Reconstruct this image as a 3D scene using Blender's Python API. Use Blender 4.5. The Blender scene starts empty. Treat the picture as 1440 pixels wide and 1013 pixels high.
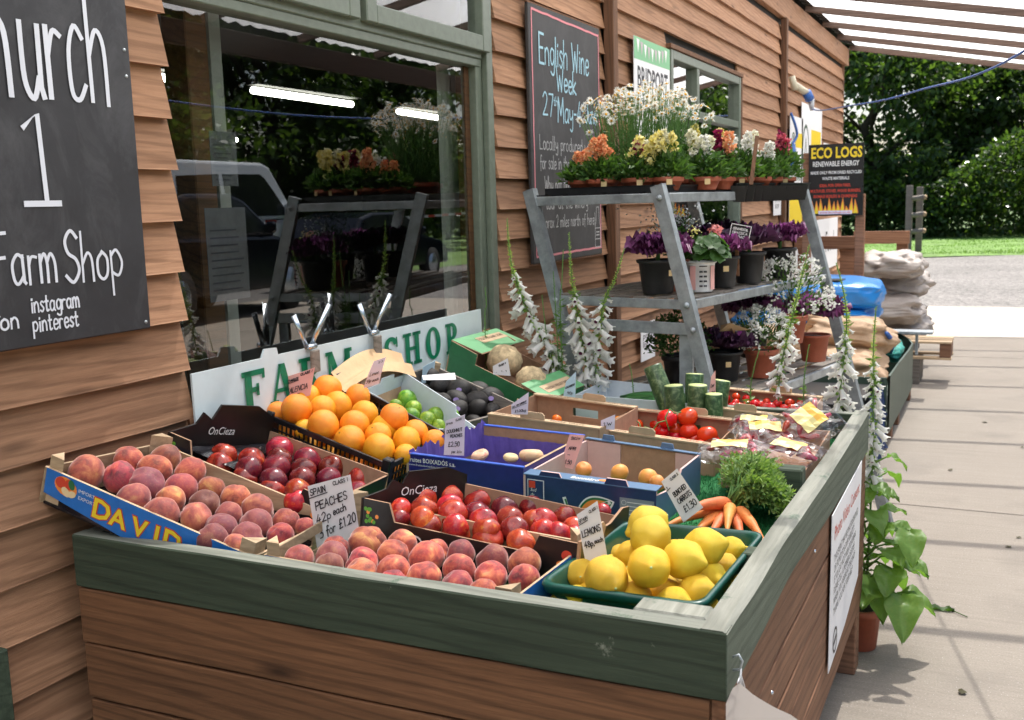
import bpy, bmesh, math, random
import numpy as np
from mathutils import Vector, Matrix, noise, Euler
random.seed(7)
PI = math.pi
SC = bpy.context.scene
COL = SC.collection
# ---------------- camera ----------------
cam_d = bpy.data.cameras.new('camera'); cam = bpy.data.objects.new('camera', cam_d); COL.objects.link(cam)
YAW, PIT, ROL = math.radians(25.476), math.radians(8.512), math.radians(-1.576)
fw = Vector((-math.sin(YAW)*math.cos(PIT), math.cos(YAW)*math.cos(PIT), -math.sin(PIT)))
rt = Vector((math.cos(YAW), math.sin(YAW), 0)); up = rt.cross(fw)
r2 = rt*math.cos(ROL)+up*math.sin(ROL); u2 = -rt*math.sin(ROL)+up*math.cos(ROL)
cam.matrix_world = Matrix(((r2.x,u2.x,-fw.x,0),(r2.y,u2.y,-fw.y,0),(r2.z,u2.z,-fw.z,1.55),(0,0,0,1)))
cam_d.sensor_width = 36; cam_d.lens = 36*1471/1440.; cam_d.clip_end = 500; cam_d.clip_start = 0.05
cam_d.dof.use_dof = True; cam_d.dof.focus_distance = 2.6; cam_d.dof.aperture_fstop = 9.0
SC.camera = cam
# ---------------- light ----------------
SUN = Vector((0.07, 0.59, 1.0)).normalized()
w = bpy.data.worlds.new("World"); SC.world = w; w.use_nodes = True
nt = w.node_tree; bg = nt.nodes['Background']
sky = nt.nodes.new('ShaderNodeTexSky'); sky.sky_type = 'NISHITA'; sky.sun_disc = False
sky.sun_elevation = math.asin(SUN.z); sky.sun_rotation = math.atan2(SUN.x, SUN.y)
sky.air_density = 1.0; sky.dust_density = 2.5; sky.ozone_density = 1.0
nt.links.new(sky.outputs[0], bg.inputs[0]); bg.inputs[1].default_value = 0.08
sl = bpy.data.lights.new('sun', 'SUN'); sl.energy = 5.0; sl.angle = math.radians(0.53); sl.color = (1, .96, .9)
so = bpy.data.objects.new('sun', sl); so.rotation_euler = SUN.to_track_quat('Z', 'Y').to_euler(); COL.objects.link(so)
SC.view_settings.view_transform = 'Standard'; SC.view_settings.look = 'None'
SC.view_settings.exposure = 1.28; SC.view_settings.gamma = 1
SC.render.engine = 'CYCLES'
SC.cycles.transparent_max_bounces = 24; SC.cycles.max_bounces = 8

# ---------------- helpers ----------------
def tag(o, label=None, cat=None, group=None, kind=None):
    if label: o['label'] = label
    if cat: o['category'] = cat
    if group: o['group'] = group
    if kind: o['kind'] = kind
    return o
def empty(name, loc=(0,0,0), rot=(0,0,0)):
    o = bpy.data.objects.new(name, None); COL.objects.link(o); o.location = loc; o.rotation_euler = rot
    o.empty_display_size = .05
    return o
WL = {}
def wloc(o):
    m = Matrix.Translation(o.location) @ o.rotation_euler.to_matrix().to_4x4()
    return (wloc(o.parent) @ m) if o.parent else m
class MB:
    def __init__(s): s.v=[]; s.f=[]; s.m=[]; s.sm=[]
    def add(s, vs, fs, mi=0, smooth=False, M=None):
        n=len(s.v)
        s.v += [tuple(M@Vector(p)) if M is not None else tuple(p) for p in vs]
        s.f += [tuple(i+n for i in f) for f in fs]
        s.m += (list(mi) if isinstance(mi,(list,tuple)) else [mi]*len(fs)); s.sm += [smooth]*len(fs)
        return s
    def box(s, a, b, mi=0, M=None, bev=0.0):
        x0,y0,z0=a; x1,y1,z1=b
        if bev<=0:
            vs=[(x0,y0,z0),(x1,y0,z0),(x1,y1,z0),(x0,y1,z0),(x0,y0,z1),(x1,y0,z1),(x1,y1,z1),(x0,y1,z1)]
            return s.add(vs,[(0,3,2,1),(4,5,6,7),(0,1,5,4),(1,2,6,5),(2,3,7,6),(3,0,4,7)],mi,M=M)
        bm=bmesh.new(); bmesh.ops.create_cube(bm,size=1)
        for v in bm.verts: v.co=Vector(((x0+x1)/2+v.co.x*(x1-x0),(y0+y1)/2+v.co.y*(y1-y0),(z0+z1)/2+v.co.z*(z1-z0)))
        bmesh.ops.bevel(bm,geom=list(bm.edges),offset=bev,segments=1,affect='EDGES')
        bm.verts.index_update(); s.add([v.co for v in bm.verts],[[v.index for v in f.verts] for f in bm.faces],mi,M=M); bm.free(); return s
    def prism(s, poly, t, mf=0, mo=0, M=None):
        """poly in local xy, front at z=0, extruded to z=-t"""
        n=len(poly)
        vs=[(x,y,0) for x,y in poly]+[(x,y,-t) for x,y in poly]
        fs=[tuple(range(n)),tuple(range(2*n-1,n-1,-1))]+[(i,i+n,(i+1)%n+n,(i+1)%n) for i in range(n)]
        return s.add(vs,fs,[mf,mo]+[mo]*n,M=M)
    def tube(s, pts, r, seg=8, mi=0, cap=True, smooth=True):
        pts=[Vector(p) for p in pts]; n=len(pts); vs=[]; fs=[]
        rr = r if isinstance(r,(list,tuple)) else [r]*n
        prev=None
        for i,p in enumerate(pts):
            t=(pts[min(i+1,n-1)]-pts[max(i-1,0)]).normalized()
            a=prev if prev is not None else (Vector((0,0,1)) if abs(t.z)<.9 else Vector((1,0,0)))
            x=(a-t*a.dot(t)).normalized(); prev=x; y=t.cross(x)
            for k in range(seg):
                q=2*PI*k/seg; vs.append(p+(x*math.cos(q)+y*math.sin(q))*rr[i])
        for i in range(n-1):
            for k in range(seg):
                a=i*seg+k; b=i*seg+(k+1)%seg; fs.append((a,b,b+seg,a+seg))
        if cap: fs+= [tuple(range(seg-1,-1,-1)), tuple(range((n-1)*seg,n*seg))]
        return s.add(vs,fs,mi,smooth)
    def lathe(s, prof, seg=20, mi=0, M=None, smooth=True, mis=None):
        vs=[];fs=[];ms=[];n=len(prof)
        for r,z in prof:
            for k in range(seg):
                q=2*PI*k/seg; vs.append((r*math.cos(q),r*math.sin(q),z))
        for i in range(n-1):
            for k in range(seg):
                a=i*seg+k;b=i*seg+(k+1)%seg; fs.append((a,b,b+seg,a+seg)); ms.append(mis[i] if mis else mi)
        return s.add(vs,fs,ms,smooth,M=M)
    def mesh(s, name, mats, M=None):
        me=bpy.data.meshes.new(name)
        vs=[tuple(M@Vector(p)) for p in s.v] if M is not None else s.v
        me.from_pydata(vs,[],s.f)
        for m in mats: me.materials.append(m)
        me.polygons.foreach_set('material_index', s.m); me.polygons.foreach_set('use_smooth', s.sm)
        me.update(); return me
    def build(s, name, mats, parent=None, origin=None, world=True):
        if not isinstance(mats,(list,tuple)): mats=[mats]
        if parent is not None:
            M = wloc(parent).inverted() if world else None
            me=s.mesh(name,mats,M); o=bpy.data.objects.new(name,me); COL.objects.link(o); o.parent=parent
        else:
            if origin is None:
                a=np.array(s.v); origin=((a[:,0].min()+a[:,0].max())/2,(a[:,1].min()+a[:,1].max())/2,a[:,2].min())
            me=s.mesh(name,mats,Matrix.Translation(Vector(origin)).inverted()); o=bpy.data.objects.new(name,me); COL.objects.link(o); o.location=origin
        return o
def copy_tree(o, parent=None):
    c=o.copy(); COL.objects.link(c); c.parent=parent
    for ch in list(o.children): copy_tree(ch,c)
    return c
def frame(o, X, Y):
    X=Vector(X).normalized(); Y=Vector(Y); Z=X.cross(Y).normalized(); Y=Z.cross(X)
    o=Vector(o)
    return Matrix(((X.x,Y.x,Z.x,o.x),(X.y,Y.y,Z.y,o.y),(X.z,Y.z,Z.z,o.z),(0,0,0,1)))
WALLF = lambda y,z,x=-1.92: frame((x,y,z),(0,1,0),(0,0,1))   # text frame on the wall, facing +x

# ---------------- materials ----------------
def mat(name): 
    m=bpy.data.materials.new(name); m.use_nodes=True; return m, m.node_tree, m.node_tree.nodes['Principled BSDF']
def N(nt,t,**k):
    n=nt.nodes.new('ShaderNode'+t)
    for a,b in k.items():
        if a in n.inputs.keys(): n.inputs[a].default_value=b
        else: setattr(n,a,b)
    return n
def L(nt,a,b): nt.links.new(a,b)
def coords(nt, scale=(1,1,1), rnd=True):
    tc=N(nt,'TexCoord'); mp=N(nt,'Mapping'); mp.inputs['Scale'].default_value=scale
    if rnd:
        oi=N(nt,'ObjectInfo'); va=N(nt,'VectorMath',operation='SCALE'); va.inputs[0].default_value=(17.3,23.1,9.7)
        L(nt,oi.outputs['Random'],va.inputs['Scale']); ad=N(nt,'VectorMath',operation='ADD')
        L(nt,tc.outputs['Object'],ad.inputs[0]); L(nt,va.outputs[0],ad.inputs[1]); L(nt,ad.outputs[0],mp.inputs['Vector'])
    else: L(nt,tc.outputs['Object'],mp.inputs['Vector'])
    return mp.outputs[0]
def ramp(nt, fac, stops):
    r=N(nt,'ValToRGB'); e=r.color_ramp.elements
    while len(e)<len(stops): e.new(.5)
    for i,(p,c) in enumerate(stops): e[i].position=p; e[i].color=(*c,1) if len(c)==3 else c
    L(nt,fac,r.inputs[0]); return r.outputs[0]
def mix(nt,f,a,b,mode='MIX'):
    m=N(nt,'Mix',data_type='RGBA',blend_type=mode)
    for s,i in ((f,0),(a,6),(b,7)):
        if hasattr(s,'links'): L(nt,s,m.inputs[i])
        else: m.inputs[i].default_value = s if i==0 else (*s,1)
    return m.outputs[2]
def bump(nt,b,h,st=.3,d=.01):
    n=N(nt,'Bump',Strength=st,Distance=d); L(nt,h,n.inputs['Height']); L(nt,n.outputs[0],b.inputs['Normal'])
def simple(name,c,rough=.5,var=.0,scale=20,bmp=0,metal=0,spec=.5,alpha=1,trans=0,bd=.004):
    m,nt,b=mat(name); b.inputs['Roughness'].default_value=rough; b.inputs['Metallic'].default_value=metal
    b.inputs['Specular IOR Level'].default_value=spec; b.inputs['Base Color'].default_value=(*c,1)
    if var or bmp:
        v=coords(nt,(scale,)*3); n=N(nt,'TexNoise',Scale=1.,Detail=6.,Roughness=.65); L(nt,v,n.inputs['Vector'])
        if var:
            L(nt,ramp(nt,n.outputs[0],[(.3,tuple(x*(1-var) for x in c)),(.7,tuple(min(1,x*(1+var)) for x in c))]),b.inputs['Base Color'])
        if bmp: bump(nt,b,n.outputs[0],bmp,bd)
    return m
def wood(name,c1,c2,axis='Y',rough=.75,wear=None,wearamt=.62,grain=1.0,bs=.35,knots=False,dirt=None):
    """stained / painted timber with grain along axis"""
    m,nt,b=mat(name); s={'X':(1.2,22,22),'Y':(22,1.2,22),'Z':(22,22,1.2)}[axis]
    v=coords(nt,tuple(q*grain for q in s)); n=N(nt,'TexNoise',Scale=1.,Detail=8.,Roughness=.7,Distortion=.6); L(nt,v,n.inputs['Vector'])
    v2=coords(nt,tuple(q*3.2*grain for q in s)); n2=N(nt,'TexNoise',Scale=1.,Detail=6.,Roughness=.7); L(nt,v2,n2.inputs['Vector'])
    v3=coords(nt,(2.2,2.2,2.2)); n3=N(nt,'TexNoise',Scale=1.,Detail=4.); L(nt,v3,n3.inputs['Vector'])
    col=ramp(nt,n.outputs[0],[(.28,c2),(.62,c1)])
    col=mix(nt,.45,col,ramp(nt,n2.outputs[0],[(.3,tuple(x*.5 for x in c2)),(.62,tuple(x*1.1 for x in c1))]))
    col=mix(nt,ramp(nt,n3.outputs[0],[(.35,(0,0,0)),(.7,(.5,.5,.5))]),col,tuple(x*.72 for x in c1))
    vr=coords(nt,{'X':(.9,7,16),'Y':(16,.9,7) if False else (7,.9,16),'Z':(16,16,.9)}[axis]); wv=N(nt,'TexWave',Scale=1.3,Distortion=9.,Detail=4.); wv.inputs['Detail Scale'].default_value=.8; wv.bands_direction='DIAGONAL'; L(nt,vr,wv.inputs['Vector'])
    col=mix(nt,ramp(nt,wv.outputs['Fac'],[(.0,(.42,.42,.42)),(.35,(.0,.0,.0))]),col,tuple(x*.55 for x in c2))
    oi=N(nt,'ObjectInfo'); hs=N(nt,'HueSaturation'); mr=N(nt,'MapRange'); mr.inputs[3].default_value=.78; mr.inputs[4].default_value=1.15
    L(nt,oi.outputs['Random'],mr.inputs[0]); L(nt,mr.outputs[0],hs.inputs['Value']); L(nt,col,hs.inputs['Color']); col=hs.outputs[0]
    if knots:
        vk=coords(nt,tuple(q for q in {'X':(2.2,9,9),'Y':(9,2.2,9)}[axis])); vo=N(nt,'TexVoronoi',Scale=1.); L(nt,vk,vo.inputs['Vector'])
        col=mix(nt,ramp(nt,vo.outputs['Distance'],[(.03,(.85,.85,.85)),(.16,(0,0,0))]),col,tuple(x*.3 for x in c2))
    if wear:
        vw=coords(nt,(9,9,9)); nw=N(nt,'TexNoise',Scale=1.,Detail=10.,Roughness=.75); L(nt,vw,nw.inputs['Vector'])
        col=mix(nt,ramp(nt,nw.outputs[0],[(wearamt,(0,0,0)),(wearamt+.07,(1,1,1))]),col,wear)
    L(nt,col,b.inputs['Base Color']); b.inputs['Roughness'].default_value=rough; b.inputs['Specular IOR Level'].default_value=.3
    ad=N(nt,'Math',operation='ADD'); L(nt,n.outputs[0],ad.inputs[0]); L(nt,n2.outputs[0],ad.inputs[1]); bump(nt,b,ad.outputs[0],bs,.004)
    return m
def fruit(name, stops, rough=.45, scale=14., pore=0., fuzz=0., hue=.02, val=.12, bs=.1, second=None, spec=.5, porescale=34., unit=True):
    if unit: scale=scale/7.5
    m,nt,b=mat(name); v=coords(nt,(scale,)*3); n=N(nt,'TexNoise',Scale=1.,Detail=5.,Roughness=.6,Distortion=.4); L(nt,v,n.inputs['Vector'])
    col=ramp(nt,n.outputs[0],stops)
    oi=N(nt,'ObjectInfo'); wn=N(nt,'TexWhiteNoise',noise_dimensions='1D'); L(nt,oi.outputs['Random'],wn.inputs[1])
    sp=N(nt,'SeparateColor'); L(nt,wn.outputs['Color'],sp.inputs[0])
    if second:   # some individuals lean to another ripeness
        col=mix(nt,ramp(nt,sp.outputs[2],[(.4,(0,0,0)),(.9,(.8,.8,.8))]),col,second)
    hs=N(nt,'HueSaturation')
    for k,(lo,hi) in enumerate(((.5-hue,.5+hue),(1-val,1+val))):
        mr=N(nt,'MapRange'); mr.inputs[3].default_value=lo; mr.inputs[4].default_value=hi
        L(nt,sp.outputs[k],mr.inputs[0]); L(nt,mr.outputs[0],hs.inputs['Hue' if k==0 else 'Value'])
    L(nt,col,hs.inputs['Color']); col=hs.outputs[0]
    vs=coords(nt,(7. if unit else 90,)*3); ns=N(nt,'TexNoise',Scale=1.,Detail=5.,Roughness=.65); L(nt,vs,ns.inputs['Vector'])
    col=mix(nt,ramp(nt,ns.outputs[0],[(.5,(.0,.0,.0)),(.85,(.16,.16,.16))]),col,tuple(min(1,x*1.5+.02) for x in stops[-1][1]))
    L(nt,col,b.inputs['Base Color']); b.inputs['Roughness'].default_value=rough; b.inputs['Specular IOR Level'].default_value=spec
    b.inputs['Subsurface Weight'].default_value=0.
    if fuzz:
        b.inputs['Sheen Weight'].default_value=fuzz; b.inputs['Sheen Roughness'].default_value=.4; b.inputs['Sheen Tint'].default_value=(1,.8,.75,1)
    if pore:
        vp=coords(nt,(porescale,)*3); np_=N(nt,'TexNoise',Scale=1.,Detail=2.); L(nt,vp,np_.inputs['Vector']); bump(nt,b,np_.outputs[0],pore,.0025)
    return m
def leafmat(name, c1, c2, trans=.35, rough=.5, hue=None):
    tint=(1.05,1.05,1.0) if 'petal' in name else ((1.3,.7,1.2) if 'kale' in name else (1.5,1.6,.6))
    m,nt,b=mat(name); ge=N(nt,'NewGeometry'); col=ramp(nt,ge.outputs['Random Per Island'],[(0,c1),(1,c2)])
    L(nt,col,b.inputs['Base Color']); b.inputs['Roughness'].default_value=rough; b.inputs['Specular IOR Level'].default_value=.35
    tr=N(nt,'BsdfTranslucent'); L(nt,mix(nt,1.,col,tint,'MULTIPLY'),tr.inputs[0]); ms=N(nt,'MixShader'); ms.inputs[0].default_value=trans
    L(nt,b.outputs[0],ms.inputs[1]); L(nt,tr.outputs[0],ms.inputs[2]); L(nt,ms.outputs[0],nt.nodes['Material Output'].inputs[0]); return m
MT={}
MT['clad']=wood('stained_weatherboard',(.41,.225,.128),(.235,.112,.058),'Y',wear=(.48,.36,.25),wearamt=.70,knots=True)
MT['cladend']=wood('weatherboard_trim',(.20,.10,.055),(.10,.05,.028),'Z')
MT['dark_timber']=wood('dark_brown_timber',(.075,.045,.032),(.04,.024,.017),'Y')
MT['rafter_wood']=wood('grey_brown_rafter',(.15,.098,.075),(.085,.055,.042),'X')
MT['green_wood']=wood('green_painted_wood_shaded',(.066,.090,.058),(.030,.045,.029),'X',wear=(.26,.28,.22),wearamt=.655,bs=.5)  # darker copy of the green: shade of the stall front put into the colour
MT['green_wood_y']=wood('green_painted_wood_side_lit',(.125,.155,.115),(.065,.09,.065),'Y',wear=(.30,.30,.26),wearamt=.70,bs=.45)  # lighter green copy: light on the stall side put into the colour
MT['brown_wood']=wood('brown_stained_plank_front_shaded',(.22,.105,.050),(.075,.036,.018),'X',wear=(.30,.22,.15),wearamt=.71,knots=True,bs=.5)  # plank brown darkened in the colour to hold the front's shade
MT['brown_wood_y']=wood('brown_stained_plank_side_lit',(.29,.145,.08),(.14,.066,.036),'Y',wear=(.33,.26,.2),wearamt=.73,bs=.35)  # same plank brown lightened in the colour for the lit side
MT['raw_wood']=wood('weathered_rail_top',(.33,.33,.28),(.17,.18,.14),'Y',wear=(.10,.14,.1),wearamt=.58)
MT['raw_wood_x']=wood('weathered_front_rail_top',(.30,.31,.26),(.15,.17,.13),'X',wear=(.08,.12,.08),wearamt=.58)
MT['post_wood']=wood('reddish_fence_timber',(.33,.17,.10),(.2,.09,.05),'X',wear=None)
MT['pale_wood']=wood('pale_poplar_crate_wood',(.60,.44,.28),(.45,.31,.18),'X',rough=.7,bs=.15)
MT['grey_wood']=wood('grey_weathered_timber',(.30,.26,.22),(.16,.14,.12),'X')
MT['frame']=simple('green_window_paint',(.125,.150,.115),.4,.15,30,.1)
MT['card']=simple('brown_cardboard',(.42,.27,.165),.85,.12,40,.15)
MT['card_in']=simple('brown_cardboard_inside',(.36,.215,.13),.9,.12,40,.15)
MT['card_pale']=simple('pale_cardboard',(.52,.37,.23),.85,.10,40,.1)
MT['black_print']=simple('black_printed_card',(.012,.010,.010),.35,.2,40,.05)
MT['green_print']=simple('green_printed_card',(.03,.16,.06),.45,.12,30,.05)
MT['greenlid']=simple('light_green_printed_card',(.11,.33,.14),.5,.1,30,.05)
MT['blue_print']=simple('blue_printed_crate_paper',(.02,.16,.52),.4,.12,30,.05)
MT['royal_print']=simple('dark_royal_blue_card',(.018,.022,.16),.4,.15,30,.05)
MT['royal_rim']=simple('royal_blue_card_rim',(.05,.12,.55),.4,.15,30)
MT['navy_print']=simple('navy_printed_card',(.025,.045,.12),.35,.2,30,.05)
MT['navy_rim']=simple('slate_blue_card_rim',(.10,.18,.30),.4,.1,30)
MT['purple_paper']=simple('purple_tissue_paper',(.13,.09,.38),.6,.15,30,.1)
MT['white_card']=simple('white_lined_card',(.55,.60,.64),.6,.06,30)
MT['pink_card']=simple('pale_pink_card_inside',(.62,.42,.38),.7,.06,30)
MT['paper']=simple('white_card_paper',(.78,.78,.80),.6)
MT['paper_pink']=simple('pink_card_paper',(.85,.45,.42),.6)
MT['paper_lilac']=simple('lilac_white_paper',(.74,.68,.80),.6)
MT['paper_blue']=simple('pale_blue_paper',(.50,.68,.80),.6)
MT['ink']=simple('black_marker_ink',(.012,.012,.02),.5)
MT['kraft']=simple('kraft_paper_bag',(.56,.37,.20),.8,.1,12,.4,bd=.01)
MT['chalkboard']=simple('black_chalkboard',(.022,.022,.026),.55,.25,9,.08)
MT['chalkboard2']=simple('slate_grey_chalkboard',(.035,.033,.034),.6,.3,7,.08)
for _k in ('chalkboard','chalkboard2'):
    _b=MT[_k].node_tree; _p=_b.nodes['Principled BSDF']; _n=N(_b,'TexNoise',Scale=5.,Detail=9.,Roughness=.75,Distortion=1.2); L(_b,coords(_b,(1,1.0,.5),False),_n.inputs['Vector']); _o=_p.inputs[0].links[0].from_socket
    L(_b,mix(_b,ramp(_b,_n.outputs[0],[(.5,(0,0,0)),(.8,(.22,.22,.22))]),_o,(.22,.22,.23)),_p.inputs[0])
MT['chalk']=simple('white_chalk_pen',(.62,.64,.70),.7)
MT['chalk_blue']=simple('blue_white_chalk_pen',(.36,.58,.68),.7)
MT['chalk_grey']=simple('grey_chalk_pen',(.42,.42,.42),.7)
MT['chalk_pink']=simple('pink_chalk_pen',(.68,.24,.27),.7)
MT['white_sign']=simple('white_sign_board',(.58,.66,.68),.35,.05,12)
MT['sign_green']=simple('green_sign_lettering',(.0,.16,.075),.4)
MT['galv']=simple('galvanised_steel',(.34,.37,.39),.5,.3,18,.05,metal=.55)
MT['steel']=simple('bright_steel_clip',(.6,.66,.72),.25,.1,30,0,metal=.9)
MT['black_plastic']=simple('black_plastic',(.012,.012,.014),.38,.2,30,.05)
MT['pot_black']=simple('matt_black_plant_pot',(.018,.018,.02),.5,.3,30)
MT['clear_black']=simple('glossy_black_fruit_tray',(.012,.012,.015),.12,.2,30,.3)
MT['terracotta']=simple('terracotta_plastic',(.36,.09,.045),.55,.15,30,.1)
MT['soil']=simple('dark_potting_soil',(.03,.02,.014),.95,.4,120,.5)
MT['green_plastic']=simple('dark_green_plastic_crate',(.008,.075,.055),.3,.15,14,.05)
MT['turf']=simple('artificial_grass',(.012,.17,.045),.9,.35,350,.8)
MT['yellow']=simple('yellow_print',(.85,.62,.03),.45)
MT['red_print']=simple('red_print',(.62,.06,.03),.5)
MT['orange_print']=simple('orange_print',(.85,.27,.05),.5)
MT['white_print']=simple('white_print',(.78,.78,.76),.5)
MT['black_ink']=simple('black_sign_face',(.012,.011,.012),.35)
MT['mint']=simple('mint_green_poster',(.20,.47,.25),.55)
MT['blue_bag']=simple('bright_blue_polythene',(.02,.22,.62),.28,.1,8,.5,bd=.01)
MT['grey_bag']=simple('grey_woven_sack',(.42,.365,.325),.5,.12,14,.6,bd=.012)
MT['tan_bag']=simple('tan_paper_sack',(.50,.33,.20),.7,.12,12,.7,bd=.015)
MT['trough']=simple('green_painted_trough',(.05,.085,.06),.5,.15,10,.1)
MT['teal_net']=simple('teal_netting',(.04,.30,.24),.6,.5,60,.5)
MT['lilac']=simple('lilac_sticker',(.42,.30,.62),.4)
MT['cable']=simple('blue_cable',(.03,.12,.42),.4)
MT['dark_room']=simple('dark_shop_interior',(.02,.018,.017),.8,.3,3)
MT['interior_post']=wood('orange_brown_interior_post',(.09,.04,.012),(.05,.022,.007),'Y')
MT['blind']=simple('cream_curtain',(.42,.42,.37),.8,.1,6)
MT['blind_dim']=simple('dimmed_cream_fabric',(.17,.18,.165),.8,.1,6)  # cream curtain colour dimmed to hold the gloom of the shop interior
MT['tyre']=simple('tyre_rubber',(.015,.015,.015),.8)
MT['dark_car']=simple('black_car_paint',(.006,.009,.016),.12)
MT['white_car']=simple('silver_white_van_paint',(.85,.90,.95),.3)
MT['car_glass']=simple('dark_car_glass',(.015,.02,.02),.06)
MT['celeriac']=simple('celeriac_skin',(.50,.38,.22),.9,.4,55,.8)
m,nt,b=mat('lit_fluorescent_tube'); b.inputs['Emission Color'].default_value=(1,.98,.88,1); b.inputs['Emission Strength'].default_value=9; MT['tube']=m
def glassmat(name,tint,refl=1.6,rough=0.,base=.02):
    m,nt,b=mat(name); nt.nodes.remove(b); tr=N(nt,'BsdfTransparent'); tr.inputs[0].default_value=(*tint,1)
    gl=N(nt,'BsdfGlossy'); gl.inputs['Roughness'].default_value=rough
    lw=N(nt,'LayerWeight'); lw.inputs[0].default_value=.5; pw=N(nt,'Math',operation='POWER'); L(nt,lw.outputs['Facing'],pw.inputs[0]); pw.inputs[1].default_value=4.0
    mu=N(nt,'Math',operation='MULTIPLY_ADD',use_clamp=True); mu.inputs[1].default_value=refl; mu.inputs[2].default_value=base; L(nt,pw.outputs[0],mu.inputs[0])
    ms=N(nt,'MixShader'); L(nt,mu.outputs[0],ms.inputs[0]); L(nt,tr.outputs[0],ms.inputs[1]); L(nt,gl.outputs[0],ms.inputs[2])
    L(nt,ms.outputs[0],nt.nodes['Material Output'].inputs[0]); return m
MT['glass']=glassmat('window_glass',(.88,.92,.89),1.8,0.,.13)
MT['cello']=glassmat('clear_cellophane',(.95,.93,.93),.9,.12,.06)
m,nt,b=mat('clear_corrugated_roofing'); nt.nodes.remove(b); tr=N(nt,'BsdfTransparent'); tr.inputs[0].default_value=(.96,.96,.96,1)
tl=N(nt,'BsdfTranslucent'); tl.inputs[0].default_value=(.93,.93,.93,1); ms=N(nt,'MixShader'); ms.inputs[0].default_value=.70
L(nt,tr.outputs[0],ms.inputs[1]); L(nt,tl.outputs[0],ms.inputs[2]); L(nt,ms.outputs[0],nt.nodes['Material Output'].inputs[0]); MT['polycarb']=m
# ground materials
def concrete():
    m,nt,b=mat('brushed_concrete'); v=coords(nt,(1,1,1),False)
    n=N(nt,'TexNoise',Scale=1.3,Detail=8.,Roughness=.6); L(nt,v,n.inputs[0]); n2=N(nt,'TexNoise',Scale=140.,Detail=4.,Roughness=.7); L(nt,v,n2.inputs[0])
    mp=N(nt,'Mapping'); mp.inputs['Scale'].default_value=(1.5,45,1); L(nt,v,mp.inputs[0]); n3=N(nt,'TexNoise',Scale=1.,Detail=6.,Roughness=.7); L(nt,mp.outputs[0],n3.inputs[0])
    c=ramp(nt,n.outputs[0],[(.3,(.27,.23,.18)),(.7,(.36,.31,.25))]); c=mix(nt,.5,c,ramp(nt,n2.outputs[0],[(.3,(.17,.145,.12)),(.6,(.35,.305,.255)),(.8,(.58,.53,.47))]))
    c=mix(nt,.22,c,ramp(nt,n3.outputs[0],[(.35,(.20,.17,.14)),(.65,(.37,.32,.27))]))
    vo=N(nt,'TexNoise',Scale=2.2,Detail=5.); L(nt,v,vo.inputs[0]); c=mix(nt,ramp(nt,vo.outputs[0],[(.55,(0,0,0)),(.72,(.55,.55,.55))]),c,(.20,.175,.145)); vs_=N(nt,'TexVoronoi',Scale=75.); L(nt,v,vs_.inputs[0]); c=mix(nt,ramp(nt,vs_.outputs['Distance'],[(.06,(.7,.7,.7)),(.13,(0,0,0))]),c,(.62,.60,.56)); vk=N(nt,'TexVoronoi',Scale=1.7); L(nt,v,vk.inputs[0]); c=mix(nt,ramp(nt,vk.outputs['Distance'],[(.015,(.6,.6,.6)),(.05,(0,0,0))]),c,(.10,.09,.075))
    L(nt,c,b.inputs[0]); b.inputs['Roughness'].default_value=.85
    a=N(nt,'Math',operation='ADD'); L(nt,n2.outputs[0],a.inputs[0]); L(nt,n3.outputs[0],a.inputs[1]); bump(nt,b,a.outputs[0],.5,.004); return m
MT['concrete']=concrete()
def gravelm():
    m,nt,b=mat('pale_gravel'); v=coords(nt,(1,1,1),False); vo=N(nt,'TexVoronoi',Scale=22.); L(nt,v,vo.inputs[0])
    n=N(nt,'TexNoise',Scale=.6,Detail=5.); L(nt,v,n.inputs[0])
    sp=N(nt,'SeparateColor'); L(nt,vo.outputs['Color'],sp.inputs[0])
    c=ramp(nt,sp.outputs[0],[(0,(.07,.065,.062)),(.5,(.15,.14,.132)),(1,(.26,.24,.225))]); c=mix(nt,.4,c,ramp(nt,n.outputs[0],[(.35,(.10,.093,.086)),(.65,(.19,.175,.165))])); L(nt,c,b.inputs[0])
    b.inputs['Roughness'].default_value=.9; bump(nt,b,vo.outputs['Distance'],.8,.03); return m
MT['gravel']=gravelm()
MT['lawn']=simple('mown_grass',(.10,.19,.03),.9,.35,3,.3)
MT['earth']=simple('rough_field_grass',(.07,.12,.03),.95,.3,.5,.2)
# fruit
MT['peach']=fruit('peach_skin',[(.36,(.19,.045,.045)),(.48,(.42,.075,.060)),(.60,(.60,.17,.09)),(.74,(.82,.42,.15))],.62,8.,fuzz=.55,hue=.016,val=.30,second=(.16,.055,.06),spec=.2)
MT['nect']=fruit('nectarine_skin',[(.34,(.10,.008,.015)),(.5,(.26,.010,.014)),(.63,(.42,.022,.016)),(.80,(.75,.24,.05))],.24,8.,hue=.012,val=.3,second=(.10,.008,.02))
MT['nect_bright']=fruit('bright_nectarine_skin',[(.30,(.22,.010,.015)),(.46,(.42,.022,.016)),(.6,(.55,.055,.02)),(.76,(.82,.36,.07))],.24,8.,hue=.012,val=.25,second=(.16,.012,.02))
MT['orange']=fruit('orange_peel',[(.3,(.84,.27,.008)),(.7,(.90,.40,.016))],.38,8.,pore=.6,hue=.018,val=.06)
MT['lime']=fruit('lime_peel',[(.3,(.06,.19,.008)),(.5,(.16,.32,.015)),(.75,(.42,.50,.04))],.32,14.,pore=.35,hue=.02,val=.2)
MT['lemon']=fruit('lemon_peel',[(.3,(.84,.50,.015)),(.7,(.87,.58,.03))],.42,8.,pore=.8,hue=.012,val=.08,second=(.78,.54,.04))
MT['tomato']=fruit('tomato_skin',[(.3,(.55,.016,.008)),(.7,(.66,.04,.012))],.16,8.,hue=.01,val=.1)
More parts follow.
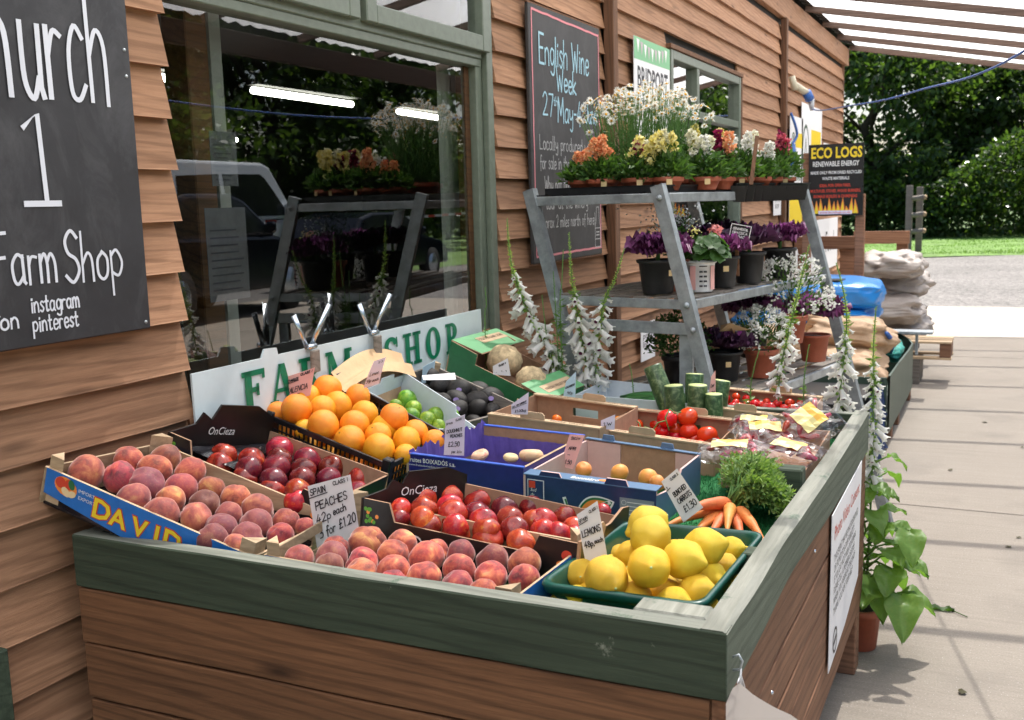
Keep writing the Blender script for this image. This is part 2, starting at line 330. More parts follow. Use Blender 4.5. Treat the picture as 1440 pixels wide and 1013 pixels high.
MT['tomato_orange']=fruit('orange_tomato_skin',[(.3,(.80,.22,.01)),(.7,(.85,.3,.02))],.2,8.)
MT['avocado']=fruit('avocado_skin',[(.3,(.010,.010,.010)),(.7,(.035,.028,.024))],.5,30.,pore=.9,hue=.01,val=.2,porescale=14.)
MT['donut']=fruit('flat_peach_skin',[(.35,(.66,.45,.24)),(.55,(.72,.50,.30)),(.75,(.66,.20,.12))],.6,16.,fuzz=.3)
MT['apricot']=fruit('apricot_skin',[(.3,(.80,.30,.045)),(.7,(.84,.42,.09))],.5,8.,fuzz=.2)
MT['carrot']=fruit('carrot_skin',[(.3,(.60,.15,.035)),(.7,(.75,.26,.07))],.55,30.,bs=.3,unit=False)
MT['courgette']=fruit('courgette_skin',[(.35,(.02,.055,.02)),(.5,(.045,.10,.035)),(.68,(.18,.26,.12))],.35,60.,unit=False)
MT['cucumber']=fruit('cucumber_skin',[(.35,(.01,.06,.012)),(.6,(.035,.13,.03)),(.8,(.10,.24,.07))],.3,40.,unit=False)
MT['pale_flesh']=simple('cut_courgette_flesh',(.55,.62,.25),.5,.1,40)
MT['stalk']=simple('brown_fruit_stalk',(.07,.06,.02),.7)
MT['meat']=fruit('chilli_pepper_skin',[(.35,(.25,.012,.03)),(.55,(.50,.03,.04)),(.75,(.60,.20,.18))],.3,30.,unit=False)
# leaves
MT['leaf']=leafmat('mid_green_leaf',(.032,.080,.020),(.085,.165,.040))
MT['leaf_bright']=leafmat('bright_green_leaf',(.065,.15,.03),(.17,.29,.07))
MT['leaf_lime']=leafmat('lime_green_bud',(.20,.34,.07),(.42,.52,.14))
MT['leaf_dark']=leafmat('dark_green_leaf',(.02,.06,.012),(.06,.14,.03))
MT['leaf_tree']=leafmat('tree_leaf',(.022,.052,.015),(.085,.14,.035),.35,.33)
MT['leaf_tree2']=leafmat('paler_tree_leaf',(.05,.10,.025),(.14,.20,.05),.35,.33)
MT['broad_leaf']=leafmat('broad_green_leaf',(.10,.22,.04),(.20,.34,.08),.4,.42)
_b=MT['broad_leaf'].node_tree; _p=_b.nodes['Principled BSDF']; _v=coords(_b,(26,26,26),False); _n=N(_b,'TexVoronoi',Scale=1.); L(_b,_v,_n.inputs['Vector']); bump(_b,_p,_n.outputs['Distance'],.5,.004)
_n2=N(_b,'TexNoise',Scale=22.,Detail=5.); _o=_p.inputs[0].links[0].from_socket; _m=mix(_b,ramp(_b,_n2.outputs[0],[(.45,(0,0,0)),(.75,(.55,.55,.55))]),_o,(.30,.34,.08)); L(_b,_m,_p.inputs[0])
MT['carrot_top']=leafmat('carrot_top_leaf',(.10,.20,.05),(.28,.40,.13))
MT['kale']=leafmat('purple_kale_leaf',(.06,.012,.05),(.22,.06,.17),.15)
MT['kale_dark']=leafmat('dark_purple_kale_leaf',(.025,.012,.032),(.09,.035,.08),.1)
MT['kale_bright']=leafmat('magenta_kale_leaf',(.34,.06,.30),(.62,.22,.55),.2)
MT['petal_white']=leafmat('white_petal',(.74,.74,.70),(.86,.86,.84),.45)
MT['petal_yellow']=leafmat('yellow_petal',(.74,.64,.14),(.83,.77,.42),.3)
MT['petal_orange']=leafmat('orange_petal',(.74,.22,.10),(.84,.50,.25),.3)
MT['petal_crimson']=leafmat('crimson_petal',(.20,.008,.06),(.40,.03,.12),.3)
MT['petal_cream']=leafmat('cream_petal',(.74,.72,.50),(.80,.79,.68),.3)
MT['petal_pink']=leafmat('pink_petal',(.66,.07,.16),(.80,.25,.30),.3)
MT['petal_coral']=leafmat('coral_pink_petal',(.80,.25,.25),(.85,.40,.38),.3)
MT['throat']=simple('purple_flower_throat',(.14,.01,.07),.6)
MT['bark']=simple('tree_bark',(.06,.045,.03),.9,.4,8,.6)
MT['stem']=simple('green_stem',(.10,.22,.05),.6)
MT['daisy_eye']=simple('yellow_daisy_centre',(.70,.38,.02),.8)

# ---------------- lettering ----------------
GL={'A':(60,"0 0 30 100 58 0;12 38 46 38"),'B':(55,"0 0 0 100;~0 100 40 95 42 60 0 52;~0 52 50 48 52 5 0 0"),'C':(55,"~52 85 30 102 4 80 2 30 25 0 52 15"),
'D':(58,"0 0 0 100;~0 100 45 90 55 50 45 10 0 0"),'E':(50,"48 100 0 100 0 0 48 0;0 52 40 52"),'F':(50,"48 100 0 100 0 0;0 52 38 52"),'G':(58,"~52 85 30 102 4 80 2 30 25 0 52 12 54 45;54 45 30 45"),
'H':(55,"0 0 0 100;52 0 52 100;0 50 52 50"),'I':(16,"8 0 8 100"),'J':(45,"~38 100 38 20 20 -2 0 15"),'K':(52,"0 0 0 100;48 100 0 45 50 0"),'L':(45,"0 100 0 0 42 0"),
'M':(70,"0 0 6 100 32 30 60 100 66 0"),'N':(58,"0 0 0 100 52 0 52 100"),'O':(60,"~30 100 5 80 2 30 28 0 55 20 56 75 30 100"),'P':(52,"0 0 0 100;~0 100 45 95 46 55 0 48"),
'R':(54,"0 0 0 100;~0 100 45 95 46 58 0 50;15 50 50 0"),'S':(50,"~46 88 25 102 4 82 12 58 38 45 48 20 25 -2 0 12"),'T':(52,"0 100 52 100;26 100 26 0"),'U':(55,"~0 100 2 25 26 -2 50 25 52 100"),
'V':(55,"0 100 26 0 52 100"),'W':(75,"0 100 18 0 37 70 55 0 74 100"),'Y':(50,"0 100 25 50 50 100;25 50 25 0"),'Z':(50,"0 100 48 100 0 0 50 0"),
'a':(48,"~40 50 20 58 2 40 4 10 20 0 40 18;40 55 40 5 46 0"),'b':(44,"0 100 0 0;~0 45 25 58 42 30 25 0 0 8"),'c':(38,"~36 48 18 58 2 38 6 6 22 0 38 10"),'d':(44,"~40 45 18 56 2 30 15 0 40 12;40 100 40 0"),
'e':(40,"~4 28 38 32 34 52 16 56 2 36 8 4 26 0 38 10"),'f':(32,"~36 92 22 100 14 80 12 -15;0 52 32 52"),'g':(42,"~40 48 20 58 2 38 8 8 24 4 40 22;~40 55 40 -20 22 -34 4 -24"),
'h':(42,"0 100 0 0;~0 38 20 58 36 45 38 0"),'i':(14,"5 55 5 0;5 72 6 78"),'k':(40,"0 100 0 0;34 55 0 22 38 0"),'l':(14,"~5 100 4 10 12 0"),'m':(62,"0 55 0 0;~0 40 16 58 28 40 28 0;~28 40 44 58 56 40 58 0"),
'n':(42,"0 55 0 0;~0 38 18 58 34 42 36 0"),'o':(44,"~20 57 3 42 4 12 20 0 38 14 38 44 20 57"),'p':(42,"0 55 0 -35;~0 45 22 58 40 32 24 4 0 12"),'r':(32,"0 55 0 0;~0 35 12 54 30 52"),
's':(34,"~32 50 16 58 4 44 18 30 30 16 16 0 0 8"),'t':(32,"~12 85 12 10 20 0 30 6;0 55 28 55"),'u':(44,"~0 55 2 12 18 0 34 15;36 55 36 8 42 0"),'v':(38,"0 55 18 0 36 55"),'w':(56,"0 55 14 0 28 42 42 0 56 55"),
'y':(42,"~0 55 4 22 20 16 36 30;~37 55 36 -15 22 -34 4 -26"),'x':(40,"0 55 36 0;36 55 0 0"),
'0':(48,"~25 100 3 70 5 20 25 0 45 20 46 75 25 100"),'1':(26,"4 80 18 100 18 0"),'2':(50,"~4 80 24 102 44 78 30 40 2 2;2 2 48 4"),'3':(46,"~4 92 30 100 40 75 16 54;~16 54 46 44 40 6 2 4"),
'4':(48,"30 100 2 35 46 35;34 60 30 -5"),'5':(46,"42 100 8 100 6 58;~6 58 40 60 44 20 20 -2 2 10"),'7':(46,"2 98 44 98 16 0"),'9':(48,"~44 70 24 50 4 72 22 100 44 80 42 30 26 0"),'6':(48,"~40 95 12 60 4 20 24 0 44 24 28 48 6 30"),'?':(40,"~4 80 20 100 38 80 22 45 20 28;18 4 20 0"),'X':(50,"0 0 50 100;0 100 50 0"),'j':(20,"10 55 8 -25"),'8':(48,"~24 54 6 75 24 100 42 78 24 54 4 26 24 0 46 24 24 54"),
'£':(50,"~42 85 26 100 14 78 18 40 2 2;2 2 46 6;4 48 34 50"),'.':(12,"4 0 6 5"),'-':(34,"4 40 30 42"),',':(12,"6 5 2 -12"),'/':(34,"0 -5 32 105"),'(':(20,"~18 105 4 60 6 20 18 -10"),')':(20,"~2 105 16 60 14 20 2 -10"),' ':(30,""),"'":(10,"4 100 2 80")}
def catmull(p,n=5):
    if len(p)<3: return p
    q=[p[0]]+p+[p[-1]]; out=[]
    for i in range(1,len(q)-2):
        a,b,c,d=q[i-1],q[i],q[i+1],q[i+2]
        for k in range(n):
            t=k/n; out.append(tuple(.5*((2*b[j])+(-a[j]+c[j])*t+(2*a[j]-5*b[j]+4*c[j]-d[j])*t*t+(-a[j]+3*b[j]-3*c[j]+d[j])*t**3) for j in (0,1)))
    out.append(p[-1]); return out
ZC=[0]
def hand(mb, s, M, h, width=None, pen=.006, gap=12, mi=0, z=.0012, slant=0., jit=1.5):
    """handwriting as thin ribbons; origin = left end of base line"""
    rnd=random.Random(s); tot=sum(GL[c][0]+gap for c in s)-gap
    sx=(width/tot) if width else h/100.; sy=h/100.; x=0
    for ci,c in enumerate(s):
        wd,st=GL[c]; dy=rnd.uniform(-jit,jit)
        for k in st.split(';'):
            if not k.strip(): continue
            sm=k.startswith('~'); a=[float(q) for q in k.replace('~','').split()]
            pts=[(a[i]+rnd.uniform(-jit,jit),a[i+1]+dy+rnd.uniform(-jit,jit)) for i in range(0,len(a),2)]
            if sm: pts=catmull(pts)
            P=[Vector(((x+px)*sx+slant*py*sy,py*sy)) for px,py in pts]
            pw_=pen*rnd.uniform(.85,1.15)
            if sm: ZC[0]+=1; ribbon(mb,P,pw_,M,mi,z+(ZC[0]%40)*2.5e-5)
            else:
                for a_,b_ in zip(P[:-1],P[1:]): ZC[0]+=1; ribbon(mb,[a_,a_.lerp(b_,.5),b_],pw_,M,mi,z+(ZC[0]%40)*2.5e-5)
        x+=wd+gap
def ribbon(mb,P,pen,M,mi=0,z=.0012):
    vs=[];n=len(P); P=[Vector(p[:2]) for p in P]
    if n<2: return
    for i,p in enumerate(P):
        t=(P[min(i+1,n-1)]-P[max(i-1,0)]); t=t.normalized() if t.length>1e-9 else Vector((1,0)); nn=Vector((-t.y,t.x))*pen/2
        e=(-t*pen*.35 if i==0 else (t*pen*.35 if i==n-1 else Vector((0,0))))
        zz=z+i*8e-7; vs+=[(p.x+nn.x+e.x,p.y+nn.y+e.y,zz),(p.x-nn.x+e.x,p.y-nn.y+e.y,zz)]
    mb.add(vs,[(2*i+1,2*i+3,2*i+2,2*i) for i in range(n-1)],mi,M=M)
def otext(s, M, size, material, parent, align='LEFT', width=None, bold=0., name='lettering', world=True, shear=0., z=.001):
    c=bpy.data.curves.new('t','FONT'); c.body=s; c.size=size; c.align_x=align; c.offset=bold*size; c.shear=shear; c.resolution_u=2
    o=bpy.data.objects.new('t',c); COL.objects.link(o)
    me=bpy.data.meshes.new_from_object(o); bpy.data.objects.remove(o); bpy.data.curves.remove(c)
    xs=[v.co.x for v in me.vertices]; 
    if width and xs:
        f=width/(max(xs)-min(xs)); me.transform(Matrix.Diagonal((f,1,1,1)))
    me.transform(Matrix.Translation((0,0,z))); me.transform(wloc(parent).inverted()@M if world else M)
    me.materials.clear(); me.materials.append(material); me.name=name
    o=bpy.data.objects.new(name,me); COL.objects.link(o); o.parent=parent; return o

def catmull3d(P,n=6):
    P=[Vector(p) for p in P]; q=[P[0]]+P+[P[-1]]; out=[]
    for i in range(1,len(q)-2):
        a,b,c,d=q[i-1:i+3]
        for k in range(n):
            t=k/n; out.append(.5*((2*b)+(c-a)*t+(2*a-5*b+4*c-d)*t*t+(3*b-a-3*c+d)*t**3))
    out.append(P[-1]); return out

DATA={"fruit":{"peachA":[[-1.8739,1.669,0.9695,0.0432,-0.2416,-0.0882],[-1.8235,1.7191,0.9537,0.037,-0.1833,-0.0445],[-1.8732,1.7963,0.9714,0.0372,-0.2267,0.0382],[-1.8317,1.8735,0.9589,0.038,-0.1747,0.1099],[-1.8042,1.809,0.9488,0.0403,-0.1531,0.0424],[-1.752,1.8676,0.9326,0.0402,-0.092,0.0943],[-1.7669,1.7436,0.9354,0.0408,-0.1214,-0.0271],[-1.7131,1.7941,0.9185,0.0374,-0.0595,0.0164],[-1.7357,1.6705,0.924,0.0363,-0.0969,-0.1037],[-1.6844,1.7276,0.908,0.0368,-0.037,-0.0532],[-1.6617,1.6748,0.8954,0.0406,-0.0177,-0.1087],[-1.6724,1.8485,0.906,0.0317,-0.0109,0.0655],[-1.6091,1.8574,0.8853,0.0362,0.0563,0.0666],[-1.6336,1.7802,0.892,0.0337,0.0221,-0.0072],[-1.604,1.7186,0.8813,0.0354,0.0462,-0.072],[-1.5501,1.8614,0.8658,0.039,0.1185,0.0633],[-1.5705,1.7857,0.8713,0.0323,0.0887,-0.0095],[-1.5438,1.7293,0.8616,0.0363,0.1104,-0.0688],[-1.5066,1.7999,0.8505,0.0379,0.1571,-0.0032],[-1.4758,1.8687,0.8414,0.0329,0.197,0.0615],[-1.5336,1.6865,0.8491,0.0364,0.1189,-0.113],[-1.4831,1.7414,0.8418,0.035,0.1752,-0.0642],[-1.4448,1.8058,0.8302,0.0301,0.2224,-0.0049],[-1.4781,1.6962,0.8394,0.0272,0.1753,-0.1098],[-1.4345,1.8819,0.828,0.0251,0.2416,0.0695]],"peachB":[[-1.3243,1.7119,0.8221,0.0307,-0.2394,-0.1212],[-1.2645,1.7446,0.8237,0.0343,-0.1814,-0.0855],[-1.2788,1.7819,0.8273,0.0289,-0.1975,-0.0488],[-1.2347,1.8282,0.8305,0.0377,-0.1557,-0.0003],[-1.2431,1.7056,0.8198,0.0302,-0.158,-0.1236],[-1.1843,1.7377,0.8214,0.0348,-0.1009,-0.0886],[-1.2282,1.8505,0.8323,0.0312,-0.1503,0.0224],[-1.1539,1.8478,0.8305,0.0344,-0.076,0.0232],[-1.1654,1.704,0.814,0.0325,-0.0801,-0.1219],[-1.1438,1.7966,0.8258,0.0347,-0.0634,-0.0276],[-1.0692,1.805,0.825,0.0378,0.0107,-0.0156],[-1.0657,1.8417,0.8281,0.0266,0.0124,0.0214],[-1.0102,1.8432,0.8271,0.0345,0.0678,0.0256],[-1.1048,1.7327,0.8193,0.0335,-0.0211,-0.0898],[-0.9774,1.7776,0.8206,0.0354,0.1038,-0.0386],[-1.0301,1.7262,0.8172,0.0336,0.0538,-0.0927],[-0.9356,1.843,0.8255,0.034,0.1423,0.029],[-1.0864,1.7016,0.8041,0.0303,-0.0009,-0.1212],[-0.9039,1.7709,0.8185,0.0334,0.1776,-0.0418],[-0.9499,1.715,0.8145,0.0313,0.1345,-0.1001],[-0.8665,1.8501,0.8247,0.036,0.211,0.0395],[-0.8376,1.7864,0.8184,0.0305,0.2431,-0.023],[-0.8868,1.7068,0.8124,0.0275,0.1979,-0.1052]],"nectC":[[-1.7983,2.0426,0.9319,0.0345,-0.1437,-0.082],[-1.7416,2.0809,0.9142,0.0347,-0.0895,-0.0366],[-1.7738,1.9936,0.9171,0.0372,-0.1113,-0.1258],[-1.6877,2.0016,0.9138,0.0343,-0.0278,-0.11],[-1.7894,2.2559,0.8997,0.0379,-0.1534,0.1337],[-1.7216,2.168,0.8975,0.0347,-0.0769,0.0533],[-1.6773,2.0967,0.898,0.0371,-0.0255,-0.0131],[-1.6896,2.2447,0.8796,0.0391,-0.0511,0.1344],[-1.6309,2.1465,0.8809,0.034,0.0172,0.0426],[-1.6846,1.9832,0.8951,0.0341,-0.0189,-0.1249],[-1.6013,1.9889,0.8969,0.0345,0.0612,-0.1124],[-1.6121,2.2457,0.8627,0.036,0.0276,0.1446],[-1.578,2.0713,0.8801,0.0329,0.0776,-0.0268],[-1.5941,1.9677,0.8735,0.0351,0.0752,-0.129],[-1.5561,2.1508,0.864,0.0324,0.0928,0.0558],[-1.5187,1.9745,0.881,0.0323,0.1464,-0.1171],[-1.5228,2.2422,0.8438,0.0333,0.1187,0.1518],[-1.5079,1.9519,0.8653,0.0312,0.1626,-0.1359],[-1.4612,2.1378,0.8453,0.0288,0.1904,0.0541],[-1.4725,2.074,0.8568,0.0312,0.1846,-0.0114]],"nectD":[[-1.246,2.0951,0.8568,0.0343,-0.2489,0.0346],[-1.205,2.1582,0.8479,0.0328,-0.2128,0.1012],[-1.2299,1.9654,0.8681,0.0268,-0.223,-0.094],[-1.1885,2.0039,0.8614,0.0309,-0.1845,-0.052],[-1.1553,2.0673,0.8531,0.0314,-0.1562,0.0142],[-1.1313,2.1576,0.8427,0.0316,-0.1391,0.1067],[-1.219,1.9462,0.853,0.0247,-0.2096,-0.1108],[-1.1552,1.9425,0.8609,0.03,-0.1463,-0.1104],[-1.1162,2.0078,0.856,0.0344,-0.1126,-0.0422],[-1.0726,2.0478,0.849,0.0315,-0.0721,0.0016],[-1.0468,2.1356,0.8388,0.0336,-0.053,0.0916],[-1.1446,1.9452,0.8438,0.0315,-0.1349,-0.1052],[-1.0358,2.0007,0.8509,0.0323,-0.0317,-0.0426],[-1.068,1.9342,0.8555,0.0287,-0.0586,-0.1115],[-0.996,2.0566,0.8428,0.032,0.0037,0.0166],[-1.0065,2.1953,0.8303,0.0305,-0.0173,0.1547],[-1.0704,1.9371,0.8353,0.0325,-0.0599,-0.1067],[-0.9971,1.9405,0.8539,0.0306,0.0115,-0.0997],[-0.9504,1.982,0.8467,0.0316,0.055,-0.0543],[-0.9907,1.9344,0.8339,0.0334,0.0197,-0.1033],[-0.9467,2.0813,0.8369,0.0282,0.0511,0.0454],[-0.9113,1.9315,0.8366,0.0329,0.0987,-0.1004],[-0.9296,2.0862,0.8352,0.0329,0.0679,0.0518],[-0.9063,2.1609,0.8265,0.0288,0.0855,0.1285],[-0.8543,2.0922,0.8293,0.027,0.1427,0.064],[-0.8963,2.0152,0.8397,0.028,0.1065,-0.0166],[-0.8628,2.0254,0.8363,0.0279,0.1392,-0.0036],[-0.831,2.0343,0.8332,0.0213,0.1704,0.0079],[-0.8582,2.2842,0.8113,0.0214,0.1242,0.256]],"orange":[[-1.8285,2.5484,1.0165,0.0429,-0.1753,0.043],[-1.8597,2.4928,0.9992,0.0389,-0.1927,-0.0174],[-1.8142,2.3737,0.989,0.0441,-0.1301,-0.1283],[-1.7628,2.6091,0.9835,0.0397,-0.1122,0.1117],[-1.7677,2.5092,0.9761,0.0421,-0.101,0.012],[-1.7831,2.4549,0.9754,0.0391,-0.108,-0.0439],[-1.6819,2.5196,0.9541,0.0393,-0.0148,0.0347],[-1.5713,2.5033,0.9543,0.0414,0.0929,0.0358],[-1.7156,2.3616,0.9492,0.0448,-0.0238,-0.1267],[-1.66,2.4331,0.9406,0.0421,0.0216,-0.0478],[-1.5924,2.485,0.9271,0.0385,0.0826,0.0133],[-1.5757,2.4224,0.9172,0.0386,0.1098,-0.0464],[-1.5151,2.5225,0.9098,0.0376,0.1557,0.0615],[-1.6228,2.3502,0.9151,0.0455,0.0754,-0.125],[-1.5033,2.4554,0.9008,0.0405,0.1787,-0.0032],[-1.4504,2.514,0.8918,0.0353,0.2234,0.0624],[-1.5287,2.3511,0.8984,0.0449,0.1695,-0.1103],[-1.4631,2.378,0.8832,0.0298,0.2324,-0.0742],[-1.8829,2.377,0.9744,0.0315,-0.1922,-0.1364],[-1.7786,2.3561,0.9364,0.0295,-0.0796,-0.1425]],"lime":[[-1.7654,2.8974,0.9224,0.0311,-0.1203,0.0866],[-1.764,2.8225,0.9189,0.0203,-0.1,0.0144],[-1.7168,2.8541,0.9036,0.0285,-0.0593,0.0569],[-1.692,2.7949,0.8926,0.0267,-0.0189,0.0058],[-1.6481,2.821,0.8783,0.0287,0.0196,0.0421],[-1.647,2.8734,0.88,0.0291,0.0076,0.0932],[-1.602,2.8158,0.862,0.0206,0.0683,0.0488],[-1.6206,2.9341,0.8732,0.0233,0.0195,0.1588]],"avocado":[[-1.8016,3.1874,0.9233,0.0373,-0.1244,0.0581],[-1.7374,3.2029,0.9037,0.0387,-0.0638,0.0908],[-1.693,3.2568,0.8916,0.039,-0.0338,0.1551],[-1.6974,3.1065,0.8882,0.0362,0.0031,0.0093],[-1.6542,3.1693,0.8767,0.0366,0.0295,0.0817],[-1.6314,3.2438,0.8719,0.0421,0.032,0.1597],[-1.7209,3.0548,0.8939,0.0296,-0.0064,-0.047],[-1.6542,3.035,0.8725,0.0307,0.0664,-0.0474],[-1.6175,3.1075,0.8633,0.0325,0.0835,0.0325],[-1.5737,3.1369,0.8506,0.0312,0.1196,0.073],[-1.8668,3.2232,0.9448,0.0328,-0.2001,0.0744]],"lemon":[[-0.6688,2.0511,0.87,0.0396,-0.0521,0.1071],[-0.6398,1.9791,0.87,0.0418,-0.0262,0.0339],[-0.5821,1.7886,0.875,0.0397,0.0235,-0.1588],[-0.5373,1.8626,0.87,0.0386,0.0714,-0.0867],[-0.5201,1.9467,0.87,0.0413,0.0921,-0.0033],[-0.6602,1.771,0.85,0.0408,-0.0552,-0.1731],[-0.7412,1.8479,0.82,0.0299,-0.1329,-0.0929],[-0.6871,1.9929,0.82,0.0304,-0.0728,0.0497],[-0.5036,2.0983,0.82,0.028,0.1149,0.1474],[-0.4903,1.9986,0.82,0.0243,0.124,0.0472],[-0.5044,1.8371,0.82,0.0327,0.1032,-0.1136],[-0.5013,1.9293,0.82,0.0285,0.1101,-0.0215],[-0.5699,1.8475,0.8,0.034,0.0383,-0.1004],[-0.6094,1.7853,0.81,0.0334,-0.0039,-0.1609],[-0.5341,1.7864,0.81,0.0322,0.0714,-0.1629],[-0.7112,1.7485,0.816,0.0201,-0.107,-0.1934],[-0.6469,1.9068,0.79,0.0266,-0.0362,-0.038],[-0.584,1.9416,0.79,0.0214,0.0281,-0.0058]],"tomK":[[-0.9583,3.1415,0.8636,0.0318,-0.0442,0.08],[-0.9029,3.1827,0.8637,0.0328,0.006,0.1273],[-1.0239,3.2367,0.8232,0.0252,-0.1193,0.1656],[-1.0777,3.1855,0.8227,0.0264,-0.1667,0.1085],[-0.897,3.1732,0.8182,0.0318,0.0142,0.1172],[-0.8313,3.1497,0.8159,0.0323,0.0823,0.1014],[-0.9439,3.1852,0.8197,0.026,-0.0338,0.1237],[-0.9752,3.1437,0.819,0.0225,-0.06,0.0788],[-0.7982,3.1481,0.7951,0.0165,0.1159,0.1032]],"tomJ":[[-1.1187,3.1444,0.8406,0.0229,0.1279,0.1293],[-1.3249,3.1119,0.8436,0.0175,-0.0701,0.063]],"donut":[[-1.3311,2.5647,0.8479,0.027,-0.0742,0.0222],[-1.2396,2.5764,0.8456,0.0214,0.0173,0.0344],[-1.1969,2.6201,0.8457,0.035,0.0598,0.0783],[-1.1299,2.609,0.8434,0.0279,0.1269,0.0674]],"apricot":[[-1.0159,2.5629,0.8337,0.0219,-0.1072,0.023],[-0.9171,2.5722,0.8314,0.0255,-0.0094,0.0397],[-0.8322,2.5559,0.8287,0.025,0.0766,0.0299],[-0.7967,2.5255,0.8268,0.021,0.1143,0.0023]]},"rim":{"A":[[-1.905,1.588,1.004],[-1.417,1.68,0.825],[-1.39,1.95,0.84],[-1.89,1.92,0.985]],"B":[[-1.385,1.672,0.838],[-0.8,1.655,0.828],[-0.765,1.955,0.85],[-1.365,1.995,0.87]],"C":[[-1.88,1.94,1.01],[-1.4,1.95,0.875],[-1.415,2.215,0.87],[-1.885,2.338,0.925]],"D":[[-1.305,1.926,0.9],[-0.755,1.88,0.87],[-0.752,2.165,0.838],[-1.185,2.2,0.87]],"E":[[-1.89,2.35,0.973],[-1.45,2.275,0.882],[-1.468,2.63,0.885],[-1.89,2.68,1.035]],"F":[[-1.8,2.7,0.99],[-1.56,2.66,0.905],[-1.465,2.83,0.878],[-1.8,2.94,1.0]],"G":[[-1.87,3.02,0.978],[-1.55,2.9,0.86],[-1.475,3.19,0.86],[-1.88,3.28,0.975]],"H":[[-1.88,3.4,1.006],[-1.43,3.28,0.868],[-1.39,3.53,0.88],[-1.88,3.78,1.004]],"I":[[-1.378,3.409,0.87],[-0.9,3.36,0.87],[-0.93,3.622,0.87],[-1.36,3.68,0.88]],"O":[[-0.775,1.73,0.84],[-0.469,1.735,0.84],[-0.455,2.17,0.84],[-0.75,2.15,0.84]],"K":[[-1.127,2.932,0.86],[-0.735,2.87,0.85],[-0.735,3.2,0.86],[-1.098,3.226,0.87]],"J":[[-1.475,2.906,0.89],[-1.077,2.85,0.88],[-1.06,3.157,0.89],[-1.449,3.233,0.9]],"M":[[-1.451,2.363,0.89],[-1.1,2.36,0.88],[-1.072,2.72,0.89],[-1.4,2.72,0.9]],"N":[[-1.098,2.353,0.87],[-0.743,2.345,0.86],[-0.727,2.69,0.87],[-1.071,2.735,0.88]],"L":[[-0.9,3.368,0.86],[-0.56,3.34,0.845],[-0.56,3.66,0.86],[-0.915,3.69,0.87]]}}
DATA2={"cards":{"peaches":[[-1.3841,1.86,0.7692],[-1.2694,1.86,0.8373],[-1.2868,1.86,0.9718],[-1.4033,1.86,0.9347]],"lemons":[[-0.7392,1.865,0.8403],[-0.6917,1.865,0.8536],[-0.7115,1.865,0.9681],[-0.7556,1.865,0.9353]],"carrots":[[-0.6463,2.24,0.8208],[-0.6006,2.24,0.8606],[-0.6608,2.24,0.946],[-0.6978,2.24,0.912]],"donut":[[-1.3662,2.42,0.8796],[-1.3039,2.42,0.8826],[-1.2965,2.42,0.9962],[-1.3563,2.42,0.9753]],"valencia":[[-1.922,2.46,0.986],[-1.828,2.46,1.0125],[-1.8053,2.46,1.0954],[-1.905,2.46,1.0641]],"limes":[[-1.7352,2.6,1.0142],[-1.6791,2.6,1.03],[-1.6475,2.6,1.1125],[-1.6903,2.6,1.098]],"celeriac":[[-1.5585,3.12,0.9801],[-1.4935,3.12,0.9782],[-1.5022,3.12,1.0382],[-1.5589,3.12,1.0093]],"vine":[[-1.3702,2.86,0.9056],[-1.3146,2.86,0.909],[-1.3091,2.86,0.9789],[-1.3693,2.86,0.9369]],"cucumber":[[-1.3794,3.3,0.8819],[-1.3343,3.3,0.8793],[-1.3298,3.3,0.9729],[-1.3676,3.3,0.935]],"tomatoes":[[-1.0913,2.9,0.8713],[-1.0482,2.9,0.8699],[-1.0453,2.9,0.9179],[-1.0909,2.9,0.8965]],"apricot":[[-1.0932,2.58,0.8321],[-1.0533,2.58,0.8275],[-1.0182,2.58,0.9253],[-1.0618,2.58,0.9242]],"courgette":[[-0.8933,3.38,0.8529],[-0.862,3.38,0.8572],[-0.8646,3.38,0.9843],[-0.8789,3.38,0.9622]],"kale":[[-1.0119,4.15,1.3735],[-0.9343,4.15,1.3589],[-0.9235,4.15,1.427],[-0.9957,4.15,1.4476]]},"spires":{"s1":[[-1.7198,3.6,1.4927],[-1.7143,3.6,1.3803],[-1.6937,3.6,1.2725],[-1.6354,3.6,1.1243],[-1.5427,3.6,0.9504]],"s2":[[-1.4688,3.6,1.4387],[-1.4631,3.6,1.3],[-1.4459,3.6,1.1682],[-1.4051,3.6,0.9157]],"s3":[[-1.2543,3.6,1.3773],[-1.2938,3.6,1.2616],[-1.3392,3.6,1.1699],[-1.3709,3.6,0.9306]],"b1":[[-1.8222,3.6,1.2307],[-1.8185,3.6,1.1619],[-1.8275,3.6,1.0786]],"b2":[[-1.5347,3.6,1.2946],[-1.529,3.6,1.1668],[-1.52,3.6,0.9241]],"b3":[[-1.5833,3.6,1.2062],[-1.5717,3.6,1.0852],[-1.5524,3.6,0.9091]],"b4":[[-1.2401,3.6,0.9573],[-1.2273,3.6,0.8708]],"s4":[[-0.6037,3.6,1.385],[-0.6323,3.6,1.254],[-0.6613,3.6,1.1206],[-0.6996,3.6,0.8975]],"s5":[[-0.5155,3.6,1.3257],[-0.4861,3.6,1.2079],[-0.4792,3.6,1.0892],[-0.4974,3.6,0.8346]],"s6":[[-0.39,3.63,1.1781],[-0.3953,3.63,1.0162],[-0.3898,3.63,0.7744],[-0.3922,3.63,0.4771],[-0.4019,3.63,0.0677]],"b5":[[-0.5989,3.6,1.0494],[-0.6096,3.6,0.9758],[-0.6152,3.6,0.8648]],"b6":[[-0.7665,3.6,1.0265],[-0.7856,3.6,0.9559],[-0.7973,3.6,0.8547]],"b7":[[-1.4928,3.6,1.3736],[-1.5013,3.6,1.247],[-1.5094,3.6,1.1404]]}}
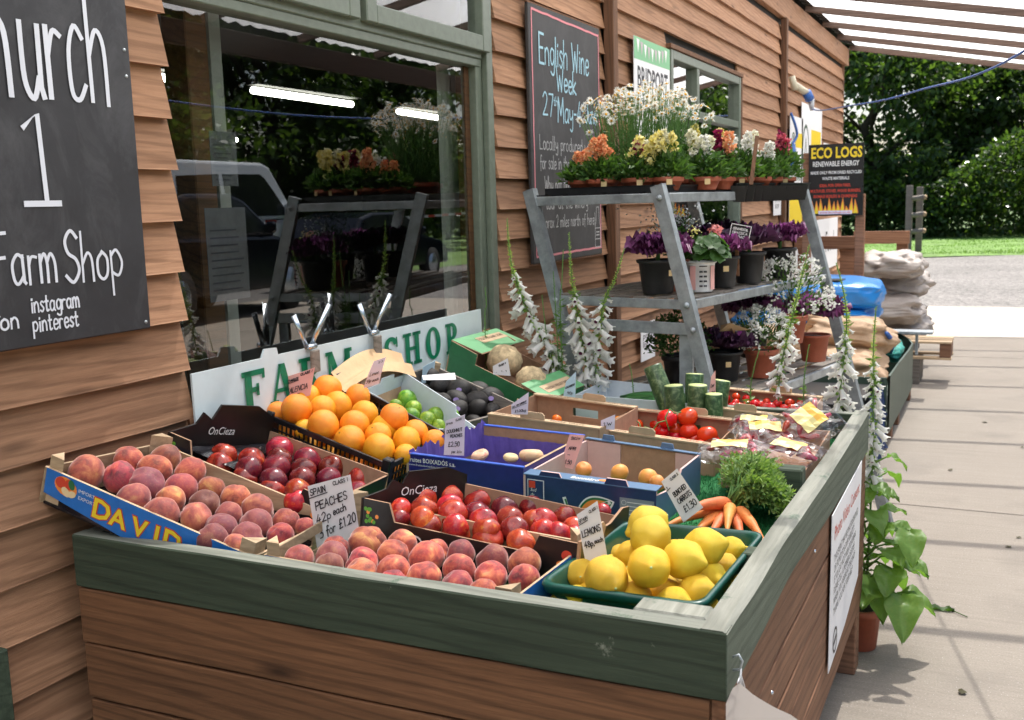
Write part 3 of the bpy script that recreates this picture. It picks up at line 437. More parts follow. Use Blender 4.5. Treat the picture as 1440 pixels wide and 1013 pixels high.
# =============== SETTING ===============
def struct(o): o['kind']='structure'; return o
mb=MB(); mb.add([(-250,-150,-.06),(250,-150,-.06),(250,350,-.06),(-250,350,-.06)],[(0,1,2,3)])
struct(mb.build('ground',MT['earth'],origin=(0,0,-.06)))
mb=MB()
# gravel yard: sheet with gentle relief
nx,ny=60,60
for j in range(ny+1):
    for i in range(nx+1):
        x=-9+ i/nx*33; y=9+ j/ny*(19.6+.05*math.sin(i*.7)) ; 
        mb.v.append((x,y,-.012+.008*noise.noise((x*1.7,y*1.7,0))+(.0 if y<16 else 0)))
mb.f=[(j*(nx+1)+i,j*(nx+1)+i+1,(j+1)*(nx+1)+i+1,(j+1)*(nx+1)+i) for j in range(ny) for i in range(nx)]; mb.m=[0]*len(mb.f); mb.sm=[True]*len(mb.f)
struct(mb.build('gravel_yard',MT['gravel'],origin=(0,9,-.012)))
mb=MB()
for j in range(31):
    for i in range(61):
        x=-30+i; y=27.2+.55*math.sin(i*.45)+.4*math.sin(i*1.3)+j*.6; mb.v.append((x,y,.0+min(.10,.10*j)+.03*noise.noise((x*.8,y*.8,3))))
mb.f=[(j*61+i,j*61+i+1,(j+1)*61+i+1,(j+1)*61+i) for j in range(30) for i in range(60)]; mb.m=[0]*len(mb.f); mb.sm=[True]*len(mb.f)
lawn=struct(mb.build('lawn',MT['lawn'],origin=(0,27,0)))
def grass(name,x0,x1,y0,y1,n,h,seed,z=.06):
    r=np.random.default_rng(seed); x=r.uniform(x0,x1,n); y=r.uniform(y0,y1,n); hh=h*r.uniform(.5,1.4,n); a=r.uniform(0,2*PI,n); wd=h*.14
    lx=r.normal(0,h*.4,n); ly=r.normal(0,h*.4,n)
    V=np.empty((n,3,3)); V[:,0]=np.stack([x-np.cos(a)*wd,y-np.sin(a)*wd,np.full(n,z)],1); V[:,1]=np.stack([x+np.cos(a)*wd,y+np.sin(a)*wd,np.full(n,z)],1); V[:,2]=np.stack([x+lx,y+ly,z+hh],1)
    o=npmesh(name,V.reshape(-1,3),np.arange(n*3).reshape(-1,3),MT['leaf_bright']); o['kind']='stuff'; return o
def npmesh(name,V,Fc,material,parent=None,smooth=False,mesh_only=False,mats=None,mi=None):
    me=bpy.data.meshes.new(name); nv=len(V); k=Fc.shape[1]; nf=len(Fc)
    me.vertices.add(nv); me.vertices.foreach_set('co',np.ascontiguousarray(V,dtype=np.float32).ravel())
    me.loops.add(nf*k); me.loops.foreach_set('vertex_index',np.ascontiguousarray(Fc,dtype=np.int32).ravel())
    me.polygons.add(nf); me.polygons.foreach_set('loop_start',np.arange(0,nf*k,k,dtype=np.int32))
    for m in (mats or [material]): me.materials.append(m)
    if mi is not None: me.polygons.foreach_set('material_index',np.asarray(mi,dtype=np.int32))
    me.update(calc_edges=True); me.validate()
    if smooth: me.polygons.foreach_set('use_smooth',[True]*nf)
    if mesh_only: return me
    o=bpy.data.objects.new(name,me); COL.objects.link(o)
    if parent: o.parent=parent
    return o
def leaves(P, D, ln, wd, rng, fold=.25, up=.0):
    """rhombic leaves: base P, direction D, length ln, width wd -> verts, quads"""
    n=len(P); D=D/np.linalg.norm(D,axis=1,keepdims=True); R=rng.normal(size=(n,3)); R[:,2]+=up
    S=np.cross(D,R); S/=np.maximum(np.linalg.norm(S,axis=1,keepdims=True),1e-6); U=np.cross(S,D)
    ln=np.broadcast_to(np.asarray(ln,float).reshape(-1,1),(n,1)); wd=np.broadcast_to(np.asarray(wd,float).reshape(-1,1),(n,1))
    V=np.empty((n,4,3)); V[:,0]=P; V[:,1]=P+D*ln*.45+S*wd*.5+U*ln*fold*.3; V[:,2]=P+D*ln-U*ln*fold*.25; V[:,3]=P+D*ln*.45-S*wd*.5+U*ln*fold*.3
    return V.reshape(-1,3), np.arange(n*4).reshape(-1,4)
grass('lawn_grass',-4,6,26.9,36,26000,.05,5,.08)
# ---- pavement: concrete slabs with open joints ----
pav=struct(empty('concrete_pavement',(0,5,-.1)))
ys=[-3.0,.21,5.43,10.66,15.42]
for a,b in zip(ys[:-1],ys[1:]):
    for x0,x1 in ((-1.98,2.4),(2.412,7.8)):
        mb=MB(); n=24
        mb.box((x0,a+.006,-.12),(x1,b-.006,0.0),bev=.004); mb.build('slab',MT['concrete'],pav)
mb=MB()
for a in ys[1:-1]: mb.box((-1.98,a-.006,-.1),(7.8,a+.006,-.006))
mb.build('joint_filler',MT['soil'],pav)
# ---- the shop building ----
shop=tag(empty('farm_shop_building',(-4.5,6,0)),'long farm shop clad in brown weatherboard with green framed windows','building')
WX=-1.92
Z0=1.015-.1282*8
def board(y0,y1,zb,seed,h=.1282,e0=True,wx=WX):
    """feather-edge board: thick lower edge stands proud, waney bottom"""
    r=random.Random(seed); n=max(3,int((y1-y0)/.12)); vs=[]; tw=r.uniform(-.002,.002)
    for i in range(n+1):
        t=i/n; y=y0+(y1-y0)*t
        dz=.0035*noise.noise((y*2.3,seed*3.7,0))+.0018*noise.noise((y*9,seed,4)); dx=.0022*noise.noise((y*3,seed*1.3,9))+tw*(t-.5)
        vs+=[(wx+dx,y,zb+dz),(wx-.028,y,zb+dz+.001),(wx-.042,y,zb+h+.020),(wx-.031,y,zb+h+.020),(wx-.0015+dx,y,zb+dz+.003)]
    # order: front-bottom, back-bottom, back-top, front-top ; chamfer vertex 4
    fs=[]
    for i in range(n):
        a=i*5;b=a+5
        fs+=[(a+0,b+0,b+1,a+1),(a+1,b+1,b+2,a+2),(a+2,b+2,b+3,a+3),(a+3,b+3,b+4,a+4),(a+4,b+4,b+0,a+0)]
    fs+=[(0,1,2,3,4),tuple(n*5+q for q in (4,3,2,1,0))]
    fs=[tuple(reversed(f)) for f in fs]
    mb=MB(); mb.add(vs,fs); return mb
segs=[(1.452,2.083,.0,3.13),(-.62,.50,.0,3.13)]
k=0
WIN=(2.083,3.965); W2=(6.36,8.235)
for r_ in range(24):
    zb=Z0+.1282*r_
    if zb<-.02: zb=max(zb,-.02)
    if zb>3.10: break
    runs=[(-3.,.42),(1.452,2.083+random.uniform(-.006,.006)),(3.955,5.248),(5.325,9.852),(9.935,13.79)]
    if zb<.98: runs.append((2.086,3.95))
    out=[]
    if zb>1.20: runs[0]=(-3.,2.083+random.uniform(-.006,.006)); runs.pop(1)
    elif zb>.60: runs[0]=(-3.,2.083+random.uniform(-.006,.006)); runs.pop(1)
    for a,b in runs:
        if a==5.325 and 1.13<zb+.07 and zb<2.43:
            out+=[(5.325,W2[0]),(W2[1],9.852)]
        else: out.append((a,b))
    for a,b in out:
        k+=1; board(a,b,zb,k).build('weatherboard',MT['clad'],shop)
nb=MB(); rr=random.Random(4)
for r_ in range(24):
    zb=Z0+.1282*r_+.03
    if zb<0 or zb>3.1: continue
    for y in (1.56,2.03,4.02,4.64,5.20,5.40,5.95,8.35,9.0,9.78,10.05,10.9,11.8,12.7,13.7,.9):
        if 3.9<y<5.3 or zb>1.15 or y>8.3 or (y<2.1 and zb>.6):
            yy=y+rr.uniform(-.012,.012); nb.lathe([(0,.0012),(.0032,.0008),(.0036,-.002)],6,M=frame((-1.9215-.003*1-.0055,yy,zb+rr.uniform(-.006,.006)),(0,1,0),(0,0,1)))
_n=nb.build('nail_heads',simple('rusty_nail_head',(.07,.05,.04),.6),shop); _n['kind']='stuff'
for y in (5.286,9.893):
    mb=MB(); mb.box((-1.93,y-.036,0),(-1.875,y+.036,3.13),bev=.004); mb.build('batten',MT['cladend'],shop)
mb=MB(); mb.box((-1.972,1.375,-.1),(-1.90,1.448,.640),bev=.004); mb.build('door_frame_post',MT['green_wood'],shop)
mb=MB(); mb.box((-2.02,.43,0),(-1.975,1.372,.62)); mb.build('door_panel',MT['green_wood'],shop)
mb=MB(); mb.box((-2.02,13.80,0),(-1.93,13.86,3.13),bev=.003); mb.build('corner_batten',MT['cladend'],shop)
# core wall behind boards with openings
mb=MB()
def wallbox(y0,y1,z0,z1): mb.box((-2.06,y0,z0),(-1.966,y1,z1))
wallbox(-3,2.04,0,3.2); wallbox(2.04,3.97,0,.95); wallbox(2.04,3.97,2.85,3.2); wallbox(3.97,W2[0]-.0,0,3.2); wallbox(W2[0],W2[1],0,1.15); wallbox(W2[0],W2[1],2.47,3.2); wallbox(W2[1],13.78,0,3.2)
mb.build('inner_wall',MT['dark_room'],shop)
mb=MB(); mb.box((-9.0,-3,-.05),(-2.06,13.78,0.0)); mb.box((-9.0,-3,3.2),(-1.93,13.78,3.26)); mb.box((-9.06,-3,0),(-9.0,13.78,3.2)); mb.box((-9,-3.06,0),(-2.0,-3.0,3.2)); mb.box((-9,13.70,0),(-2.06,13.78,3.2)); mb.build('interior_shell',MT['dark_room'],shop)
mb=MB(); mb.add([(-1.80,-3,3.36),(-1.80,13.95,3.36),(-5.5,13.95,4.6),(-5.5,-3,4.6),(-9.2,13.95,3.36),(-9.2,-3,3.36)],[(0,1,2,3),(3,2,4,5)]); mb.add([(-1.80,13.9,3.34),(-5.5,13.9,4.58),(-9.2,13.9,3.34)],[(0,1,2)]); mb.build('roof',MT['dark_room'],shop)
mb=MB(); mb.box((-1.955,-3,3.13),(-1.895,13.98,3.335),bev=.004); mb.build('fascia',MT['clad'],shop)
# big window (recessed)
GXx=-1.99
def win_frame(y0,y1,z0,z1,w_,x0,x1,name='window_frame',parent=None,m='frame'):
    mb=MB()
    mb.box((x0,y0,z0),(x1,y0+w_,z1),bev=.004); mb.box((x0,y1-w_,z0),(x1,y1,z1),bev=.004)
    mb.box((x0+.001,y0+w_,z0),(x1-.001,y1-w_,z0+w_),bev=.004); mb.box((x0+.001,y0+w_,z1-w_),(x1-.001,y1-w_,z1),bev=.004)
    return mb.build(name,MT[m],parent)
big=win_frame(2.03,3.94,.96,2.86,.062,-2.04,-1.957,'window',shop)
mb=MB(); mb.box((-1.9565,3.892,.97),(-1.930,3.945,2.86),bev=.003); mb.build('outer_stile',MT['frame'],big)
mb=MB(); mb.box((-2.03,3.84,1.02),(-1.955,3.878,2.10),bev=.003); mb.box((-2.03,2.09,2.095),(-1.95,3.878,2.125),bev=.003); mb.build('glazing_bead',MT['frame'],big)
mb=MB(); mb.box((-2.035,2.09,2.125),(-1.945,3.878,2.165),bev=.004); mb.build('transom',MT['frame'],big)
mb=MB(); mb.box((-2.03,3.80,1.02),(-1.985,3.838,2.095),bev=.003); mb.build('inner_jamb',MT['interior_post'],big)
mb=MB(); mb.add([(-1.990,2.09,1.022),(-1.990,3.80,1.022),(-1.990,3.80,2.095),(-1.990,2.09,2.095)],[(0,1,2,3)]); mb.build('pane',MT['glass'],big)
for a,b in ((2.06,2.962),(3.0,3.9)):
    l=win_frame(a,b,2.15,2.80,.062,-1.985,-1.915,'opening_light',big)
    mb=MB(); mb.add([(-1.950,a+.06,2.21),(-1.950,b-.06,2.21),(-1.950,b-.06,2.74),(-1.950,a+.06,2.74)],[(0,1,2,3)]); mb.build('pane',MT['glass'],big)
# second window
w2=win_frame(W2[0]+.01,W2[1]-.015,1.16,2.455,.055,-1.985,-1.905,'window',shop)
mb=MB(); mb.box((-1.98,W2[0]+.06,2.075),(-1.91,W2[1]-.07,2.125),bev=.003); mb.build('transom',MT['frame'],w2)
mb=MB(); mb.box((-1.98,6.98,2.125),(-1.91,7.04,2.40),bev=.003); mb.box((-1.98,6.99,1.22),(-1.93,7.03,2.075),bev=.003); mb.build('mullion',MT['frame'],w2)
for a,b,c,d in ((W2[0]+.065,6.98,2.126,2.40),(7.04,W2[1]-.07,2.126,2.40),(W2[0]+.065,6.99,1.215,2.074),(7.03,W2[1]-.07,1.215,2.074)):
    mb=MB(); mb.add([(-1.950,a,c),(-1.950,b,c),(-1.950,b,d),(-1.950,a,d)],[(0,1,2,3)]); mb.build('pane',MT['glass'],w2)
mb=MB(); mb.box((-1.93,W2[1]-.012,1.1),(-1.90,W2[1]+.02,2.47),bev=.003); mb.box((-1.93,W2[0]-.02,2.457),(-1.895,W2[1]+.02,2.485),bev=.003); mb.build('window_trim',MT['cladend'],w2)
mb=MB(); mb.box((-2.2,W2[0]+.1,1.2),(-2.19,6.75,2.0)); mb.build('blind',MT['blind'],w2)
# interior fittings seen through the glass
mb=MB(); mb.box((-2.20,2.36,0),(-2.11,2.45,2.6),bev=.004); mb.build('interior_post',MT['interior_post'],shop)
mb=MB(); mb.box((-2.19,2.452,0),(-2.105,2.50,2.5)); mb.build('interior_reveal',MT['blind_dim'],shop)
mb=MB()
n=18
vs=[];fs=[]
for i in range(n+1):
    y=3.74+.16*i/n; x=-2.08+.012*math.sin(i*1.3); vs+=[(x,y,1.0),(x,y,2.12-.02*math.sin(i))]
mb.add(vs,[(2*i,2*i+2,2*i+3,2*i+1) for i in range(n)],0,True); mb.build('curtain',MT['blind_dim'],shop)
for pts in (((-4.35,5.44,2.3),(-4.40,6.62,2.3)),((-4.45,7.36,2.3),(-4.54,8.52,2.3)),((-7.59,8.0,2.3),(-7.5,9.06,2.3)),((-4.30,3.6,2.3),(-4.32,4.66,2.3)),((-7.6,6.4,2.3),(-7.6,7.5,2.3))):
    lt=tag(empty('fluorescent_light',pts[0]),'lit fluorescent tube on the dark shop ceiling behind the window','light','fluorescent tubes in the shop')
    mb=MB(); mb.tube(pts,.022); mb.build('tube',MT['tube'],lt)
    mb=MB(); mb.box((pts[0][0]-.05,pts[0][1],2.335),(pts[0][0]+.05,pts[1][1],2.38)); mb.build('fitting',MT['dark_room'],lt)
for (yy,zz,w_,h_,lab) in ((2.30,1.62,.11,.15,'small paper notice taped inside the window beside the post'),(2.26,1.30,.17,.26,'larger grey notice taped low inside the window')):
    t=tag(empty('window_notice',(-1.998,yy,zz)),lab,'notice'); M=WALLF(yy,zz,-1.998)
    mb=MB(); mb.prism([(0,0),(w_,0),(w_,h_),(0,h_)],.001,M=M); mb.build('sheet',simple('dimmed_notice_%d'%int(yy*100),(.05,.053,.06),.7,.2,14),t)  # paper colour dimmed to hold the gloom behind the glass
    mb=MB()
    for i in range(9): ribbon(mb,[(.015,h_*(.12+.08*i)),(w_-.02-.03*random.random(),h_*(.12+.08*i))],.004,M)
    mb.build('print',MT['ink'],t)
# ---- canopy ----
can=tag(empty('canopy',(-.1,6,2.6)),'lean-to canopy of brown rafters under clear corrugated sheets','canopy')
RS=-.2
def rz(x): return 3.262+RS*(x+1.86)
ry=[13.9-1.04*i for i in range(17)]
for i,y in enumerate(ry):
    mb=MB(); a=Vector((-1.893,y,rz(-1.893)-.0)); b=Vector((.84,y,rz(.84)))
    M=frame(a,(b-a),(0,0,1)); Ln=(b-a).length
    mb.box((0,.045,-.020),(Ln,.105,.020),M=M,bev=.004); mb.build('rafter',MT['rafter_wood'],can)
mb=MB(); mb.box((.78,-3,rz(.8)-.13),(.84,14.0,rz(.8)+.02),bev=.004); mb.build('outer_beam',MT['dark_timber'],can)
for y in (-1.7,4.1,10.1):
    mb=MB(); mb.box((.785,y,0),(.865,y+.08,rz(.8)-.13),bev=.005); mb.build('post',MT['dark_timber'],can)
    for s in (-1,1):
        mb=MB(); mb.tube([(.82,y+.05,1.95),(.82,y+.05+s*.55,rz(.8)-.14)],.045,4); mb.build('brace',MT['dark_timber'],can)
# corrugated clear sheets, one per bay
def rsheet(y0,y1):
    n=14; vs=[]
    for i in range(n+1):
        y=y0+(y1-y0)*i/n; dz=.012*math.sin(i/n*2*PI*6.3)
        for x in (-1.90,.90): vs.append((x,y,rz(x)+.122+dz))
    mb=MB(); mb.add(vs,[(2*i,2*i+1,2*i+3,2*i+2) for i in range(n)],0,True); return mb
for a,b in zip(ry[:-1],ry[1:]): rsheet(b,a+.04).build('roof_sheet',MT['polycarb'],can)
# ---- trees ----
def tree_mesh(seed,H,R,nl,ls,low=.12,blobs=26,mat_='leaf_tree',sparse=1.0):
    r=np.random.default_rng(seed); P=[];D=[]
    bl=[]
    for i in range(blobs):
        t=r.uniform(low,1); rad=R*(math.sin(PI*min(1,.18+.82*t)**.8)*.85+.25*(1-t)); a=r.uniform(0,2*PI); q=r.uniform(.25,1)**.6
        bl.append((math.cos(a)*rad*q,math.sin(a)*rad*q,H*t,R*r.uniform(.16,.36)))
    per=nl//blobs
    for bx,by,bz,br in bl:
        u=r.normal(size=(per,3)); u/=np.linalg.norm(u,axis=1,keepdims=True); rr=br*(r.uniform(.2,1.12,per)**.5); 
        p=u*rr[:,None]*np.array([1.15,1.15,.8])+np.array([bx,by,bz]); keep=np.array([noise.noise(Vector(q)*1.1)>-.22*sparse for q in p]) 
        p=p[keep]; P.append(p); D.append(u[keep]+r.normal(size=p.shape)*.7+np.array([0,0,-.3]))
    P=np.concatenate(P);D=np.concatenate(D); n=len(P)
    V,Fc=leaves(P,D,ls*r.uniform(.7,1.35,n),ls*.62*r.uniform(.7,1.3,n),r)
    return npmesh('crown',V,Fc,MT[mat_],mesh_only=True)
def trunk_mesh(seed,H,R,tr):
    r=random.Random(seed); mb=MB(); top=H*.7
    mb.tube([(r.uniform(-.1,.1)*i,r.uniform(-.1,.1)*i,top*i/6-.1) for i in range(7)],[tr*(1-.12*i) for i in range(7)],9)
    for k in range(11):
        z=H*r.uniform(.15,.65); a=r.uniform(0,6.28); l=R*r.uniform(.5,.95)
        mb.tube([(0,0,z),(math.cos(a)*l*.45,math.sin(a)*l*.45,z+l*.35),(math.cos(a)*l,math.sin(a)*l,z+l*.75+r.uniform(-.2,.3))],[tr*.38,tr*.22,tr*.06],6)
    return mb.mesh('trunk',[MT['bark']])
TM=[(tree_mesh(1,8.5,4.2,21000,.24,.05),trunk_mesh(1,8.5,4.2,.28)),(tree_mesh(2,7.2,3.6,18000,.22,.05,mat_='leaf_tree2'),trunk_mesh(2,7.2,3.6,.2)),(tree_mesh(3,10.5,4.6,20000,.25,.22,sparse=.6),trunk_mesh(3,10.5,4.6,.32))]
def tree(x,y,k,s,rot,label,group=None):
    e=tag(empty('tree',(x,y,0),(0,0,rot)),label,'tree',group); e.scale=(s,s,s)
    for nm,me in (('crown',TM[k][0]),('trunk',TM[k][1])):
        o=bpy.data.objects.new(nm,me); COL.objects.link(o); o.parent=e
    return e
tree(-4.6,40,0,1.0,.3,'dark leafy tree just beyond the corner of the shop wall')
tree(-.6,43,0,.86,2.1,'dense dark tree behind the grass right of the shop corner')
tree(-2.7,45.5,0,1.15,5.0,'large dark tree farther back between the two nearest the shop corner')
tree(1.2,47,0,1.2,3.0,'large dark tree at the back behind the pale green one')
tree(2.6,39.5,1,.80,1.2,'lower pale green tree at right edge behind the lawn')
tree(6.6,41,2,.95,4.1,'tall tree at far right whose branches hang over the lawn')
tree(-9.5,42,2,1.0,.9,'tall tree rising behind the shop roof')
tree(10.5,38,0,.95,3.3,'broad tree beyond the right end of the lawn')
# overhanging branch tree nearer at right (dark leaves against the sky)
tree(4.9,27.5,2,.62,5.2,'nearer tree with sparse dark leaves hanging into the top right')
# trees seen mirrored in the window
for i,(x,y,k,s) in enumerate(((17,17,0,1.05),(19,22,2,1.1),(17,27,0,1.1),(16,33.5,0,1.1),(21,39,1,1.3),(15,8,2,.9),(22,30,0,1.3))):
    tree(x,y,k,s,i*1.7,'roadside tree across the car park, reflected in the shop window','trees across the car park')
r=np.random.default_rng(12); n=34000
P=np.stack([r.uniform(-11,13,n),37.2+r.normal(0,.55,n)+.4*np.sin(r.uniform(0,40,n)),r.uniform(0,1,n)**.8*2.6],1); P[:,1]+=.5*np.sin(P[:,0]*1.1); P[:,2]*=1+.35*np.sin(P[:,0]*.9+1)
V,Fc=leaves(P,r.normal(size=(n,3))+np.array([0,-.4,.1]),.17*r.uniform(.6,1.4,n),.11,r); hg=npmesh('hedge',V,Fc,MT['leaf_tree']); hg['kind']='stuff'
r=np.random.default_rng(13); n=26000
P=np.stack([23.5+r.normal(0,.5,n),r.uniform(2,48,n),r.uniform(0,2.4,n)],1); V,Fc=leaves(P,r.normal(size=(n,3)),.2*r.uniform(.6,1.4,n),.13,r); hg=npmesh('roadside_hedge',V,Fc,MT['leaf_tree']); hg['kind']='stuff'
mb=MB(); mb.add([(9.6,17,.0),(23,17,.0),(23,48,.0),(7.0,48,.0)],[(0,1,2,3)]); struct(mb.build('verge',MT['lawn'],origin=(15,30,0)))
# ---- vehicles across the yard (seen mirrored in the glass) ----
def vehicle(kind,label,cat,loc,rot,paint):
    van=kind=='van'
    e=tag(empty('parked_van' if van else 'parked_car',loc,(0,0,rot)),label,cat)
    W=.93 if van else .88
    if van:
        low=[(-2.5,.35),(-2.52,.9),(-2.45,1.12),(1.55,1.12),(2.35,.98),(2.52,.72),(2.5,.32)]
        top=[(-2.42,1.12),(-2.34,2.0),(-2.2,2.1),(.7,2.12),(.95,2.05),(1.72,1.14)]
    else:
        low=[(-2.2,.32),(-2.28,.62),(-2.2,.93),(-1.6,.99),(1.05,.95),(1.9,.80),(2.2,.62),(2.22,.30)]
        top=[(-1.95,.96),(-1.45,1.36),(-.9,1.46),(.15,1.46),(.45,1.38),(1.12,.95)]
    def loft(poly,w0,w1,zb,zt,mi=0):
        n=len(poly); vs=[]
        for s in (-1,1):
            for x,z in poly:
                t=(z-zb)/(zt-zb+1e-9); ww=w0+(w1-w0)*max(0,min(1,t)); vs.append((x,s*ww,z))
        return vs,[tuple(range(n-1,-1,-1)) if False else tuple(range(n)),tuple(range(2*n-1,n-1,-1))]+[(i+n,(i+1)%n+n,(i+1)%n,i) for i in range(n)]
    bm_=MB(); v_,f_=loft(low,W,W*.97,.3,1.1); bm_.add(v_,f_); v_,f_=loft(top,W*.96,W*.78,top[0][1],top[2][1]+.1); bm_.add(v_,f_)
    body=bm_.build('body',MT[paint],e,world=False)
    md=body.modifiers.new('b','BEVEL'); md.width=.05; md.segments=2
    zt=top[2][1]; zb=top[0][1]
    def side(poly,s,name):
        mb=MB(); vs=[]
        for x,z in poly:
            t=(z-zb)/(zt+.1-zb); ww=W*.96+(W*.78-W*.96)*t; vs.append((x,s*(ww+.006),z))
        mb.add(vs,[tuple(range(len(poly)))]); mb.build(name,MT['car_glass'],e,world=False)
    if van: P1=[[(-2.25,1.2),(-2.18,1.85),(-.9,1.9),(-.9,1.2)],[(-.78,1.2),(-.78,1.9),(.55,1.92),(.70,1.85),(1.42,1.2)]]
    else: P1=[[(-1.7,1.0),(-1.35,1.3),(-.85,1.4),(-.45,1.4),(-.45,1.0)],[(-.37,1.0),(-.37,1.4),(.12,1.4),(.38,1.33),(.85,1.0)]]
    for p in P1:
        for s in (-1,1): side(p,s,'side_window')
    a,b=top[-1],top[-2]; mb=MB(); ww=W*.9; w3=W*.78
    nx_=(a[1]-b[1]); 
    mb.add([(a[0]+.0,-ww*.9,a[1]+.04),(a[0]+.0,ww*.9,a[1]+.04),(b[0]+.06,w3*.86,b[1]-.02),(b[0]+.06,-w3*.86,b[1]-.02)],[(0,1,2,3)]); mb.build('windscreen',MT['car_glass'],e,world=False)
    for x in ((-1.55,1.5) if van else (-1.4,1.38)):
        for s in (-1,1):
            mb=MB(); M=Matrix.Translation((x,s*(W-.09),.33))@Matrix.Rotation(PI/2,4,'X')
            mb.lathe([(0,-.11),(.2,-.11),(.21,-.09),(.33,-.1),(.34,0),(.33,.1),(.21,.09),(.2,.11),(0,.11)],24,M=M,mis=[1,1,0,0,0,0,1,1]); mb.build('wheel',[MT['tyre'],MT['steel']],e,world=False)
    mb=MB(); mb.tube([(-1.9,-W-.005,1.0 if not van else 1.14),(1.2,-W-.005,.96 if not van else 1.14)],.012,5); mb.build('trim',MT['steel'],e,world=False)
    mb=MB()
    for s in (-1,1): mb.box((2.12 if not van else 2.42,s*.6-.16,.6 if not van else .78),(2.2 if not van else 2.5,s*.6+.16,.74 if not van else .95),bev=.03)
    mb.build('headlight',MT['steel'],e,world=False)
    for s in (-1,1):
        mb=MB(); mb.box((.8 if not van else 1.2,s*(W+.02)-.07,.98 if not van else 1.2),(.93 if not van else 1.35,s*(W+.02)+.07,1.12 if not van else 1.42),bev=.03); mb.build('mirror',MT[paint],e,world=False)
    return e
vehicle('car','black parked car across the yard, reflected in the shop window','car',(7.0,12.0,-.01),math.radians(84),'dark_car').scale=(1,1,1.24)
vehicle('van','silver white van parked beyond the black car, reflected in the window','van',(10.9,17.1,-.01),math.radians(80),'white_car').scale=(1.15,1,1.2)
vehicle('car','second dark car farther along the yard, reflected beside the van','car',(8.2,18.6,-.01),math.radians(86),'dark_car')
tp=tag(empty('barrier_tape',(9.4,20,0)),'red and white barrier tape strung along the yard edge, seen in reflection','tape')
for i in range(26):
    mb=MB(); y=16.5+i*.36; z=1.30-.06*math.sin(PI*i/25)
    mb.box((9.39,y,z),(9.395,y+.36,z+.06)); mb.build('stripe',MT['red_print' if i%2 else 'white_print'],tp)
for y in (16.5,21.2,25.8):
    mb=MB(); mb.tube([(9.4,y,0),(9.4,y,1.36)],.02,8); mb.build('post',MT['orange_print'],tp)
# =============== THE STALL ===============
SX0,SX1,SY0,SY1,ST=-1.857,-.39,1.60,3.51,.85
stall=tag(empty('market_stall',(-1.12,2.55,0)),'long wooden produce stall with green top rails and brown plank sides','stall')
def plankx(y,x0,x1,z0,z1,th,m,seed,name='plank'):
    """front plank, slightly uneven edges, along x, outer face at y"""
    n=26; mb=MB(); vs=[]
    for i in range(n+1):
        x=x0+(x1-x0)*i/n; d=.0022*noise.noise((x*4,seed,0)); e=.002*noise.noise((x*5,seed,7)); q=.0025*noise.noise((x*3,seed,3))
        b=.003
        vs+=[(x,y+q+b,z0+d),(x,y+q,z0+d+b),(x,y+q,z1+e-b),(x,y+q+b,z1+e),(x,y+th,z1+e),(x,y+th,z0+d)]
    fs=[];mi=[]
    for i in range(n):
        a=i*6;b=a+6
        for k in range(6): fs.append((a+k,b+k,b+(k+1)%6,a+(k+1)%6)); mi.append(1 if k in (3,) else 0)
    fs+=[(5,4,3,2,1,0),tuple(n*6+q for q in range(6))]; mi+=[0,0]
    mb.add(vs,fs,mi); return mb
fr_=[(.730,.85,'green_wood'),(.600,.726,'brown_wood'),(.468,.596,'brown_wood'),(.336,.463,'brown_wood'),(.204,.331,'brown_wood')]
for i,(a,b,m) in enumerate(fr_):
    dx=[0,.005,.008,.012,.01][i]
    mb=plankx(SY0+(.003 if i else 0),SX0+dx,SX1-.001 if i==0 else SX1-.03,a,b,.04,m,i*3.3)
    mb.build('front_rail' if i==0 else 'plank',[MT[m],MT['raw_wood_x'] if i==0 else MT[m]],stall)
def planky(x,y0,y1,zf0,zf1,th,m,seed,name,wavy=0.):
    n=40; mb=MB(); vs=[]; fs=[]; mi=[]
    for i in range(n+1):
        t=i/n; y=y0+(y1-y0)*t; z0=zf0(t)+.002*noise.noise((y*5,seed,1)); z1=zf1(t)+.002*noise.noise((y*4,seed,2)); q=.002*noise.noise((y*3,seed,3))+ (.004*noise.noise((y*2.2,seed,8)) if wavy else 0)
        b=.003; wv=wavy*(.5+noise.noise((y*3.0,seed,5)))
        vs+=[(x-th,y,z0),(x-b+q,y,z0),(x+q,y,z0+b),(x+q,y,z1-b-max(0,wv)*.35),(x-b-max(0,wv)*.8+q,y,z1),(x-th,y,z1)]
    for i in range(n):
        a=i*6;c=a+6
        for k in range(6): fs.append((a+k,a+(k+1)%6,c+(k+1)%6,c+k)); mi.append(1 if k in (3,4) else 0)
    fs+=[tuple(range(6)),tuple(n*6+q for q in (5,4,3,2,1,0))]; mi+=[0,0]
    mb.add(vs,[tuple(reversed(f)) for f in fs],mi); return mb
gz=lambda t:.733+.026*math.exp(-((t-.30)/.16)**2)-.004*math.sin(t*9)-.012*t
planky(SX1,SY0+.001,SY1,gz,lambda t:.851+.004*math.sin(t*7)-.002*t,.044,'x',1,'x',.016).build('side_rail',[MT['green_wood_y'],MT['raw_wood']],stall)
sp=[(.618,lambda t:gz(t)-.003),(.503,lambda t:.613),(.425,lambda t:.499),(.330,lambda t:.421),(.210,lambda t:.326)]
for i,(lo,hi) in enumerate(sp):
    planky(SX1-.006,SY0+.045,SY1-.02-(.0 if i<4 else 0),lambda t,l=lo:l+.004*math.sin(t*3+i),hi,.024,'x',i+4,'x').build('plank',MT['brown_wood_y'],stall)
mb=MB(); mb.box((SX1-.03,SY0+.012,.20),(SX1-.004,SY0+.042,.728),bev=.003); mb.build('corner_post',MT['brown_wood_y'],stall)
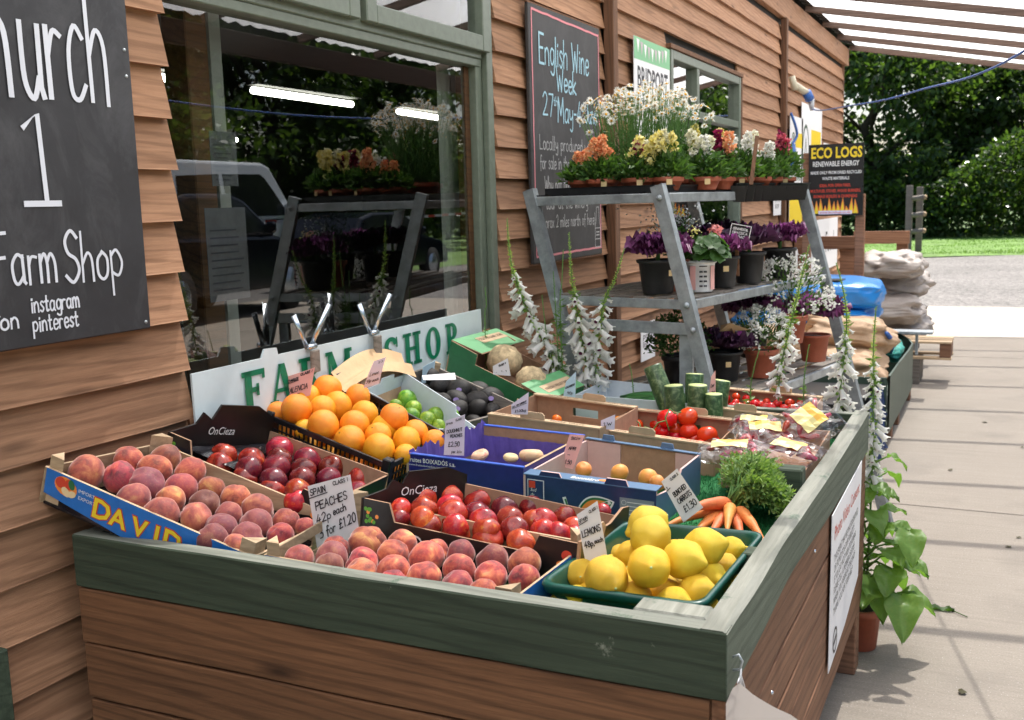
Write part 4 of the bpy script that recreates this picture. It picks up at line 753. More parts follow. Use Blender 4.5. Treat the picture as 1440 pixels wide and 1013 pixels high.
for x,y in ((SX1-.045,SY1-.10),(SX0+.05,SY1-.1),(SX0+.05,SY0+.06),(SX1-.05,SY0+.08)):
    mb=MB(); mb.box((x-.045,y-.045,0),(x+.035,y+.045,.33 if y>2 else .5),bev=.004); mb.build('leg',MT['post_wood'],stall)
plankx(SY1-.04,SX0,SX1-.046,.70,.845,.035,'g',9).build('back_rail',[MT['green_wood'],MT['raw_wood_x']],stall)
planky(SX0+.04,SY0+.041,SY1-.04,lambda t:.2,lambda t:.85,.035,'x',12,'x').build('wall_side_board',[MT['green_wood_y'],MT['raw_wood']],stall)
mb=MB(); mb.box((SX0+.04,SY1-.04,.3),(SX1-.03,SY1-.01,.7)); mb.build('back_board',MT['brown_wood'],stall)
# inner stub posts and blocks on the right side
for (x0,x1,y0,y1,zt,m) in ((-.498,-.436,2.545,2.60,.885,'green_wood'),(-.565,-.436,1.642,1.70,.853,'raw_wood')):
    mb=MB(); mb.box((x0,y0,.74),(x1,y1,zt),bev=.004); mb.build('inner_block',MT[m],stall)
mb=MB(); mb.box((-.462,2.02,.75),(-.435,2.07,.842),bev=.003); mb.build('inner_block',MT['green_wood'],stall)
# turf covered bed
nx,ny=30,40; mb=MB()
for j in range(ny+1):
    for i in range(nx+1):
        x=SX0+.04+(SX1-.044-SX0-.04)*i/nx; y=SY0+.04+(SY1-.04-SY0-.04)*j/ny
        mb.v.append((x,y,.760+.006*noise.noise((x*4,y*4,0))))
mb.f=[(j*(nx+1)+i,j*(nx+1)+i+1,(j+1)*(nx+1)+i+1,(j+1)*(nx+1)+i) for j in range(ny) for i in range(nx)]; mb.m=[0]*len(mb.f); mb.sm=[True]*len(mb.f)
mb.build('turf_mat',MT['turf'],stall)
r=np.random.default_rng(4); n=42000; x=r.uniform(-1.05,-.437,n); y=r.uniform(1.65,3.45,n); a=r.uniform(0,6.28,n)
V=np.empty((n,3,3)); z=.758; wd=.0011; V[:,0]=np.stack([x-np.cos(a)*wd,y-np.sin(a)*wd,np.full(n,z)],1); V[:,1]=np.stack([x+np.cos(a)*wd,y+np.sin(a)*wd,np.full(n,z)],1); V[:,2]=np.stack([x+r.normal(0,.004,n),y+r.normal(0,.004,n),z+r.uniform(.006,.014,n)],1)
V=V.reshape(-1,3)-np.array([-1.12,2.55,0]); g=npmesh('turf_blades',V,np.arange(n*3).reshape(-1,3),MT['turf'],stall); g['kind']='stuff'
mb=MB(); mb.tube([(SX1+.004,1.625,.800),(SX1+.014,1.625,.806),(SX1+.020,1.626,.795),(SX1+.016,1.627,.780),(SX1+.004,1.627,.776)],.0022,6); mb.build('hook',MT['galv'],stall)
for (y,z) in ((1.70,.665),(2.0,.565),(2.5,.70),(1.63,.74),(1.66,.82),(2.9,.66)):
    mb=MB(); mb.lathe([(0,.0015),(.0035,.001),(.004,-.002)],8,M=frame((SX1-.004,y,z),(0,1,0),(0,0,1))); mb.build('screw_head',MT['steel'],stall)
# ---- notice on the stall side ----
M=frame((SX1+.003,2.70,.30),(0,1,0),(0,0,1))
nb=tag(empty('side_notice',(SX1,3.0,.3)),'white printed notice with red heading fixed to the stall side planks','notice')
mb=MB(); n=16; vs=[]; 
pts=[(0,.0),(.60,.075),(.625,.43),(.02,.42)]
mb.prism([(0,0),(.30,.02),(.585,.07),(.62,.43),(.02,.425)],.002,M=M); mb.build('sheet',MT['paper'],nb)
otext('Photo Video Consent',M@Matrix.Translation((.06,.345,0)),.055,MT['red_print'],nb,width=.50)
otext('THIS EVENT MAY BE PHOTOGRAPHED\nOR FILMED FOR OUR PUBLICITY.\nIF YOU DO NOT WISH TO APPEAR\nPLEASE TELL A MEMBER OF STAFF\nWHEN YOU ARRIVE AT THE SHOP\nTHANK YOU FOR YOUR HELP',M@Matrix.Translation((.06,.285,0)),.030,MT['ink'],nb,width=.48)
mb=MB()
for i in range(26):
    q=2*PI*i/25
ribbon(mb,[(.10+.035*math.cos(2*PI*i/24),.055+.032*math.sin(2*PI*i/24)) for i in range(25)],.008,M); ribbon(mb,[(.08,.05),(.12,.06)],.012,M); mb.build('logo',MT['ink'],nb)
# ---- carrier bags hanging from the hook ----
bagb=tag(empty('carrier_bag',(SX1+.03,1.64,.45)),'bunch of translucent white carrier bags hanging on the stall corner hook','bag')
n=30;m_=16;vs=[]
def ztop(u):
    K=[(0,.735),(.05,.775),(.10,.762),(.14,.752),(.5,.700),(1,.61)]
    for (a,b),(c,d) in zip(K[:-1],K[1:]):
        if u<=c: return b+(d-b)*(u-a)/(c-a)
for j in range(m_+1):
    v=j/m_
    for i in range(n+1):
        u=i/n; z=ztop(u)*(1-v)+.27*v; vs.append((-.388+.30*u+.02*v*math.sin(u*6),1.588+.018*math.sin(u*7+v*2)*min(1,u*3)+.010*noise.noise((u*6,v*3,0))+.03*u,z))
mb=MB(); mb.add(vs,[(j*(n+1)+i,j*(n+1)+i+1,(j+1)*(n+1)+i+1,(j+1)*(n+1)+i) for j in range(m_) for i in range(n)],0,True)
m,nt,b=mat('milky_polythene'); b.inputs['Base Color'].default_value=(.62,.56,.52,1); b.inputs['Roughness'].default_value=.35; tl=N(nt,'BsdfTranslucent'); tl.inputs[0].default_value=(.6,.54,.5,1); ms=N(nt,'MixShader'); ms.inputs[0].default_value=.3; L(nt,b.outputs[0],ms.inputs[1]); L(nt,tl.outputs[0],ms.inputs[2]); L(nt,ms.outputs[0],nt.nodes['Material Output'].inputs[0])
mb.build('bag_sheet',m,bagb)
mb=MB()
for q in range(4): mb.box((SX1+.003+q*.006,1.603,.34),(SX1+.006+q*.006,1.625+.003*q,.705))
mb.build('folded_bags',m,bagb)
mb=MB()
for dy in (-.004,.003,.009): mb.tube([(SX1+.018,1.626,.782),(SX1+.016,1.626+dy,.765),(SX1+.02,1.63+dy*1.5,.742)],.0012,5)
mb.tube([(SX1+.016,1.622,.768),(SX1+.02,1.600,.775),(SX1+.02,1.592,.772)],.001,5)
mb.build('string',MT['paper'],bagb)

# =============== CRATES ===============
def V3(p): return Vector(p)
class Crate:
    def __init__(s,rim,h,name,label,cat='crate',group=None):
        s.P=[V3(p) for p in rim]; s.h=h
        s.n=(s.P[2]-s.P[0]).cross(s.P[3]-s.P[1]).normalized(); s.c=sum(s.P,Vector())/4
        s.e=tag(empty(name,s.c-s.n*h),label,cat,group)
    def fr(s,k,inset=0):
        a,b=s.P[k],s.P[(k+1)%4]; return frame(a,b-a,s.n),(b-a).length
    def panel(s,k,poly,t=.004,mf=None,mo=None,name='side_panel',h=None,tabs=None,dz=0):
        M,Ln=s.fr(k); M=M@Matrix.Translation((0,0,dz)); mb=MB()
        polys=poly(Ln,s.h) if callable(poly) else poly
        if polys and not isinstance(polys[0],list): polys=[polys]
        for p in polys: mb.prism(p,t,1,0,M=M)
        o=mb.build(name,[mo,mf],s.e); return o,M,Ln
    def base(s,m,inset=.004,t=.006,lift=.002):
        q=[p+(s.c-p).normalized()*inset*1.5-s.n*(s.h-lift) for p in s.P]; q2=[p-s.n*t for p in q]
        mb=MB(); mb.add(q+q2,[(0,1,2,3),(7,6,5,4),(0,4,5,1),(1,5,6,2),(2,6,7,3),(3,7,4,0)]); return mb.build('base',m,s.e)
    def pt(s,u,v,d=0):
        a,b,c,e=s.P; return (a*(1-u)*(1-v)+b*u*(1-v)+c*u*v+e*(1-u)*v)-s.n*d
def rect(L_,h): return [(0,0),(0,-h),(L_,-h),(L_,0)][::-1]
def cw(p): return p
def rectp(x0,x1,y0,y1): return [(x0,y0),(x1,y0),(x1,y1),(x0,y1)]
def holed(L_,h,hw=.11,hh=.026,top=.02):
    a,b=L_/2-hw/2,L_/2+hw/2
    return [rectp(0,a,-h,0),rectp(b,L_,-h,0),rectp(a,b,-top,0),rectp(a,b,-h,-top-hh)]
RIM=DATA['rim']; FR=DATA['fruit']
# A : blue wooden peach crate over the corner
A=Crate(RIM['A'],.086,'fruit_crate','blue printed wooden peach crate overhanging the left corner of the stall')
bl=MT['blue_print']; pw=MT['pale_wood']
o,MA,LA=A.panel(0,lambda l,h:[(0,0),(0,-h*.70),(l*.4,-h),(l,-h),(l,0)][::-1],.006,bl,pw)
A.panel(1,lambda l,h:holed(l,h,.12,.03,.022),.005,pw,pw); A.panel(2,lambda l,h:rectp(0,l,-h,0),.005,bl,pw); A.panel(3,lambda l,h:holed(l,h,.13,.026,.028),.005,pw,pw)
A.base(MT['clear_black'])
def tripost(C_,k,up=.030,s=.034):
    p=C_.P[k]; a=(C_.P[(k+1)%4]-p).normalized(); b=(C_.P[(k-1)%4]-p).normalized(); q=p+(a+b)*.006
    vs=[q+C_.n*up,q+a*s+C_.n*up,q+b*s+C_.n*up,q-C_.n*(C_.h-.003),q+a*s-C_.n*(C_.h-.003),q+b*s-C_.n*(C_.h-.003)]
    mb=MB(); mb.add(vs,[(0,1,2),(5,4,3),(0,3,4,1),(1,4,5,2),(2,5,3,0)]); mb.build('corner_post',MT['pale_wood'],C_.e)
for k in range(4): tripost(A,k,.030)
T=lambda M,x,y:M@Matrix.Translation((x,y,0))
# arc lettering DAVID: yellow with red outline
for i,(ch,x,sz) in enumerate(zip('DAVID',(.132,.180,.236,.290,.312),(.066,.060,.060,.062,.066))):
    y=-.066-.0*i
    otext(ch,T(MA,x,y),sz,MT['red_print'],A.e,bold=.060,z=.0008); otext(ch,T(MA,x,y),sz,MT['yellow'],A.e,bold=.022,z=.0016)
otext('IMPORT',T(MA,.092,-.026),.012,MT['white_print'],A.e); otext('EXPORT',T(MA,.094,-.042),.012,MT['white_print'],A.e)
mb=MB()
def disc(mb,M,x,y,rx,ry,mi,z=.001,a=0,n=18):
    mb.add([(x+rx*math.cos(2*PI*i/n)*math.cos(a)-ry*math.sin(2*PI*i/n)*math.sin(a),y+rx*math.cos(2*PI*i/n)*math.sin(a)+ry*math.sin(2*PI*i/n)*math.cos(a),z) for i in range(n)],[tuple(range(n))],mi,M=M)
disc(mb,MA,.060,-.026,.030,.022,0,.001,-.2);disc(mb,MA,.046,-.020,.013,.013,1,.0014);disc(mb,MA,.068,-.018,.012,.012,1,.0015);disc(mb,MA,.062,-.038,.013,.009,2,.0016,-.7);disc(mb,MA,.078,-.038,.011,.008,2,.0017,.5);disc(mb,MA,.074,-.016,.008,.012,3,.0018,.4)
mb.build('fruit_picture',[MT['orange_print'],MT['red_print'],simple('cream_print',(.80,.62,.36),.5),MT['green_print']],A.e)
# dark empty tray wedged below A
mb=MB(); mb.box((-1.80,1.66,.762),(-1.45,1.90,.83),bev=.006); o=mb.build('spare_tray',MT['clear_black']); tag(o,'flat black empty tray propping up the blue peach crate at the corner','tray')
# B
B=Crate(RIM['B'],.095,'fruit_crate','blue ended wooden peach crate at the front of the stall beside the lemons')
B.panel(0,lambda l,h:rectp(0,l,-h,0),.005,bl,pw); o,MB_,LB=B.panel(1,lambda l,h:rectp(0,l,-h,0),.005,bl,pw); B.panel(2,lambda l,h:rectp(0,l,-h,0),.005,pw,pw); B.panel(3,lambda l,h:holed(l,h,.16,.034,.022),.005,pw,pw)
B.base(MT['clear_black'])
for k in range(4): tripost(B,k,.028 if k!=1 else .018)
otext('IMPORT EXPORT',T(MB_,.13,-.022),.013,MT['white_print'],B.e); mb=MB(); disc(mb,MB_,.262,-.028,.022,.014,0); disc(mb,MB_,.060,-.055,.012,.012,1); mb.build('fruit_picture',[MT['orange_print'],MT['white_print']],B.e)
# black nectarine cartons C and D
bk=MT['black_print']; ci=MT['card_in']
def endp(l,h,up=.045):   # raised end with a notch
    return [(0,-h),(l,-h),(l,up*.55),(l*.80,up),(l*.42,up),(l*.36,up*.45),(l*.27,up*.7),(l*.22,up*.3),(0,0)]
def endp_r(l,h,up=.045): return [(l-x,y) for x,y in reversed(endp(l,h,up))]
def nearp(l,h): return [(0,-h),(l,-h),(l,0),(l*.83,0),(l*.80,-.040),(l*.17,-.040),(l*.14,0),(0,0)]
for key,lab in (('C','black nectarine carton behind the corner peach crate with an empty tray pocket'),('D','black nectarine carton in the middle just above the front peaches')):
    C_=Crate(RIM[key],.092,'fruit_carton',lab)
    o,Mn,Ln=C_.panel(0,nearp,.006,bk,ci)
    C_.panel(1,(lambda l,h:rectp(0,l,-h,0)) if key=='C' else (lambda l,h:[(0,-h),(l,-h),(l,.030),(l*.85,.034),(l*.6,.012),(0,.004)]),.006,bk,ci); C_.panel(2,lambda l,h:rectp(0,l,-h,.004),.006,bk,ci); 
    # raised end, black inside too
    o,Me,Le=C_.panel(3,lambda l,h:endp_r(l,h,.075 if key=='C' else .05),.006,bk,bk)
    mb=MB(); Mi=Me@Matrix.Translation((Le*.52,.002,-.0062))@Matrix.Rotation(PI,4,'Y'); o=otext('OnCieza',Mi@Matrix.Translation((-Le*.14,-.008,0)),.030,MT['white_print'],C_.e,z=.0006,shear=.15)
    for s,(gx,gy) in enumerate(((.030,-.020),)):
        mb=MB(); rr=random.Random(3)
        for i in range(12): disc(mb,Mn,.012+rr.uniform(0,.038),-.022-rr.uniform(0,.030),.0048,.0048,rr.choice((0,0,1)),.001+i*1e-5)
        mb.build('molecule_print',[simple('leaf_green_print',(.10,.33,.03),.5),MT['orange_print']],C_.e)
    mb=MB(); disc(mb,Mn,Ln-.028,-.030,.012,.011,0); disc(mb,Mn,Ln-.038,-.05,.012,.008,1,.0012); mb.build('fruit_picture',[MT['red_print'],MT['orange_print']],C_.e)
    if key=='D':
        mb=MB(); 
        for cx in (.155,.225): ribbon(mb,[(cx+.019*math.cos(q),-.082+.022*math.sin(q)) for q in [i*PI/10 for i in range(0,20)]],.004,Mn)
        mb.build('brand_lettering',MT['white_print'],C_.e)
        mb=MB(); M1,l1=C_.fr(1); mb.prism([(.045,-.01),(.13,-.01),(.14,.012),(.125,.024),(.06,.024),(.045,.012)],.004,M=M1@Matrix.Translation((0,0,.001))); mb.build('tab',MT['card_pale'],C_.e)
    C_.base(MT['clear_black'])
    if key=='C':   # vacuum-formed liner with an empty pocket
        mb=MB(); n=14; vs=[]
        for j in range(n+1):
            for i in range(n+1):
                p=C_.pt(.03+.34*i/n,.10+.86*j/n,.034+ .010*math.sin(i*.9)*math.sin(j*.9)+.022*math.exp(-(((i-8)/3.2)**2+((j-9)/3.2)**2))); vs.append(p)
        mb.add(vs,[(j*(n+1)+i,j*(n+1)+i+1,(j+1)*(n+1)+i+1,(j+1)*(n+1)+i) for j in range(n) for i in range(n)],0,True); mb.build('liner',MT['clear_black'],C_.e)
# E orange crate: black plastic mesh
E_=Crate(RIM['E'],.125,'fruit_crate','black plastic mesh crate heaped with oranges')
def meshpanel(C_,k,m):
    M,l=C_.fr(k); h=C_.h; mb=MB(); mb.box((0,-.016,-.004),(l,0,.004),M=M,bev=.001); mb.box((0,-h,-.004),(l,-h+.014,.004),M=M,bev=.001)
    n=int(l/.017); mb.box((0,-h*.5-.004,-.003),(l,-h*.5+.004,.003),M=M)
    for q in (.3,.7): mb.box((0,-h*q-.002,-.002),(l,-h*q+.002,.002),M=M)
    for i in range(n+1):
        x=l*i/n; w_=.010 if i in (0,n) else (.006 if i%5==0 else .0022); mb.box((x-w_/2,-h+.012,-.0025),(x+w_/2,-.014,.0025),M=M)
    mb.build('mesh_side',m,C_.e)
for k in range(4): meshpanel(E_,k,MT['black_plastic'])
E_.base(MT['black_plastic'])
for k,(nm) in ((0,'a'),(3,'b'),(1,'c'),(2,'d')):
    mb=MB(); p=E_.P[k]; mb.box((-.013,-E_.h,-.013),(.013,.012,.013),M=frame(p+(E_.c-p).normalized()*.008,(E_.P[(k+1)%4]-p),E_.n),bev=.003); mb.build('corner_post',MT['black_plastic'],E_.e)
# F lime carton white inside
F_=Crate(RIM['F'],.105,'fruit_carton','white lined black carton of limes behind the oranges')
wc=MT['white_card']
F_.panel(0,lambda l,h:rectp(0,l,-h,0),.004,bk,wc); F_.panel(1,lambda l,h:rectp(0,l,-h,-.02),.004,bk,wc); F_.panel(2,lambda l,h:[(0,-h),(l,-h),(l,.008),(l*.30,.008),(l*.28,-.014),(0,-.02)],.004,bk,wc); F_.panel(3,lambda l,h:[(0,-h),(l,-h),(l,0),(l*.62,0),(l*.60,.016),(l*.30,.016),(l*.28,0),(0,0)],.004,bk,wc); F_.base(wc)
mb=MB(); M0,l0=F_.fr(0); ribbon(mb,[(l0*.42+.016*math.cos(i*PI/10),-.028+.016*math.sin(i*PI/10)) for i in range(18)],.003,M0); mb.build('logo',MT['white_print'],F_.e)
# G avocado crate of grey wood
G_=Crate(RIM['G'],.10,'fruit_crate','grey weathered wooden crate of avocados')
for k in range(4): G_.panel(k,lambda l,h:[rectp(0,l,-h*.46,0),rectp(0,l,-h,-h*.54)],.008,MT['grey_wood'],MT['grey_wood'])
G_.base(bk)
for k in (0,2,3): tripost(G_,k,.02,.03)
mb=MB(); M3,l3=G_.fr(3); mb.prism([(.03,-.04),(.12,-.05),(.125,.018),(.035,.03)],.0015,M=M3@Matrix.Translation((0,0,-.02))@Matrix.Rotation(.1,4,'X')); mb.build('label_sheet',MT['paper_blue'],G_.e)
# paper-bag box between sign and oranges
kb=tag(empty('paper_bag_pack',(-1.84,2.8,.9)),'creased brown paper bags lying in an open box under the shop sign','bags')
vs=[];n=16
for j in range(n+1):
    for i in range(n+1):
        u,v=i/n,j/n; a=Vector((-1.892,2.66,1.045));b=Vector((-1.80,2.60,1.005));c=Vector((-1.775,2.98,1.0));d=Vector((-1.892,3.08,1.045))
        p=a*(1-u)*(1-v)+b*u*(1-v)+c*u*v+d*(1-u)*v; p.z+=.035*math.sin(PI*v)+.008*math.sin(u*7+v*3)-.012*abs(math.sin(u*PI*1.5)); vs.append(p)
mb=MB(); mb.add(vs,[(j*(n+1)+i,j*(n+1)+i+1,(j+1)*(n+1)+i+1,(j+1)*(n+1)+i) for j in range(n) for i in range(n)]); mb.build('paper_sheets',MT['kraft'],kb)
mb=MB(); mb.box((-1.89,2.70,.90),(-1.81,3.0,1.02)); mb.build('box',MT['card'],kb)
# H green celeriac carton with lids
H_=Crate(RIM['H'],.105,'vegetable_carton','green carton with partly folded lid flaps holding two celeriacs')
gp=MT['green_print']
for k in range(4): H_.panel(k,lambda l,h:rectp(0,l,-h,0),.005,gp,ci)
H_.base(ci)
def flap(C_,k,x0,x1,depth,ang,lift,name,m=MT['greenlid']):
    M,l=C_.fr(k); M=M@Matrix.Translation((0,lift,0))@Matrix.Rotation(ang,4,'X'); mb=MB()
    mb.add([(x0*l,0,0),(x1*l,0,0),(x1*l,0,-depth),(x0*l,0,-depth),(x0*l,.004,0),(x1*l,.004,0),(x1*l,.004,-depth*.98),(x0*l,.004,-depth)],[(0,1,2,3),(7,6,5,4),(0,4,5,1),(1,5,6,2),(2,6,7,3),(3,7,4,0)],[0,1,0,0,0,0],M=M)
    mb.build(name,[ci,m],C_.e); return M,l
# left end hood
M,l=flap(H_,3,0,1,.135,-.10,.045,'lid_flap')
mb=MB(); M3,l3=H_.fr(3); mb.prism(rectp(0,l3,0,.045),.005,1,0,M=M3); mb.build('lid_riser',[ci,gp],H_.e)
mb=MB(); M0,l0=H_.fr(0); mb.prism([(0,0),(.135,0),(.135,.040),(0,.045)],.005,1,0,M=M0); mb.build('lid_riser',[ci,gp],H_.e)
mb=MB(); M2,l2=H_.fr(2); mb.prism([(l2-.135,0),(l2,0),(l2,.045),(l2-.135,.04)],.005,1,0,M=M2); mb.build('lid_riser',[ci,gp],H_.e)
mb=MB(); ML=M@Matrix.Translation((0,.0046,0))@Matrix.Rotation(-PI/2,4,'X'); mb.prism(rectp(.04,.25,.030,.075),.0005,M=ML@Matrix.Translation((0,0,.0004))); mb.build('label_strip',MT['card_pale'],H_.e)
otext('BEST BRITISH VEG',T(ML,.05,.042),.022,MT['soil'],H_.e,width=.19,z=.0012)
M,l=flap(H_,1,0,1,.12,.16,.0,'lid_flap'); ML=M@Matrix.Translation((0,.0046,0))@Matrix.Rotation(-PI/2,4,'X'); mb=MB(); mb.prism(rectp(.05,.24,.03,.075),.0005,M=ML@Matrix.Translation((0,0,.0004))); mb.build('label_strip',MT['card_pale'],H_.e)
otext('FRESH VEGETABLES',T(ML,.06,.043),.02,MT['soil'],H_.e,width=.17,z=.0012)
# brown cartons J, K, L with folded shelf edges and tabs
def carton(key,lab,h=.10,label='MORE TASTE'):
    C_=Crate(RIM[key],h,'vegetable_carton',lab); cd=MT['card']
    for k in range(4):
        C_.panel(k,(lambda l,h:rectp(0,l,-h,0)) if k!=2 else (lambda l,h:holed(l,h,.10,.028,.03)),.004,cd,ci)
    # folded rim shelves on long sides
    for k in (0,2):
        M,l=C_.fr(k); mb=MB(); 
        mb.box((.0,-.001,-.022),(l,.004,.002),M=M); 
        for a,b in ((.30,.52),):
            mb.prism([(l*a,0),(l*b,0),(l*b,.014),(l*b-.008,.022),(l*a+.008,.022),(l*a,.014)],.004,M=M@Matrix.Translation((0,.004,-.002)))
        mb.build('folded_edge',MT['card_pale'],C_.e)
        Mt=M@Matrix.Translation((0,.0042,0))@Matrix.Rotation(-PI/2,4,'X')
        otext(label,Mt@Matrix.Translation((l*.56,.005,0)),.014,MT['soil' if key!='K' else 'red_print'],C_.e,width=l*.30,z=.0006)
        otext(label,Mt@Matrix.Translation((l*.05,.005,0)),.014,MT['soil'],C_.e,width=l*.22,z=.0006)
    C_.base(ci); return C_
J_=carton('J','empty looking brown carton with hand holes, left of the tomato cartons')
K_=carton('K','brown carton holding large red vine tomatoes')
L_=carton('L','brown carton of small red plum tomatoes at the back right corner')
# M royal blue doughnut-peach crate
M_=Crate(RIM['M'],.115,'fruit_crate','royal blue crate lined with purple tissue holding flat peaches')
rb=MT['royal_print']
o,M0,l0=M_.panel(0,lambda l,h:rectp(0,l,-h,0),.008,rb,pw); M_.panel(1,lambda l,h:rectp(0,l,-h,0),.008,rb,pw); M_.panel(3,lambda l,h:rectp(0,l,-h,0),.008,rb,pw)
M_.panel(2,lambda l,h:holed(l,h,.11,.022,.045),.008,rb,MT['card_in'])
for k in (0,2):
    M,l=M_.fr(k); mb=MB(); mb.box((0,0,-.010),(l,.003,.0015),M=M); mb.build('blue_edge',MT['royal_rim'],M_.e)
otext('Fruites BOIXADÓS s.a.',T(M0,.006,-.020),.018,MT['white_print'],M_.e,bold=.01,width=.145); otext('www.fruitesboixados.com',T(M0,.008,-.030),.008,MT['white_print'],M_.e,width=.10)
mb=MB(); mb.prism(rectp(l0-.055,l0-.030,-.10,-.078),.0006,M=M0@Matrix.Translation((0,0,.0008))); mb.build('sticker',MT['paper_blue'],M_.e)
M_.base(MT['purple_paper'])
for k,(a,b) in enumerate(((2,0),(3,0),(1,0))):
    M,l=M_.fr(a); M=M@Matrix.Translation((0,-.028 if a!=3 else .012,-.012)); n=26; mb=MB(); vs=[]
    for i in range(n+1): vs+=[(l*i/n,-.085,0),(l*i/n,((.004 if i%2 else -.006)+.006*math.sin(i))*(1 if a==3 else .12),(.004 if a==3 else .0012)*math.sin(i*1.7))]
    mb.add(vs,[(2*i,2*i+2,2*i+3,2*i+1) for i in range(n)],M=M); mb.build('tissue',MT['purple_paper'],M_.e)
M_.base(rb)
# N navy apricot carton
N_=Crate(RIM['N'],.118,'fruit_carton','navy blue printed apricot carton with orange leaf emblem')
nv=MT['navy_print']; pk=MT['pink_card']
o,M0,l0=N_.panel(0,lambda l,h:[(0,-h),(l,-h),(l,-.004),(l*.80,-.004),(l*.78,.014),(l*.64,.014),(l*.62,-.004),(l*.30,-.004),(l*.28,.010),(l*.14,.010),(l*.12,-.004),(0,-.004)],.006,nv,pk)
N_.panel(1,lambda l,h:[(0,-h),(l,-h),(l,0),(l*.55,0),(l*.45,-.035),(0,-.015)],.006,MT['navy_rim'],pk); N_.panel(2,lambda l,h:rectp(0,l,-h,0),.006,nv,MT['card_in']); N_.panel(3,lambda l,h:rectp(0,l,-h,-.004),.006,nv,pk)
M2,l2=N_.fr(2)
for x0,x1 in ((0,.07),(l2-.11,l2)): mb=MB(); mb.box((x0,-.115,-.0095),(x1,-.004,-.0065),M=M2); mb.build('pink_corner',pk,N_.e)
mb=MB(); mb.box((0,0,-.012),(l2,.003,.002),M=M2); 
for q in (.28,.80): mb.prism([(l2*q-.02,.003),(l2*q+.02,.003),(l2*q+.016,.018),(l2*q-.016,.018)],.004,M=M2)
mb.build('folded_edge',MT['navy_rim'],N_.e)
mb=MB(); mb.box((0,-.004,-.045),(l0,-.0015,.001),M=M0); mb.build('folded_edge',MT['navy_rim'],N_.e)
Mt=M0@Matrix.Translation((0,-.0013,0))@Matrix.Rotation(-PI/2,4,'X'); otext('Bonniéro',Mt@Matrix.Translation((.125,.010,0)),.026,MT['white_print'],N_.e,width=.075,bold=.02,z=.0006)
mb=MB(); disc(mb,Mt,.215,.024,.018,.008,0,.0006,.1); mb.build('logo',MT['orange_print'],N_.e)
mb=MB(); mb.prism(rectp(.012,.058,-.068,-.014),.0004,1,1,M=M0@Matrix.Translation((0,0,.0006))); mb.prism(rectp(.014,.056,-.066,-.016),.0004,0,0,M=M0@Matrix.Translation((0,0,.0012))); mb.prism(rectp(.016,.034,-.036,-.018),.0004,2,2,M=M0@Matrix.Translation((0,0,.0018))); mb.build('badge',[nv,MT['white_print'],MT['red_print']],N_.e)
otext('Sud\nde\nFrance',T(M0,.020,-.045),.013,MT['white_print'],N_.e,z=.002,shear=.3,width=.03)
otext('Fournès',T(M0,.010,-.112),.046,MT['white_print'],N_.e,width=.19,bold=.03); otext('Fournès',T(M0,.012,-.111),.044,nv,N_.e,width=.186,bold=-.004,z=.0018)
mb=MB(); 
def leafpoly(mb,M,x,y,l,w_,a,mi,z):
    P=[]
    for i in range(13):
        t=i/12; P.append((t*l,w_*math.sin(PI*t)**.8*(.6+.4*(1-t))))
    for i in range(11,0,-1):
        t=i/12; P.append((t*l,-w_*math.sin(PI*t)**.8*.85))
    ca,sa=math.cos(a),math.sin(a); mb.add([(x+px*ca-py*sa,y+px*sa+py*ca,z) for px,py in P],[tuple(range(len(P)))],mi,M=M)
leafpoly(mb,M0,.150,-.080,.105,.034,.35,0,.0010); leafpoly(mb,M0,.154,-.078,.095,.028,.35,1,.0014); leafpoly(mb,M0,.160,-.076,.080,.021,.35,2,.0018)
ribbon(mb,catmull([(.115,-.052),(.128,-.078),(.165,-.078),(.235,-.047)]),.010,M0,0,.0021); ribbon(mb,catmull([(.118,-.055),(.130,-.077),(.165,-.077),(.230,-.048)]),.005,M0,1,.0025)
mb.build('leaf_emblem',[MT['white_print'],gp,MT['orange_print']],N_.e)
mb=MB(); mb.prism(rectp(.262,.350,-.090,-.030),.0004,M=M0@Matrix.Translation((0,0,.0008))); mb.build('origin_label',simple('grey_print_label',(.24,.27,.30),.5),N_.e)
mb=MB(); 
for i in range(5): ribbon(mb,[(.282 if i<2 else .266,-.040-.010*i),(.345,-.040-.010*i)],.002,M0,0,.0014)
ribbon(mb,[(.273+.006*math.cos(i*PI/8),-.042+.006*math.sin(i*PI/8)) for i in range(17)],.001,M0,0,.0016); mb.build('small_print',MT['white_print'],N_.e)
N_.base(ci)
# I cucumber box
I_=Crate(RIM['I'],.09,'vegetable_carton','white lined box of cucumbers at the back of the stall')
for k in range(4): I_.panel(k,lambda l,h:rectp(0,l,-h,0),.004,wc,wc)
I_.base(wc)
# O lemon crate: green plastic, flared with rolled rim
O_=Crate(RIM['O'],.082,'fruit_crate','dark green plastic crate full of lemons at the front right')
def rrect(C_,out,d,r_=.035,n=6):
    pts=[]
    for k in range(4):
        p=C_.P[k]; a=(C_.P[(k-1)%4]-p).normalized(); b=(C_.P[(k+1)%4]-p).normalized(); p=p-(a+b)*out
        for i in range(n+1):
            t=i/n; q1=p+a*r_; q2=p+b*r_; pts.append(q1*(1-t)**2+p*2*t*(1-t)+q2*t*t-C_.n*d)
    return pts
rings=[(.004,.020),(.008,.006),(.006,0),(-.002,-.001),(-.006,.004),(-.008,.02),(-.022,.076),(-.03,.080)]
mb=MB(); vs=[]; 
for o_,d in rings: vs+=rrect(O_,o_,d)
m_=len(rrect(O_,0,0))
for i in range(len(rings)-1):
    for k in range(m_): mb.f.append((i*m_+k,i*m_+(k+1)%m_,(i+1)*m_+(k+1)%m_,(i+1)*m_+k))
mb.f.append(tuple(range((len(rings)-1)*m_,len(rings)*m_)))
mb.v=[tuple(v) for v in vs]; mb.m=[0]*len(mb.f); mb.sm=[True]*(len(mb.f)-1)+[False]
